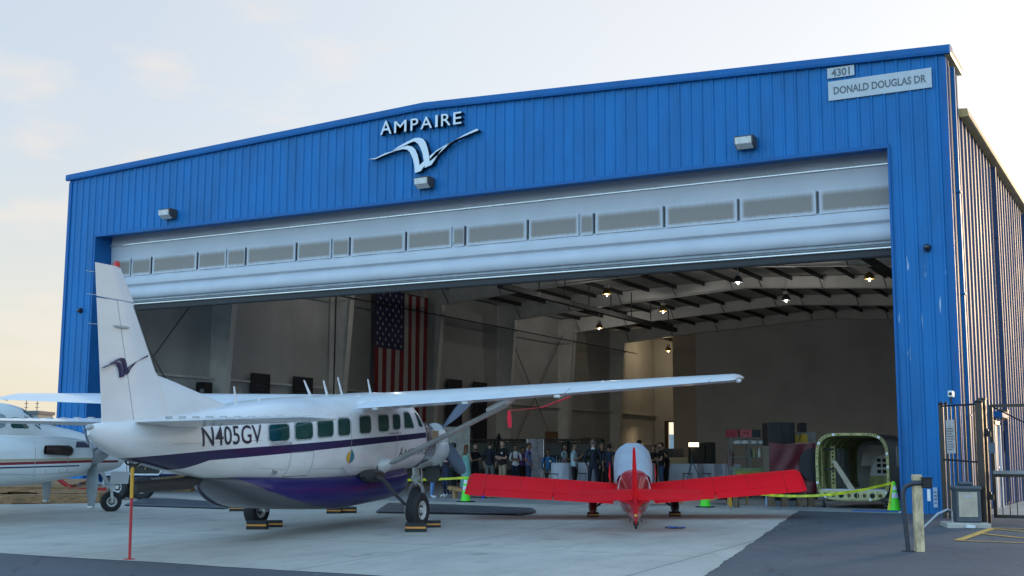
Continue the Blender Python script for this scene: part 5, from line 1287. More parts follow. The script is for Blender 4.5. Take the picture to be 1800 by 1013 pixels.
cabinet(1173, 1206, 786, 57, .8, 'low black cabinet behind the guests on the right', M_blackcab)
f = at(1222, 779, 55.3); b = MB(); b.box((-.22,-.01,-.09), (.22,.01,.09)); o = b.build('cabinet_light', mat('lit cabinet lamp', (1.,.8,.5), .4, var=0, emis=1.6)); o.location = f; o.rotation_euler = (0,0,YAW); tag(o, 'small warm light glowing at the top of the black fridge', 'light')
t = thing('armchair', 'cream armchair with a dark figure shaped gap behind the counter', 'chair', floorat(1199, 53), YAW); t['label'] = 'cream armchair standing behind the cloth covered counter'
b = MB(); b.box((-.42,-.1,.2), (.42,.6,.55), bev=.06); b.build('seat', mat('cream fabric', (.40,.32,.20), .8), t); b = MB(); b.box((-.42,.5,.4), (.42,.68,1.25), bev=.08); b.build('backrest', mat('cream fabric', (.40,.32,.20), .8), t)
for s in (-1,1): b = MB(); b.box((s*.42-.09,-.1,.2), (s*.42+.09,.6,.8), bev=.05); b.build('armrest', mat('cream fabric', (.40,.32,.20), .8), t)
# shelving with boxes, near the fuselage shell
SHD = 40
t = thing('shelving_unit', 'grey metal shelving loaded with bottles and red boxes', 'shelf', floorat(1322, SHD), YAW)
w = (at(1355, 800, SHD)-at(1290, 800, SHD)).dot(rgt)/2; top = at(1322, 765, SHD).z
zs = [.12, .62, at(1322, 800, SHD).z, at(1322, 776, SHD).z, top]
for sx in (-1,.0,1):
    for y in (0,.5): b = MB(); b.box((sx*w-.02,y-.02,0), (sx*w+.02,y+.02,top)); b.build('upright', mat('shelf grey', (.16,.17,.17), .5), t)
for z in zs: b = MB(); b.box((-w,-.02,z-.03), (w,.52,z)); b.build('shelf', mat('shelf grey', (.16,.17,.17), .5), t)
def onshelf(name, lab, cat, x, z, mb, m, grp): 
    o = mb.build(name, m); o.location = t.location+rgt*x+V((0,0,z))+fh*.12; o.rotation_euler = (0,0,YAW); tag(o, lab, cat, grp)
M_rbox = mat('red carton', (.32,.03,.04), .6, var=.35, scale=14)
for x, ww, m, lab in ((-.40,.34,M_rbox,'red carton on the left end of the shelving top'),(.02,.40,mat('red carton white print', (.42,.08,.09), .6, var=.5, scale=10),'red carton with pale print in the middle of the shelving top'),(.42,.28,mat('dark green carton', (.02,.03,.03), .6),'dark carton on the right end of the shelving top')):
    b = MB(); b.box((0,0,0), (ww,.3,.26), bev=.01); onshelf('carton', lab, 'box', x-.3, top, b, m, 'cartons on top of the shelving')
for i in range(4):
    b = MB(); b.lathe((0,0,0), (0,0,1), [(0,.05),(.2,.05),(.25,.02),(.31,.02),(.31,0)], 10); m = (mat('cleaner green', (.25,.32,.12), .4), mat('cleaner white', (.6,.6,.58), .4), mat('cleaner teal', (.06,.14,.15), .4), mat('cleaner white', (.6,.6,.58), .4))[i]
    onshelf('spray_bottle', ('pale green spray bottle on the middle shelf','white spray bottle on the middle shelf','dark teal spray bottle on the middle shelf','white spray bottle on the middle shelf')[i], 'bottle', (.18,.34,.05,.5)[i], zs[2], b, m, 'spray bottles on the middle shelf')
for i, x in enumerate((-.35,-.1,.15,.45)):
    b = MB(); b.grid([[(r_*.16*cos(2*pi*k/10), r_*.1*sin(2*pi*k/10), z_) for k in range(10)] for r_, z_ in ((1,0),(1.05,.05),(.7,.10),(.2,.12))], True, cap=True); onshelf('bag', 'white plastic bag lying on the upper shelf', 'bag', x, zs[3], b, mat('white bag', (.55,.55,.53), .5), 'white bags on the upper shelf')
b = MB(); b.box((0,0,0), (.62,.3,.2), bev=.02); onshelf('toolbox', 'yellow case on the lower shelf of the shelving', 'box', -.02, zs[1]-.0, b, mat('yellow case', (.55,.30,.02), .5), None)
e = thing('fire_extinguisher', 'red fire extinguisher hanging left of the grey shelving', 'extinguisher', floorat(1288, 41)+V((0,0,.95)), 0)
b = MB(); b.lathe((0,0,0), (0,0,1), [(0,.08),(.02,.1),(.42,.1),(.5,.05),(.53,.03)], 14); b.build('cylinder', mat('extinguisher red', (.24,.01,.015), .4), e, True); b = MB(); b.tube([(0,0,.53),(0,0,.6),(.12,0,.58)], .018, 6); b.tube([(.03,0,.55),(.13,0,.45),(.12,0,.2)], .012, 6); b.build('valve', M_black, e)
b = MB(); b.tube([(0,.1,-.95),(0,.1,.5)], .02, 6); b.build('stand', M_darksteel, e)
# green panels leaning
M_gp = mat('zinc green primer', (.22,.28,.16), .55, var=.15); M_yp = mat('yellow green primer', (.33,.32,.06), .5, var=.2, scale=6)
for i, (px_, lab) in enumerate(((1322, 'green framed aircraft panel leaning by the shelving, front one'), (1345, 'green framed aircraft panel leaning by the maroon tarp'))):
    t2 = thing('aircraft_panel', lab, 'panel', floorat(px_, 38.5+i*.6), YAW, 'green aircraft panels')
    R = Matrix.Rotation(radians(-25), 3, 'X'); b = MB(); b.box((-.45,0,.35), (.45,.03,1.02), rot=R, bev=.01); b.build('skin', M_gp, t2); b = MB(); b.box((-.36,-.012,.45), (.36,-.002,.9), rot=R); b.build('inner_skin', M_yp, t2)
    b = MB(); 
    for x in (-.45,0,.42): b.box((x,-.03,0), (x+.03,.2,.36))
    b.build('stand', M_darksteel, t2)
# black cabinet, grey bench with yellow bins
cabinet(1355, 1403, 738, 36, .8, 'tall black crate cabinet behind the maroon tarp', M_blackcab)
cabinet(1412, 1424, 738, 37, .4, 'small black box standing on the grey bench', M_blackcab, False, 'equipment_box', at(1418, 754, 37).z)
GB = 36.5; a, b_ = floorat(1394, GB), floorat(1448, GB); w = (b_-a).dot(rgt)/2; zt_ = at(1420, 773, GB).z; zb2 = at(1420, 754, GB).z
t = thing('work_bench', 'grey work bench behind the maroon tarp', 'bench', (a+b_)/2, YAW)
b = MB(); b.box((-w,0,zt_-.06), (w,.7,zt_)); b.build('bench_top', mat('bench grey', (.22,.22,.2), .5), t); b = MB(); b.box((-w,.6,zt_), (w,.66,zb2)); b.build('back_panel', mat('bench panel', (.30,.29,.27), .6), t)
for x in (-w,w-.06):
    for y in (0,.64): b = MB(); b.box((x,y,0), (x+.06,y+.06,zt_-.06)); b.build('leg', M_darksteel, t)
for px_, lab in ((1404, 'yellow bin on the grey bench, left one'), (1419, 'yellow bin on the grey bench, right one')):
    p = at(px_, 773, GB-.0)+fh*.25; b = MB(); b.prism([(-.13,0,0),(.13,0,0),(.1,0,.24),(-.05,0,.26)], (0,.2,0)); o = b.build('storage_bin', mat('yellow bin', (.62,.38,.02), .5)); o.location = p; o.location.z = zt_; o.rotation_euler = (0,0,YAW); tag(o, lab, 'bin', 'yellow bins on the grey bench')
# maroon tarp over a crate on wooden trestles
M_tarp = mat('glossy maroon tarp', (.085,.007,.011), .42, var=.12, scale=2, bump=.3, bscale=3.5)
TPD = 31.3
t = thing('covered_crate', 'glossy maroon tarp drawn over a crate on wooden trestles', 'crate', floorat(1397, TPD), YAW+.06)
w = (at(1440, 800, TPD)-at(1357, 800, TPD)).dot(rgt)/2; zt_ = at(1390, 773, TPD).z; zb2 = at(1390, 862, TPD).z
rows = []
for j in range(15):
    v = j/14; z = zb2+(zt_-zb2)*v; row = []
    for i in range(27):
        u = i/26; x = -w+2*w*u; sag = .05*sin(u*pi)*v*v; fold = .02*sin((u*5.2-v*2.4)*3+.6*sin(v*6))*(.3+u)*(.4+.6*sin(v*pi))
        row.append((x, -.02-fold, z-sag*1.2))
    rows.append(row)
rows.append([(x, y+.7, z+.02) for x, y, z in rows[-1]])
MB().grid(rows).build('tarp', M_tarp, t, True, 70)
b = MB(); b.box((-w+.02,.04,zb2), (w-.02,.68,zt_-.09)); b.build('crate_body', mat('crate board', (.12,.09,.06), .7), t)
b = MB(); n = 14; c0 = (w*.95, zb2+(zt_-zb2)*.56)
b.prism([(c0[0]-.42*abs(sin(pi*k/n))**.8-.0, -.10, c0[1]+.42*cos(pi*k/n)) for k in range(n+1)], (0,.02,0)); b.build('dark_patch', mat('dark cover patch', (.02,.02,.024), .5), t)
M_beam = mat('rough timber', (.16,.105,.06), .75, var=.25, scale=6, stretch=(6,6,1))
for x in (-w+.08, -w*.3, w*.35, w-.1):
    b = MB(); b.box((x-.075,.1,0), (x+.075,.25,zb2)); b.build('trestle_leg', M_beam, t)
b = MB(); b.tube([(-w*.3,.12,.15), (-w*.3+.35,.12,zb2)], .025, 6); b.tube([(w*.35,.12,.15), (w*.35+.3,.12,zb2)], .025, 6); b.build('trestle_brace', M_beam, t)
p = G(1298, 889); o = thing('timber_post', 'short timber block standing behind the second cone', 'block', p); b = MB(); b.box((-.06,-.06,0), (.06,.06,.42), bev=.008); b.build('block', M_beam, o); b = MB(); b.box((-.07,-.07,.42), (.07,.07,.45)); b.build('cap', M_darksteel, o)
p = G(1288, 895); o = thing('tape_tag', 'yellow tag hanging behind the right wing of the red plane', 'tag', p); b = MB(); b.box((-.03,-.01,.1), (.03,.01,.5)); b.build('tag_plate', M_ylw, o); b = MB(); b.tube([(0,0,.5),(0,0,.72)], .006, 4); b.tube([(0,0,.1),(.02,0,.02)], .006, 4); b.build('cord', M_black, o)
# open fuselage shell ---------------------------------------------------
SY = 2.05
pL, pR, pT, pB = on(1437, 815, 1, SY), on(1566, 815, 1, SY), on(1500, 756, 1, SY), on(1500, 875, 1, SY)
SXc = (pL.x+pR.x)/2; SW = (pR.x-pL.x)/2; SZ0, SZ1 = pB.z, pT.z
shell = thing('fuselage_section', 'cut open navy aircraft fuselage shell with green primed ribs on a dolly', 'fuselage', (SXc, SY, 0))
M_navy = mat('navy fuselage skin', (.012,.018,.045), .35, var=.2, coat=.3); M_prim = mat('yellow green zinc primer', (.38,.35,.13), .55, var=.25, scale=7); M_primd = mat('dull green primer', (.27,.27,.10), .6, var=.25, scale=7)
M_hole = mat('dark hole', (.010,.010,.009), .8); M_int = mat('grey cabin liner', (.50,.51,.52), .6, var=.1); M_cream = mat('cream primer floor beam', (.50,.47,.24), .5, var=.15, scale=6)
def sr(y, k=1., N=56, sink=0.):
    zm, hz = (SZ0+SZ1)/2, (SZ1-SZ0)/2*k; out = []
    for i in range(N):
        a = 2*pi*i/N; c, s = cos(a), sin(a)
        out.append((SW*k*math.copysign(abs(c)**(2/4.6), c), y, zm+sink+hz*math.copysign(abs(s)**(2/(4.6 if s < 0 else 3.6)), s)))
    return out
b = MB(); b.grid([sr(0), sr(1.2), sr(2.6), sr(3.4, .97), sr(3.9, .86)], True); b.build('skin', M_navy, shell, True, 60)
b = MB(); b.poly(sr(3.88,.86)); b.build('bulkhead', M_int, shell)
b = MB(); b.grid([sr(.02,.985), sr(1.2,.975), sr(2.6,.97), sr(3.85,.84)], True); b.build('inner_skin', M_primd, shell, True, 60)
b = MB(); b.grid([sr(-.015,1.005), sr(-.02,1.0), sr(-.02,.93), sr(.02,.925), sr(.05,.985)], True); b.build('frame_ring', M_prim, shell, True, 30)
for y in (.55, 1.1, 1.7, 2.3): b = MB(); b.grid([sr(y,.975), sr(y,.92), sr(y+.04,.92), sr(y+.04,.975)], True); b.build('rib', M_primd, shell, True, 30)
b = MB(); rg0 = sr(-.024, .966, 64)
for i, p in enumerate(rg0):
    if p[2] < SZ0+.25: continue
    b.lathe(p, (0,-1,0), [(0,.017),(.004,.017),(.004,0)], 6)
b.build('rivet_holes', M_hole, shell)['kind'] = 'stuff'
b = MB()
for i in (0,5,9,13,17,21,25,29,33): p = rg0[(i*2) % 64]; b.box((p[0]-.03,-.045,p[2]-.03), (p[0]+.03,-.02,p[2]+.03))
b.build('white_tags', M_white, shell)['kind'] = 'stuff'
b = MB(); fw_ = SW*.93; b.prism([(-fw_,-.03,SZ0+.25), (-fw_*.92,-.03,SZ0+.10), (-fw_*.7,-.03,SZ0+.03), (fw_*.7,-.03,SZ0+.03), (fw_*.92,-.03,SZ0+.10), (fw_,-.03,SZ0+.25)], (0,.06,0)); fb2 = b.build('floor_beam', M_cream, shell)
for k in range(8): b = MB(); x = -fw_*.8+k*fw_*1.6/7; b.lathe((x,-.031,SZ0+.13), (0,-1,0), [(0,.065 if k % 2 == 0 else .05),(.004,.065 if k % 2 == 0 else .05),(.004,0)], 14); b.build('lightening_hole', mat('hole amber', (.10,.07,.02), .7) if k % 2 else M_hole, fb2)
for k in (1,3,4,6): b = MB(); x = -fw_+k*2*fw_/7; b.box((x-.008,-.045,SZ0+.05), (x+.008,-.03,SZ0+.24)); b.build('stiffener', M_prim, fb2)
b = MB(); b.box((-fw_,0,SZ0+.25), (fw_,3.0,SZ0+.28)); b.build('cabin_floor', M_int, shell)
# left inner wall stiffener with holes, side liner with windows
b = MB(); b.box((-SW*.98+.02,.35,SZ0+.3), (-SW*.98+.06,.45,SZ1-.25)); b.build('stringer', M_prim, shell)
sh = MB()
for k in range(11): sh.lathe((-SW*.66,.50,SZ0+.42+k*.095), (0,-1,0), [(0,.028),(.004,.028),(.004,0)], 8)
b = MB(); b.box((-SW*.72,.505,SZ0+.28), (-SW*.60,.53,SZ1-.3)); strg = b.build('stringer', M_prim, shell); sh.build('holes', M_hole, strg)['kind'] = 'stuff'
b = MB(); b.box((-SW*.97,.45,SZ0+.75), (-SW*.62,.49,SZ0+.80)); b.box((-SW*.97,.45,SZ1-.42), (-SW*.62,.49,SZ1-.37)); build_each(b, 'cross_brace', M_darksteel, shell)
b = MB(); b.box((-SW*.93,1.15,SZ0+.28), (-SW*.90,3.2,SZ1-.35)); b.build('side_liner', M_int, shell)
M_pane = mat('milky window film', (.50,.52,.55), .25)
for y0, y1 in ((1.55,1.85),(2.0,2.3)): b = MB(); b.box((-SW*.90,y0,SZ0+.85), (-SW*.895,y1,SZ0+1.3)); b.build('window', M_pane, shell)
b = MB(); b.box((-SW*.90,2.45,SZ0+.28), (-SW*.885,3.2,SZ0+1.3)); b.build('door', mat('grey inner door', (.42,.43,.44), .5), shell)
b = MB(); b.prism([(-SW*.45,2.75,SZ0+.85), (SW*.86,2.75,SZ0+.85), (SW*.86,3.35,SZ1-.30), (-SW*.32,3.35,SZ1-.26), (-SW*.48,3.3,SZ1-.36)], (0,.03,0)); b.build('windshield_film', mat('film toned as reflected sky', (.86,.78,.82), .35, var=.15, scale=2), shell)  # pale pink base colour stands in for sky reflected in the film
b = MB(); b.prism([(-SW*.15,2.6,SZ0+.55), (SW*.93,2.6,SZ0+.6), (SW*.93,2.6,SZ0+1.12), (SW*.5,2.6,SZ0+1.2), (SW*.1,2.6,SZ0+1.1), (-SW*.12,2.6,SZ0+.8)], (0,.08,0)); ip = b.build('instrument_panel', mat('pale instrument panel', (.60,.61,.62), .5, var=.1), shell)
gk = 0
for zz in (.70,.86,1.0):
    for xx in (.12,.28,.44,.60,.76):
        b = MB(); b.box((SW*xx-.05,2.585,SZ0+zz-.045), (SW*xx+.05,2.6,SZ0+zz+.045)); b.build('gauge_opening', M_hole, ip)
b = MB(); b.box((-SW*.1,2.3,SZ0+.28), (SW*.9,2.75,SZ0+.58)); b.build('lower_console', M_primd, shell)
b = MB(); b.box((-.07,0,0), (.07,.03,1.15), rot=Matrix.Rotation(radians(-28),3,'Y')); b.xf(Matrix.Translation((-SW*.60+.54,.3,SZ0+.26))@Matrix.Rotation(0,4,'X')); b.v = [(x-.54+.0 if False else x, y, z) for x, y, z in b.v]
b2 = MB(); b2.prism([(-SW*.66,.3,SZ0+1.0), (-SW*.52,.3,SZ0+.98), (-SW*.02,.3,SZ0+.28), (-SW*.2,.3,SZ0+.28)], (0,.03,0)); pk = b2.build('wood_plank', mat('pale plank', (.42,.36,.26), .7), shell)
b = MB(); b.box((-SW*.8,.2,.16), (-SW*.7,3,.26)); b.box((SW*.7,.2,.16), (SW*.8,3,.26)); b.box((-SW*.98,.1,.20), (SW*.98,.2,.28)); b.build('dolly', mat('dolly grey', (.12,.12,.12), .5), shell)
for x in (-.85,.85):
    b = MB(); b.tube([(SW*x,.15,.2), (SW*x,.15,.1)], .02, 6); b.lathe((SW*x-.03,.17,.065), (1,0,0), [(0,.065),(.06,.065)], 14); b.build('caster', M_black, shell)
b = MB(); b.box((SW*.99,.9,SZ0+.85), (SW*1.012,1.5,SZ0+1.35)); b.build('side_window', M_pane, shell)
p = G(1545, 894); o = thing('floor_mat', 'flat blue mat on the hangar threshold before the open fuselage shell', 'mat', p); b = MB(); b.box((-.55,-.06,0), (.5,.06,.03), bev=.01); b.build('mat', mat('blue mat', (.02,.10,.35), .6), o); b = MB(); b.box((.5,-.06,0), (.85,.06,.02)); b.build('mat_end', M_white, o)
# more boxes and crates against the inner wall behind the guests
M_card = mat('brown carton', (.17,.085,.035), .8)
for px_, top_, wpx, dep, lab in ((973, 758, 22, 62, 'orange brown wooden crate on the dark bench behind the seated man'), (1045, 768, 40, 64, 'dark brown crate stack behind the man in the navy suit')):
    zt_ = at(px_, top_, dep).z; w = wpx*dep/2157/2; o = thing('crate', lab, 'crate', floorat(px_, dep), YAW)
    b = MB(); b.box((-w,0,.95), (w,.6,zt_), bev=.01); b.build('box', M_card, o); b = MB(); b.box((-w-.3,-.05,.88), (w+.3,.7,.95)); b.box((-w-.25,0,0), (-w-.17,.6,.88)); b.box((w+.17,0,0), (w+.25,.6,.88)); b.build('bench', M_darksteel, o)
t = thing('pull_up_banner', 'pale upright display banner behind the man in the violet polo', 'banner', floorat(944, 52), YAW)
b = MB(); b.box((-.32,0,.05), (.32,.02,2.0)); b.build('sheet', mat('pale banner print', (.36,.35,.42), .5, var=.35, scale=4), t); b = MB(); b.box((-.36,-.1,0), (.36,.1,.05)); b.tube([(-.35,.02,0),(-.35,.02,2.0)], .02, 6); b.tube([(.35,.02,0),(.35,.02,2.0)], .02, 6); b.build('frame', M_alu, t)
b = MB(); b.tube([(0,0,0),(0,0,1.3),(.05,.1,1.95),(.15,.1,2.2),(.2,.1,2.0)], .09, 10); o = thing('flexible_duct', 'black flexible duct rising behind the man in the dark shirt', 'duct', floorat(873, 54), 0); b.build('hose', M_black, o, True); b = MB(); b.box((-.3,-.3,0), (.3,.3,.5), bev=.03); b.build('blower', M_black, o)
# ------------------------------------------------------------------ people
SKIN = {'l': mat('fair skin', (.50,.29,.21), .55, var=.05), 'm': mat('tan skin', (.36,.20,.13), .55, var=.05), 'd': mat('brown skin', (.20,.105,.065), .55, var=.05)}
def cloth(n, c, r=.85): return mat(n, c, r, var=.14, scale=6, bump=.3, bscale=9)
HAIRM = {'black': mat('black hair', (.010,.008,.008), .5, var=.3, scale=20), 'brown': mat('dark brown hair', (.030,.018,.012), .5, var=.3, scale=20), 'auburn': mat('auburn hair', (.17,.065,.025), .5, var=.3, scale=20), 'grey': mat('cropped grey hair', (.16,.13,.12), .6, var=.3, scale=20)}
M_eye = mat('dark eye', (.01,.008,.008), .2); M_lip = mat('lip', (.30,.10,.09), .5); M_sole = mat('white shoe', (.6,.6,.6), .6)
def person(label, px, dep, top, face, shirt, pants, shoe, skin='l', hair='brown', arms='down', sleeve=.55, group=None, sit=False, female=False, beard=False, dress=None, longhair=False, bald=False, badge=False, turn=0., collar=None, stance=.0):
    base = at(px, 850, dep); base.z = 0
    H = at(px, top, dep).z; s = (H/1.76) if not sit else 1.0
    away = V((base.x-CAM.x, base.y-CAM.y, 0)).normalized(); a0 = math.atan2(-away.y, -away.x)   # facing the viewer
    rz = a0+radians(face)
    t = thing('person', label, 'person', base, rz, group)
    J = {}; E = []; RAD = {}; ZN = []
    def add(n, p, r, par=None, zone=None):
        J[n] = V(p); RAD[n] = r if isinstance(r, tuple) else (r, r)
        if par: E.append((par, n)); ZN.append((par, n, zone))
    fw_ = .9 if female else 1.; zo_ = 0.
    if sit: zo_ = .74-.98
    add('pel', (0,0,.97+zo_), (.125,.16*fw_)); add('waist', (0.01,0,1.12+zo_), (.105,.145*fw_), 'pel', 'torso'); add('chest', (0.0,0,1.30+zo_), (.12,.17*fw_), 'waist', 'torso'); add('nb', (-.015,0,1.45+zo_), (.075,.09), 'chest', 'torso'); add('neck', (.0,0,1.53+zo_), .052, 'nb', 'neck'); add('head0', (.015,0,1.60+zo_), .06, 'neck', 'neck')
    for sd, nm in ((1,'L'),(-1,'R')):
        add('sh'+nm, (-.01,sd*.185*fw_,1.42+zo_), .062*fw_, 'nb', 'torso')
        el, wr, pd = (-.03,sd*.235,1.13), (.06,sd*.24,.88), (0,0,-1)
        if arms == 'crossed': el, wr, pd = (.07,sd*.25,1.14), (.20,-sd*.02,1.16+sd*.03), (0.05,-sd*1,.1)
        elif arms == 'pockets': el, wr, pd = (-.06,sd*.29,1.15), (.03,sd*.21,.93), (.3,-sd*.1,-1)
        elif arms == 'phone': el, wr, pd = (.05,sd*.22,1.13), (.28,sd*.07,1.18), (1,-sd*.2,.2)
        elif arms == 'hip': el, wr, pd = (-.05,sd*.27,1.14), (.10,sd*.2,.97), (.5,-sd*.3,-.6)
        elif arms == 'onehead' and sd < 0: el, wr, pd = (.06,sd*.30,1.40), (.10,sd*.16,1.63), (0,-sd*.8,.4)
        elif arms == 'sit': el, wr, pd = (.02,sd*.25,1.14), (.24,sd*.14,1.02), (1,-sd*.2,-.2)
        elif arms == 'gesture': el, wr, pd = (.06,sd*.23,1.14), (.26,sd*.1,1.27), (.5,-sd*.4,.6)
        el = (el[0],el[1]*fw_,el[2]+zo_); wr = (wr[0],wr[1]*fw_,wr[2]+zo_); pd = V(pd).normalized()
        add('el'+nm, el, .043*fw_, 'sh'+nm, 'uarm'); add('wr'+nm, wr, .029, 'el'+nm, 'farm')
        w = V(wr); pm = w+pd*.055; add('pm'+nm, pm, (.03,.03), 'wr'+nm, 'hand')
        sx = pd.cross(V((1,0,0)) if abs(pd.x) < .8 else V((0,0,1))).normalized()
        add('th'+nm, w+pd*.05+sx*.045, .010, 'wr'+nm, 'hand')
        for k, (o, ln) in enumerate(((-.027,.06),(-.009,.07),(.009,.066),(.027,.052))):
            c_ = V((.0,0,0)); add(f'f{k}{nm}', pm+sx*o+pd*.03, .0095, 'pm'+nm, 'hand'); add(f'g{k}{nm}', pm+sx*o*1.1+pd*(.03+ln*.8)+V((.015,-sd*.01,0)), .008, f'f{k}{nm}', 'hand')
        if sit:
            add('hip'+nm, (.02,sd*.1,.93+zo_), .10, 'pel', 'thigh'); add('kn'+nm, (.44,sd*.17,.66), .068, 'hip'+nm, 'thigh'); add('an'+nm, (.36,sd*.16,.24), .043, 'kn'+nm, 'shin'); add('to'+nm, (.52,sd*.17,.20), .036, 'an'+nm, 'foot')
        else:
            st = .10+stance; add('hip'+nm, (0,sd*.095,.90), .098*fw_, 'pel', 'thigh'); add('kn'+nm, (.02,sd*(.10+stance*.5),.50), .064, 'hip'+nm, 'thigh'); add('an'+nm, (-.02,sd*st,.09), .042, 'kn'+nm, 'shin'); add('to'+nm, (.14,sd*(st+.02),.035), .036, 'an'+nm, 'foot')
    names = list(J); me = bpy.data.meshes.new('skeleton'); me.from_pydata([J[n]*s for n in names], [(names.index(a), names.index(b)) for a, b in E], []); ob = bpy.data.objects.new('skeleton', me); COL.objects.link(ob)
    sk = ob.modifiers.new('skin', 'SKIN'); sk.use_smooth_shade = True; sk.branch_smoothing = .35
    for i, n in enumerate(names):
        me.skin_vertices[0].data[i].radius = (RAD[n][0]*s, RAD[n][1]*s); me.skin_vertices[0].data[i].use_root = (n == 'pel')
    ss = ob.modifiers.new('sub', 'SUBSURF'); ss.levels = 1; ss.render_levels = 1
    dg = bpy.context.evaluated_depsgraph_get(); dg.update(); bm_ = bpy.data.meshes.new_from_object(ob.evaluated_get(dg)); bpy.data.objects.remove(ob); bpy.data.meshes.remove(me)
    # head joined to the body surface
    bm = bmesh.new(); bm.from_mesh(bm_); hb_ = MB(); hz = J['head0'].z
    hw = [(-.045,.045,.050,.03),(-.02,.056,.066,.028),(.02,.066,.082,.018),(.06,.072,.092,.01),(.10,.074,.096,.004),(.14,.070,.092,0),(.17,.054,.072,0),(.188,.030,.042,0)]
    R = Matrix.Rotation(radians(turn), 3, 'Z'); hc = V((.015,0,hz)); rows = []
    for dz, wy, wx, fo in hw:
        row = []
        for k in range(20):
            a = 2*pi*k/20; x = wx*cos(a)*(1.0 if cos(a) > 0 else 1.05)+fo*.5; y = wy*sin(a)
            if dz in (.02,.06) and k == 0: x += .022 if dz == .02 else .012
            if dz == -.02 and k in (0,): x += .006
            row.append((R@V((x,y,0))+V((hc.x,hc.y,hc.z+dz)))*s)
        rows.append(row)
    hb_.grid(rows, True, cap=True)
    for sd in (-1,1):
        i0 = len(hb_.v); hb_.grid([[(R@V((-.005+r_*.03*cos(2*pi*k/8), sd*(.073+o), 0))+V((hc.x,hc.y,hc.z+.055+r_*.035*sin(2*pi*k/8))))*s for k in range(8)] for r_, o in ((1,-.005),(1,.012),(.4,.016))], True, cap=True)
    nb0 = len(bm.faces); vs = [bm.verts.new(v) for v in hb_.v]
    for f in hb_.f:
        try: bm.faces.new([vs[i] for i in f])
        except ValueError: pass
    ev = []
    bm.faces.ensure_lookup_table(); bmesh.ops.recalc_face_normals(bm, faces=bm.faces)
    mats = [SKIN[skin], shirt, pants, shoe]
    bz = (.98 if not sit else .98+zo_)*s
    for i, f in enumerate(bm.faces):
        f.smooth = True; c = f.calc_center_median()
        if i >= nb0: f.material_index = 0; continue
        best, bd, bt_ = None, 9, 0
        for a, b_, z in ZN:
            A, B = J[a]*s, J[b_]*s; ab = B-A; tt = max(0, min(1, (c-A).dot(ab)/ab.length_squared)); d = (c-A-ab*tt).length-(RAD[a][0]*(1-tt)+RAD[b_][0]*tt)*s
            if d < bd: best, bd, bt_ = z, d, tt
        mi = 0
        if best == 'torso': mi = 1 if c.z > bz-.06*s else 2
        elif best == 'uarm': mi = 1 if bt_ < sleeve or sleeve > .99 else 0
        elif best == 'farm': mi = 1 if sleeve > 1 and bt_ < sleeve-1 else 0
        elif best in ('thigh','shin'): mi = 2 if (c.z < bz-.06*s or sit) else 1
        elif best == 'foot': mi = 3
        f.material_index = mi
    bm_.materials.clear()
    for m in mats: bm_.materials.append(m)
    bm.to_mesh(bm_); bm.free()
    bm_.name = 'body'; bo = bpy.data.objects.new('body', bm_); COL.objects.link(bo); bo.parent = t
    def hp(x, y, z): return (R@V((x,y,0))+V((hc.x,hc.y,hc.z+z)))*s
    e = MB()
    for sd in (-1,1): e.poly([hp(.0905+.002*0, sd*.03+dy, .075+dz) for dy, dz in ((-.013,0),(0,-.006),(.013,0),(0,.007))])
    for sd in (-1,1): e.poly([hp(.094, sd*.03+dy, .095+dz) for dy, dz in ((-.02,-.003),(.02,-.003),(.02,.004),(-.02,.004))])
    e.build('eyes', M_eye, t); e = MB(); e.poly([hp(.096,y_,z_) for y_, z_ in ((-.02,.005),(0,.0),(.02,.005),(0,.011))]); e.build('mouth', M_lip, t)
    if not bald:
        rows = []
        for dz, wy, wx, fo in [(.02,.066,.082,.018)]+hw[3:]+[(.196,.012,.016,0)]:
            row = []
            for k in range(20):
                a = 2*pi*k/20; front = max(0, cos(a)-.25)/.75; low = (.135-dz) > 0 and front > 0
                kx = 1.12 if not low else .86; row.append(hp(wx*kx*cos(a)*(1.05 if cos(a) < 0 else 1)+fo*.5-.004, wy*(1.12 if not low else .9)*sin(a), dz+.006))
            rows.append(row)
        hm = MB().grid(rows, True, cap=True)
        if longhair:
            rows = []
            for dz, w_, x_, dp in ((.12,.082,-.03,.075),(.02,.090,-.035,.07),(-.08,.10,-.045,.06),(-.2,.105,-.075,.05),(-.3,.085,-.085,.035),(-.35,.03,-.085,.015)): rows.append([hp(x_+dp*cos(2*pi*k/14)*(1 if cos(2*pi*k/14) < 0 else .5), w_*sin(2*pi*k/14), dz) for k in range(14)])
            hm.grid(rows, True, cap=True)
        hm.build('hair', HAIRM[hair], t, True, 70)
    if beard:
        rows = []
        for dz, wy, wx, fo in ((-.05,.040,.050,.03),(-.03,.056,.066,.03),(0,.063,.076,.024),(.025,.069,.086,.018)): rows.append([hp(wx*1.06*cos(a)+fo*.5, wy*1.06*sin(a), dz) for a in lerp_list(-1.45, 1.45, 10)])
        MB().grid(rows).build('beard', HAIRM['brown'], t, True)
    if dress:
        rows = []; n = 24
        for z, rx, ry in ((.06,.21,.25),(.3,.19,.235),(.6,.17,.215),(.92,.155,.20),(1.1,.125,.165),(1.26,.14,.17),(1.37,.11,.13),(1.46,.08,.085)): rows.append([V((rx*cos(2*pi*k/n)*(1+.05*sin(k*1.9)*(1.1-z if z < 1 else 0)), ry*sin(2*pi*k/n)*(1+.05*sin(k*2.3)*(1.1-z if z < 1 else 0)), z))*s for k in range(n)])
        MB().grid(rows, True).build('dress', dress, t, True)
    if badge: b = MB(); b.box((.128*s,.05*s,(1.30+zo_)*s), (.137*s,.13*s,(1.36+zo_)*s)); b.build('name_badge', M_white, t)
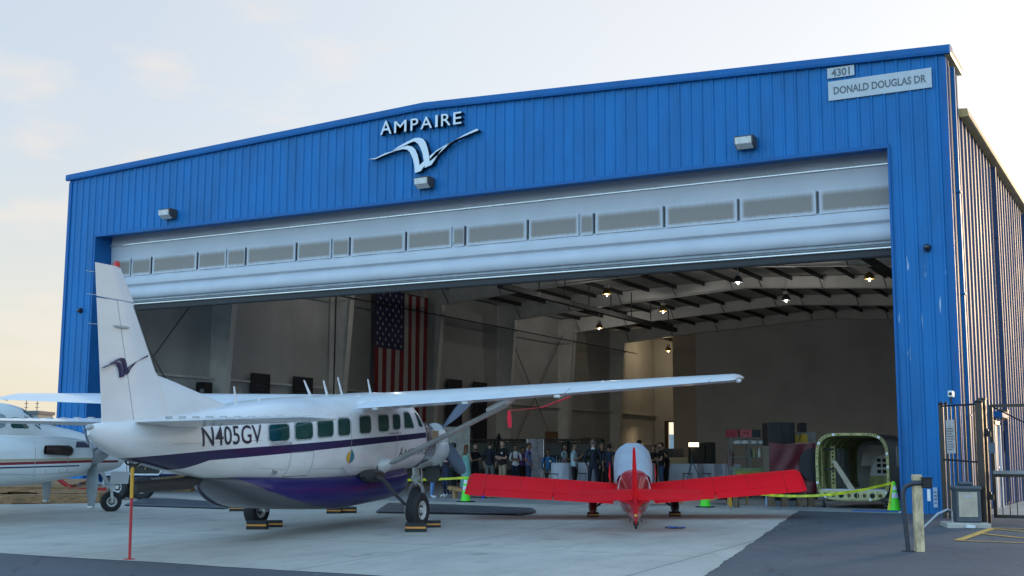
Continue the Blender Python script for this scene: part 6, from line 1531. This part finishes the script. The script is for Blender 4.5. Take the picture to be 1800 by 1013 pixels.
    if collar: b = MB(); b.lathe((-.012*s,0,(1.475+zo_)*s), (0,0,1), [(-.02*s,.085*s),(.02*s,.066*s),(.045*s,.060*s)], 14, cap=False); b.build('collar', collar, t, True)
    return t
C_navy = cloth('navy cloth', (.014,.018,.036)); C_black = cloth('black cloth', (.010,.010,.012)); C_jean = cloth('blue denim', (.045,.085,.19)); C_djean = cloth('dark denim', (.014,.024,.06)); C_grey = cloth('grey trousers', (.14,.15,.15)); C_khaki = cloth('khaki trousers', (.34,.27,.18)); C_teal = cloth('teal dress cloth', (.24,.56,.53)); C_white = cloth('white shirt', (.70,.74,.82)); C_viol = cloth('violet blue polo', (.17,.19,.44)); C_sweat = cloth('blue sweater', (.03,.14,.32)); C_lblue = cloth('pale blue shirt', (.40,.56,.64)); C_tan = cloth('pale grey trousers', (.36,.35,.33)); C_purple = cloth('purple top', (.12,.05,.24)); C_nvs = cloth('slate navy shirt', (.020,.035,.075)); C_green = cloth('dark green shirt', (.02,.09,.08)); C_lj = cloth('light denim', (.13,.27,.50)); SH_B = mat('black shoes', (.012,.011,.011), .4)
P = person
P('person in green top and light blue jeans behind the nose wheel', 763, 36.5, 785, 80, C_green, C_lj, M_sole, arms='down')
P('person in navy tee and dark jeans with bent arms behind the propeller', 787, 37.5, 778, -60, C_navy, C_djean, M_sole, arms='phone', sleeve=.6)
P('person in dark clothes partly hidden behind the drooping propeller blade', 800, 40, 781, -120, C_nvs, C_black, SH_B, skin='m', hair='black')
P('woman with long auburn hair in a long teal dress', 822, 46, 784, 150, C_teal, C_teal, SH_B, hair='auburn', arms='phone', sleeve=.0, female=True, dress=C_teal, longhair=True)
P('bald bearded man in black tee and black trousers', 838, 46.5, 783.5, 25, C_black, C_black, SH_B, bald=True, beard=True, arms='phone', sleeve=.6, turn=10)
P('man seen from behind in dark shirt and grey trousers, hands in pockets', 864, 45.5, 777, 165, C_navy, C_grey, SH_B, arms='pockets', sleeve=1.4, hair='brown', stance=.03)
P('man in black polo and khaki trousers with folded arms and badge', 887, 44.5, 775, -50, C_black, C_khaki, SH_B, arms='crossed', sleeve=.7, badge=True)
P('man in white shirt with folded arms and dark jeans', 909, 51, 783, 5, C_white, C_djean, SH_B, skin='m', arms='crossed', sleeve=1.3, hair='black')
P('person in a purple top half hidden behind the violet polo', 921, 53.5, 787, 40, C_purple, C_black, SH_B, skin='m', hair='black', arms='crossed', sleeve=1.8)
P('man in violet blue polo and jeans turned to the right', 932, 47.6, 780, 75, C_viol, C_jean, SH_B, skin='m', arms='hip', sleeve=.7, hair='brown')
P('heavy man in blue sweater and pale trousers seated on a stool', 967, 46, 789, -8, C_sweat, C_tan, SH_B, skin='d', hair='black', arms='sit', sleeve=2, sit=True, badge=True, collar=C_white)
o = stool(967, 46.2, 'metal stool under the seated man in the blue sweater')
P('woman with long black hair and pale blue top behind the bottles', 995, 49, 781, 60, C_lblue, C_black, SH_B, skin='m', hair='black', arms='phone', female=True, longhair=True)
P('man in pale blue tee and black trousers facing right', 1012, 44, 779, 80, C_lblue, C_black, SH_B, skin='m', hair='brown', arms='gesture', sleeve=.75)
P('tall man in a navy suit seen from behind with cropped hair', 1046, 42, 772.5, 178, C_navy, C_navy, SH_B, hair='grey', arms='pockets', sleeve=2, collar=C_white, stance=.05)
P('man with glasses half hidden behind the navy suit', 1061, 47, 779, 20, C_black, C_black, SH_B, skin='m', hair='grey', arms='down', sleeve=2, collar=C_white)
P('man in slate navy shirt from behind, one hand raised to his head', 1074, 44.5, 780, 170, C_nvs, C_black, SH_B, skin='m', hair='black', arms='onehead', sleeve=.8)
P('dark haired person almost hidden behind the grey canopy cover', 1127, 45, 773, 140, C_nvs, C_black, SH_B, hair='black')
P('person facing left half hidden behind the man in black tee', 1153, 48, 781, -40, C_black, C_black, SH_B, skin='m', hair='black', arms='crossed')
P('bearded man in black tee and blue jeans facing left with folded arms', 1166, 45.5, 777, -75, C_black, C_jean, SH_B, hair='brown', beard=True, arms='crossed', sleeve=.6)
P('person in black standing right behind the man in black tee and jeans', 1175, 47, 792, -120, C_black, C_black, SH_B, skin='m', hair='black')
# ------------------------------------------------------------------ right side: gate, operator, post, door
M_iron = mat('dark bronze iron', (.030,.024,.022), .32, .3, var=.2, spec=.6)
GT = 2.40
fen = thing('iron_fence', 'dark iron fence panel with a white notice joining the blue wall corner', 'fence', (28.62, -1.1, gz(-1.1)))
def fl2(p): return V(p)-V((28.62,-1.1,gz(-1.1)))
A, B = V((28.62,-1.1,0)), V((29.68,-3.15,0))
for t_, w in ((0,.05),(.14,.03),(1,.065)):
    p = A.lerp(B, t_); g_ = gz(p.y); b = MB(); b.box(fl2((p.x-w,p.y-w,g_)), fl2((p.x+w,p.y+w,g_+GT+.03)), bev=.008); b.lathe(fl2((p.x,p.y,g_+GT+.03)), (0,0,1), [(0,w*1.1),(.03,w*1.2),(.06,w*.6),(.07,0)], 10); b.build('post', M_iron, fen)
for z in (.15, 1.25, GT): b = MB(); b.tube([fl2(A+V((0,0,z+gz(A.y)))), fl2(B+V((0,0,z+gz(B.y))))], .022, 6); b.build('rail', M_iron, fen)
for k in range(1, 7):
    t_ = .14+.86*k/7; p = A.lerp(B, t_); b = MB(); b.box(fl2((p.x-.016,p.y-.016,gz(p.y)+.12)), fl2((p.x+.016,p.y+.016,gz(p.y)+GT))); b.build('picket', M_iron, fen)
d = (B-A).normalized(); nrm = V((d.y,-d.x,0))*-1
sgc = A.lerp(B, .26)+V((0,0,0)); b = MB(); q0, q1 = A.lerp(B, .20), A.lerp(B, .42); off = V((-.05,-.03,0))
b.prism([fl2(q0+off+V((0,0,1.35))), fl2(q1+off+V((0,0,1.35))), fl2(q1+off+V((0,0,2.05))), fl2(q0+off+V((0,0,2.05)))], (.012,.008,0)); sg_ = b.build('notice', mat('white notice', (.62,.60,.55), .5), fen)
b = MB()
for k in range(9):
    z = 1.42+k*.055; e = q0.lerp(q1, .1); f = q0.lerp(q1, .9 if k % 3 else .7); b.prism([fl2(e+off+V((-.004,-.003,z))), fl2(f+off+V((-.004,-.003,z))), fl2(f+off+V((-.004,-.003,z+.018))), fl2(e+off+V((-.004,-.003,z+.018)))], (-.003,-.002,0))
b.build('print', mat('notice print', (.25,.20,.22), .6), sg_)
b = MB(); q = on(1673, 690, 1, -1.4); b.tube([fl2((q.x,-1.4,GT)), fl2((q.x,-1.4,q.z))], .02, 6); b.build('camera_pole', M_iron, fen)
cc = thing('wall_camera', 'small white camera on a pole above the iron fence', 'camera', (q.x, -1.4, q.z)); b = MB(); b.box((-.04,-.12,-.02), (.06,.10,.12), bev=.02); b.build('camera_body', M_white, cc); b = MB(); b.lathe((.01,-.12,.05), (0,-1,0), [(0,.035),(.02,.03)], 10); b.build('lens', M_black, cc)
gate = thing('sliding_gate', 'dark iron sliding gate running off the right edge', 'gate', (29.75, -1.95, gz(-1.95)))
x1 = 4.2
for z in (.12, .95, GT-.02): b = MB(); b.box((0,-.03,z-.03), (x1,.03,z+.03)); b.build('rail', M_iron, gate)
b = MB(); b.box((0,-.10,.98), (x1,-.03,1.05)); b.build('track_cover', mat('grey steel cover', (.28,.28,.29), .4, .4), gate)
for x in (0, x1*.5, x1): b = MB(); b.box((x-.035,-.035,.09), (x+.035,.035,GT)); b.build('post', M_iron, gate)
for k in range(1, 30): 
    x = k*.14; b = MB(); b.box((x-.009,-.009,.12), (x+.009,.009,.95 if k % 1 == 0 else GT)); b.build('picket', M_iron, gate)
b = MB(); b.tube([(.05,-.0,GT-.05), (1.6,0,1.5)], .018, 6); b.build('brace', M_iron, gate)
b = MB(); b.box((-.12,-.09,1.4), (.06,-.04,1.62)); b.build('lock_box', mat('blue grey box', (.10,.14,.18), .5), gate)
pst = thing('gate_post', 'thick dark steel post beside the gate motor', 'post', (29.70, -2.75, gz(-2.75))); b = MB(); b.box((-.06,-.06,0), (.06,.06,2.5), bev=.01); b.build('shaft', M_iron, pst); b = MB(); b.box((-.075,-.075,2.5), (.075,.075,2.53)); b.build('cap', M_iron, pst)
for z in (.5, 1.75): b = MB(); b.box((-.02,-.09,z), (.14,-.05,z+.1)); b.lathe((.05,-.07,z+.12), (0,1,0), [(-.03,.05),(.03,.05)], 12); b.build('roller', M_black, pst)
# gate operator
p = G(1703, 919)
op = thing('gate_motor', 'grey gate motor box with tan front on a concrete pad', 'gate motor', p, .35)
b = MB(); b.box((-.42,-.30,-.05), (.40,.42,.09), bev=.03); b.build('pad', M_conc, op)
b = MB(); b.box((-.21,-.2,.09), (.25,.26,.74), bev=.03); b.build('housing', mat('slate housing', (.075,.085,.10), .45), op)
b = MB(); b.box((-.17,-.213,.20), (.18,-.2,.68), bev=.004); b.build('front_panel', mat('weathered tan panel', (.52,.43,.33), .55, var=.15), op)
b = MB(); b.box((-.24,-.23,.70), (.28,.29,.80), bev=.05); b.build('lid', mat('slate housing', (.075,.085,.10), .45), op); b = MB(); b.box((-.12,-.12,.80), (.14,.14,.88), bev=.04); b.build('cap', mat('slate housing', (.075,.085,.10), .45), op)
b = MB(); b.box((-.06,-.217,.58), (.08,-.212,.62)); b.build('plate', mat('pale plate', (.5,.52,.54), .4), op)
b = MB(); b.tube([(-.26,.0,.09), (-.26,.0,.30), (-.34,-.02,.34), (-.55,-.08,.25), (-.85,-.16,-.02)], .022, 8); b.build('conduit', mat('grey conduit', (.42,.43,.44), .4, .3), op, True)
b = MB(); b.lathe((.0,-.36,.0), (0,0,1), [(.0,.10),(.035,.10),(.05,.07)], 16); b.build('ground_box', M_white, op)
# tan post with keypad and gooseneck
p = G(1622, 963)
tp = thing('bollard_post', 'weathered tan timber post standing on the asphalt', 'post', p, YAW)
b = MB(); b.box((-.075,-.06,-.02), (.055,.07,1.21), bev=.008); b.build('timber', mat('weathered tan paint', (.66,.50,.30), .75, var=.3, scale=9, stretch=(1,1,.4)), tp); b = MB(); b.box((-.077,-.062,1.10), (.057,.072,1.12)); b.build('band', mat('dull grey band', (.2,.18,.15), .6), tp)
p = G(1601, 963)
gk_ = thing('card_reader', 'dark gooseneck stand with a black keypad box beside the tan post', 'keypad', p, YAW)
b = MB(); b.tube([(-.0,0,0), (-.05,0,.75), (-.05,0,.93), (-.01,-.01,1.02), (.08,-.09,1.07), (.24,-.11,1.08)], .038, 10); b.build('gooseneck', mat('dark blue grey steel', (.035,.042,.055), .45), gk_, True); b = MB(); b.lathe((0,0,0), (0,0,1), [(0,.1),(.012,.1),(.015,.04)], 14); b.build('base_plate', M_darksteel, gk_)
b = MB(); b.box((.22,-.20,1.0), (.36,-.06,1.16), bev=.012); b.box((.21,-.21,1.155), (.375,-.05,1.17)); b.build('keypad_box', M_black, gk_); b = MB(); b.box((.27,-.205,.80), (.32,-.198,.985)); b.build('instruction_tag', M_white, gk_)
# fittings on the right wall and pier
dr = thing('side_door', 'white framed steel door in the sunlit right wall', 'door', (W+.04, 5.1, 0))
b = MB(); b.box((0,-.56,0), (.10,-.46,2.2)); b.box((0,.46,0), (.10,.56,2.2)); b.box((0,-.56,2.12), (.10,.56,2.22)); b.build('frame', M_white, dr); b = MB(); b.box((0,-.46,0), (.05,.46,2.12)); b.build('door_leaf', mat('blue door', (.02,.08,.25), .4), dr); b = MB(); b.tube([(.06,-.38,1.02), (.13,-.38,1.02), (.13,-.28,1.02)], .015, 6); b.build('handle', M_alu, dr)
b = MB(); b.box((0,-.6,2.3), (.3,.6,2.45)); b.build('canopy', M_trim, dr)
sl_ = thing('wall_light', 'small amber wall light beside the white framed door', 'lamp', (W+.04, 6.6, 2.35)); b = MB(); b.box((0,-.15,0), (.2,.15,.22), bev=.02); b.build('housing', M_bronze, sl_); b = MB(); b.prism([(.05,-.12,-.02),(.05,.12,-.02),(.19,.12,.01),(.19,-.12,.01)], (0,0,-.05)); b.build('lens', mat('amber lens', (.6,.25,.04), .3), sl_)
for y, z0, z1, lab in ((7.6,1.45,2.0,'small white sign on the right wall beside the door'),):
    b = MB(); b.box((W+.036,y-.2,z0), (W+.05,y+.2,z1)); o = tag(b.build('sign', M_white), lab, 'sign')
b = MB(); q = on(1648, 863, 1, -.05); b.box((q.x-.05,-.06,q.z-.28), (q.x+.04,-.036,q.z+.16)); o = b.build('sign', mat('pale blue plate', (.40,.50,.62), .5)); tag(o, 'narrow pale plate on the blue pier behind the tan post', 'sign')
e = MB(); 
for k in range(4): e.box((q.x-.035,-.064,q.z-.2+k*.08), (q.x+.025,-.061,q.z-.17+k*.08))
e.build('print', mat('plate print', (.10,.16,.30), .6), o)
# ------------------------------------------------------------------ clutter behind the twin, far left
M_pal = mat('pallet timber', (.34,.20,.10), .8, var=.35, scale=5, stretch=(1,6,6))
pallet0 = None
def pallet(p, rz, tilt, lab):
    global pallet0
    if pallet0 is None:
        pallet0 = thing('pallet', lab, 'pallet', p, rz, 'wooden pallets in the heap')
        for k in range(6): b = MB(); b.box((-.6,-.5+k*.18,.11), (.6,-.4+k*.18,.13)); b.build('top_board', M_pal, pallet0)
        for y in (-.48,-.05,.38): b = MB(); b.box((-.6,y,.02), (.6,y+.1,.11)); b.build('stringer', M_pal, pallet0)
        for k in range(3): b = MB(); b.box((-.6+k*.53,-.5,0), (-.46+k*.53,.5,.02)); b.build('bottom_board', M_pal, pallet0)
        o = pallet0
    else: o = copy_tree(pallet0); o['label'] = lab
    o.location = p; o.rotation_euler = (tilt, 0, rz); return o
rp = random.Random(5); i = 0
labs = ['wooden pallet at the bottom left of the heap', 'wooden pallet in the middle of the bottom row', 'wooden pallet at the right foot of the heap', 'tilted wooden pallet resting on the heap left of the near propeller', 'tilted wooden pallet on the heap under the engine nacelle', 'wooden pallet lying across the top of the heap', 'wooden pallet leaning at the back of the heap']
for px_, dep, z, tl in ((15,36,0,0),(60,36.5,0,.05),(105,36,0,0),(130,36.4,.14,.15),(70,36.6,.15,-.12),(30,36.6,.28,.1),(95,37.2,.30,.2)):
    p = at(px_, 870, dep); p.z = gz(p.y)+z; o = pallet(p, YAW+rp.uniform(-.4,.4), tl, labs[i]); o.scale = (1.6,1.2,1.3); i += 1
for k, (px_, py_, lab) in enumerate(((20,862,'large rough timber beam in front of the pallet heap'),(110,866,'splintered timber plank end beside the near propeller'))):
    p = at(px_, 872, 34.5); p.z = gz(p.y); o = thing('timber_beam', lab, 'timber', p, YAW+.1*k); b = MB(); b.box((-1.3,-.12,.0), (1.1,.12,.26), bev=.02); b.build('beam', M_pal, o); b = MB(); b.box((-1.31,-.1,.02), (-1.30,.1,.24)); b.build('end_grain', mat('pale end grain', (.55,.45,.33), .8), o)
# red tow cart
p = G(190, 886); p = at(205, 880, 36.5); p.z = gz(p.y)
tow = thing('tow_cart', 'red tubular tow cart with fat black tyres behind the twin plane', 'cart', p, YAW-.1)
M_tow = mat('red cart paint', (.42,.015,.02), .4, var=.15)
b = MB(); b.box((-1.25,-.12,.20), (.3,.0,.33)); b.box((-1.25,.6,.20), (.9,.7,.33)); b.tube([(-1.3,-.1,.3), (-2.3,-.3,1.0)], .06, 8); b.box((.2,-.3,.14), (1.1,-.1,.30)); b.tube([(.3,-.2,.3),(1.0,.3,.45)], .04, 6); b.build('frame', M_tow, tow)
for x, y, r in ((.28,-.35,.36),(.98,-.30,.34),(.3,.6,.3)): wheel('tyre', (x,y,r), r, .28, tow, .45, M_rim, ax=(.25,1,0) if x < .5 else (0,1,0))
b = MB(); b.tube([(-.5,.3,.33),(-.5,.3,.7),(.1,.35,.7),(.1,.35,.33)], .03, 6); b.tube([(-.9,.2,.4),(.2,.1,.55)], .02, 6); b.build('linkage', M_gearw, tow)
# white and blue light plane with open cowl behind
p = at(262, 860, 41); p.z = 0
lpn = thing('light_plane', 'white and blue plane nose with its cowl opened, seen under the tail', 'airplane', p, YAW)
M_wb = paint_mat('white plane with blue belly', (.66,.68,.70), [(None, [(-3,.62),(3,.62)], (.02,.05,.20), -3, 3)])
NS = smooth_tab([(-2.4,1.35,.55,.4,3),(-1.2,1.33,.5,.45,3.2),(.2,1.3,.5,.45,3.2),(.9,1.2,.55,.4,3),(1.25,1.05,.65,.25,2.5)], 4)
b = MB(); b.grid([sring(*r, N=32) for r in NS], True, cap=True); b.build('fuselage', M_wb, lpn, True, 60)
b = MB(); b.prism([(-.55,-.46,.62),(.55,-.46,.62),(.5,-.46,1.22),(-.62,-.46,1.22)], (0,-.01,0)); b.build('cowl_opening', mat('engine bay dark', (.03,.03,.025), .7, var=.5, scale=9), lpn)
b = MB(); b.tube([(-.55,-.48,1.22),(-.5,-.48,.66),(-.4,-.48,.6),(.5,-.48,.6),(.57,-.48,.7),(.55,-.48,1.2)], .03, 6); b.build('cowl_edge', M_white, lpn)
for k in range(4): b = MB(); b.tube([(-.4+k*.22,-.49,.75+.1*(k % 2)), (-.2+k*.2,-.49,1.1-.1*(k % 2))], .025, 6); b.build('engine_tube', mat('engine brass', (.25,.18,.08), .4, .5), lpn)
wheel('nose_wheel', (2.1,-.4,.2), .22, .14, lpn); b = MB(); b.tube([(2.1,-.52,.2),(2.0,-.5,.55),(1.0,-.2,.7)], .035, 6); b.build('gear_leg', M_gearw, lpn)
b = MB(); b.tube([(2.5,-.4,.22),(2.75,-.4,.22),(2.8,-.4,.45),(2.6,-.4,.48),(2.6,-.4,.2)], .025, 6); b.build('tow_bar', M_gearw, lpn)
# cartons and drums behind
for px_, dep, w, h, m, nm, lab in ((240,43,.42,.75,mat('white carton', (.55,.57,.57), .6),'equipment_box','white box with a green swirl mark behind the tow cart'),(205,44,.28,.85,mat('pink drum', (.42,.13,.22), .5),'drum','pink striped drum behind the tow cart'),(310,43,.55,.55,M_ply,'carton','plain plywood box behind the tail pipe')):
    p = at(px_, 870, dep); p.z = 0; o = thing(nm, lab, 'box' if nm != 'drum' else 'drum', p, YAW)
    b = MB()
    if nm == 'drum': b.lathe((0,0,0), (0,0,1), [(0,w),(.05,w*1.03),(.4,w),(.42,w*1.04),(.44,w),(h,w),(h,0)], 20)
    else: b.box((-w,0,0), (w,.6,h), bev=.015)
    b.build('body', m, o)
    b = MB()
    if nm == 'equipment_box':
        b.tube([(.18*cos(a),-.012,h*.55+.18*sin(a)) for a in lerp_list(.6, 5.6, 16)]+[(.05,-.012,h*.55-.0)], .035, 6); b.build('emblem', mat('green swirl', (.02,.28,.06), .5), o)
    elif nm == 'drum': b.lathe((0,0,.5), (0,0,1), [(0,w*1.01),(.12,w*1.01)], 20, cap=False); b.build('stripe', mat('purple stripe', (.2,.08,.2), .5), o)
    else: b.box((-w*.6,-.01,.05), (w*.7,-.001,h*.35)); b.build('label_panel', mat('pale panel', (.5,.36,.2), .6), o)
# ------------------------------------------------------------------ far background on the left
far = thing('distant_building', 'low pale building far away beyond the cockpit roof', 'building', at(45, 745, 150)); far.location.z = 0; far.rotation_euler = (0,0,YAW)
b = MB(); b.box((-3.2,0,0), (1.6,5,6.2)); b.build('wall', mat('pale far wall', (.30,.31,.32), .8), far); b = MB(); b.box((-3.4,-.2,6.2), (1.8,5.2,6.6)); b.build('roof', mat('grey far roof', (.16,.16,.17), .8), far)
for k in range(4): b = MB(); b.box((-2.9+k*1.1,-.03,4.2), (-2.2+k*1.1,-.001,5.4)); b.build('window', M_glass, far)
for px_, lab in ((47,'thin roof mast above the distant building, left one'),(66,'lattice roof mast above the distant building')):
    p = at(px_, 745, 155); p.z = 0; o = thing('mast', lab, 'mast', p); b = MB(); zt_ = at(px_, 712, 155).z; b.tube([(0,0,0),(0,0,zt_)], .05, 5); b.build('pole', M_dlamp, o); b = MB()
    for k in range(3): b.box((-.35,-.03,zt_-1.4+k*.5), (.35,.03,zt_-1.34+k*.5))
    b.build('crossarm', M_dlamp, o)
M_leaf = [mat('leaf green', (.035,.065,.018), .6, var=.3, scale=3), mat('leaf light green', (.07,.10,.028), .6, var=.3, scale=3)]; M_bark = mat('bark', (.07,.05,.035), .9)
def tree(px, dep, top, r, lab, seed):
    p = at(px, 800, dep); p.z = 0; zt_ = at(px, top, dep).z; rn = random.Random(seed); o = thing('tree', lab, 'tree', p)
    b = MB(); b.tube([(0,0,0),(.1,0,zt_*.4),(0,.1,zt_*.7)], [.22,.15,.06], 7)
    for k in range(6): a = k*1.05; b.tube([(.05,0,zt_*(.35+.05*k)), (r*.6*cos(a), r*.6*sin(a), zt_*(.6+.05*k))], [.07,.02], 5)
    b.build('trunk', M_bark, o)
    b = MB()
    cl = [(V((rn.gauss(0,.45)*r, rn.gauss(0,.45)*r, zt_*.68+rn.gauss(0,.14)*zt_)), rn.uniform(.25,.5)*r) for _ in range(16)]
    for c, cr in cl:
        for _ in range(90):
            q = c+V((rn.gauss(0,1), rn.gauss(0,1), rn.gauss(0,.8))).normalized()*cr*rn.uniform(.4,1); 
            if q.z > zt_: q.z = zt_-rn.random()*.5
            u = V((rn.gauss(0,1), rn.gauss(0,1), rn.gauss(0,1))).normalized()*.16; w = u.cross(V((rn.gauss(0,1), rn.gauss(0,1), rn.gauss(0,1)))).normalized()*.10
            b.poly([q-u, q+w, q+u, q-w], m=0 if rn.random() < .6 else 1)
    b.build('crown', M_leaf, o)
tree(82, 95, 740, 2.0, 'bushy green tree beyond the cockpit windshield', 1); tree(97, 100, 738, 1.6, 'smaller green tree right at the blue hangar corner', 2); tree(72, 110, 744, 1.8, 'low green tree beside the distant building', 3)
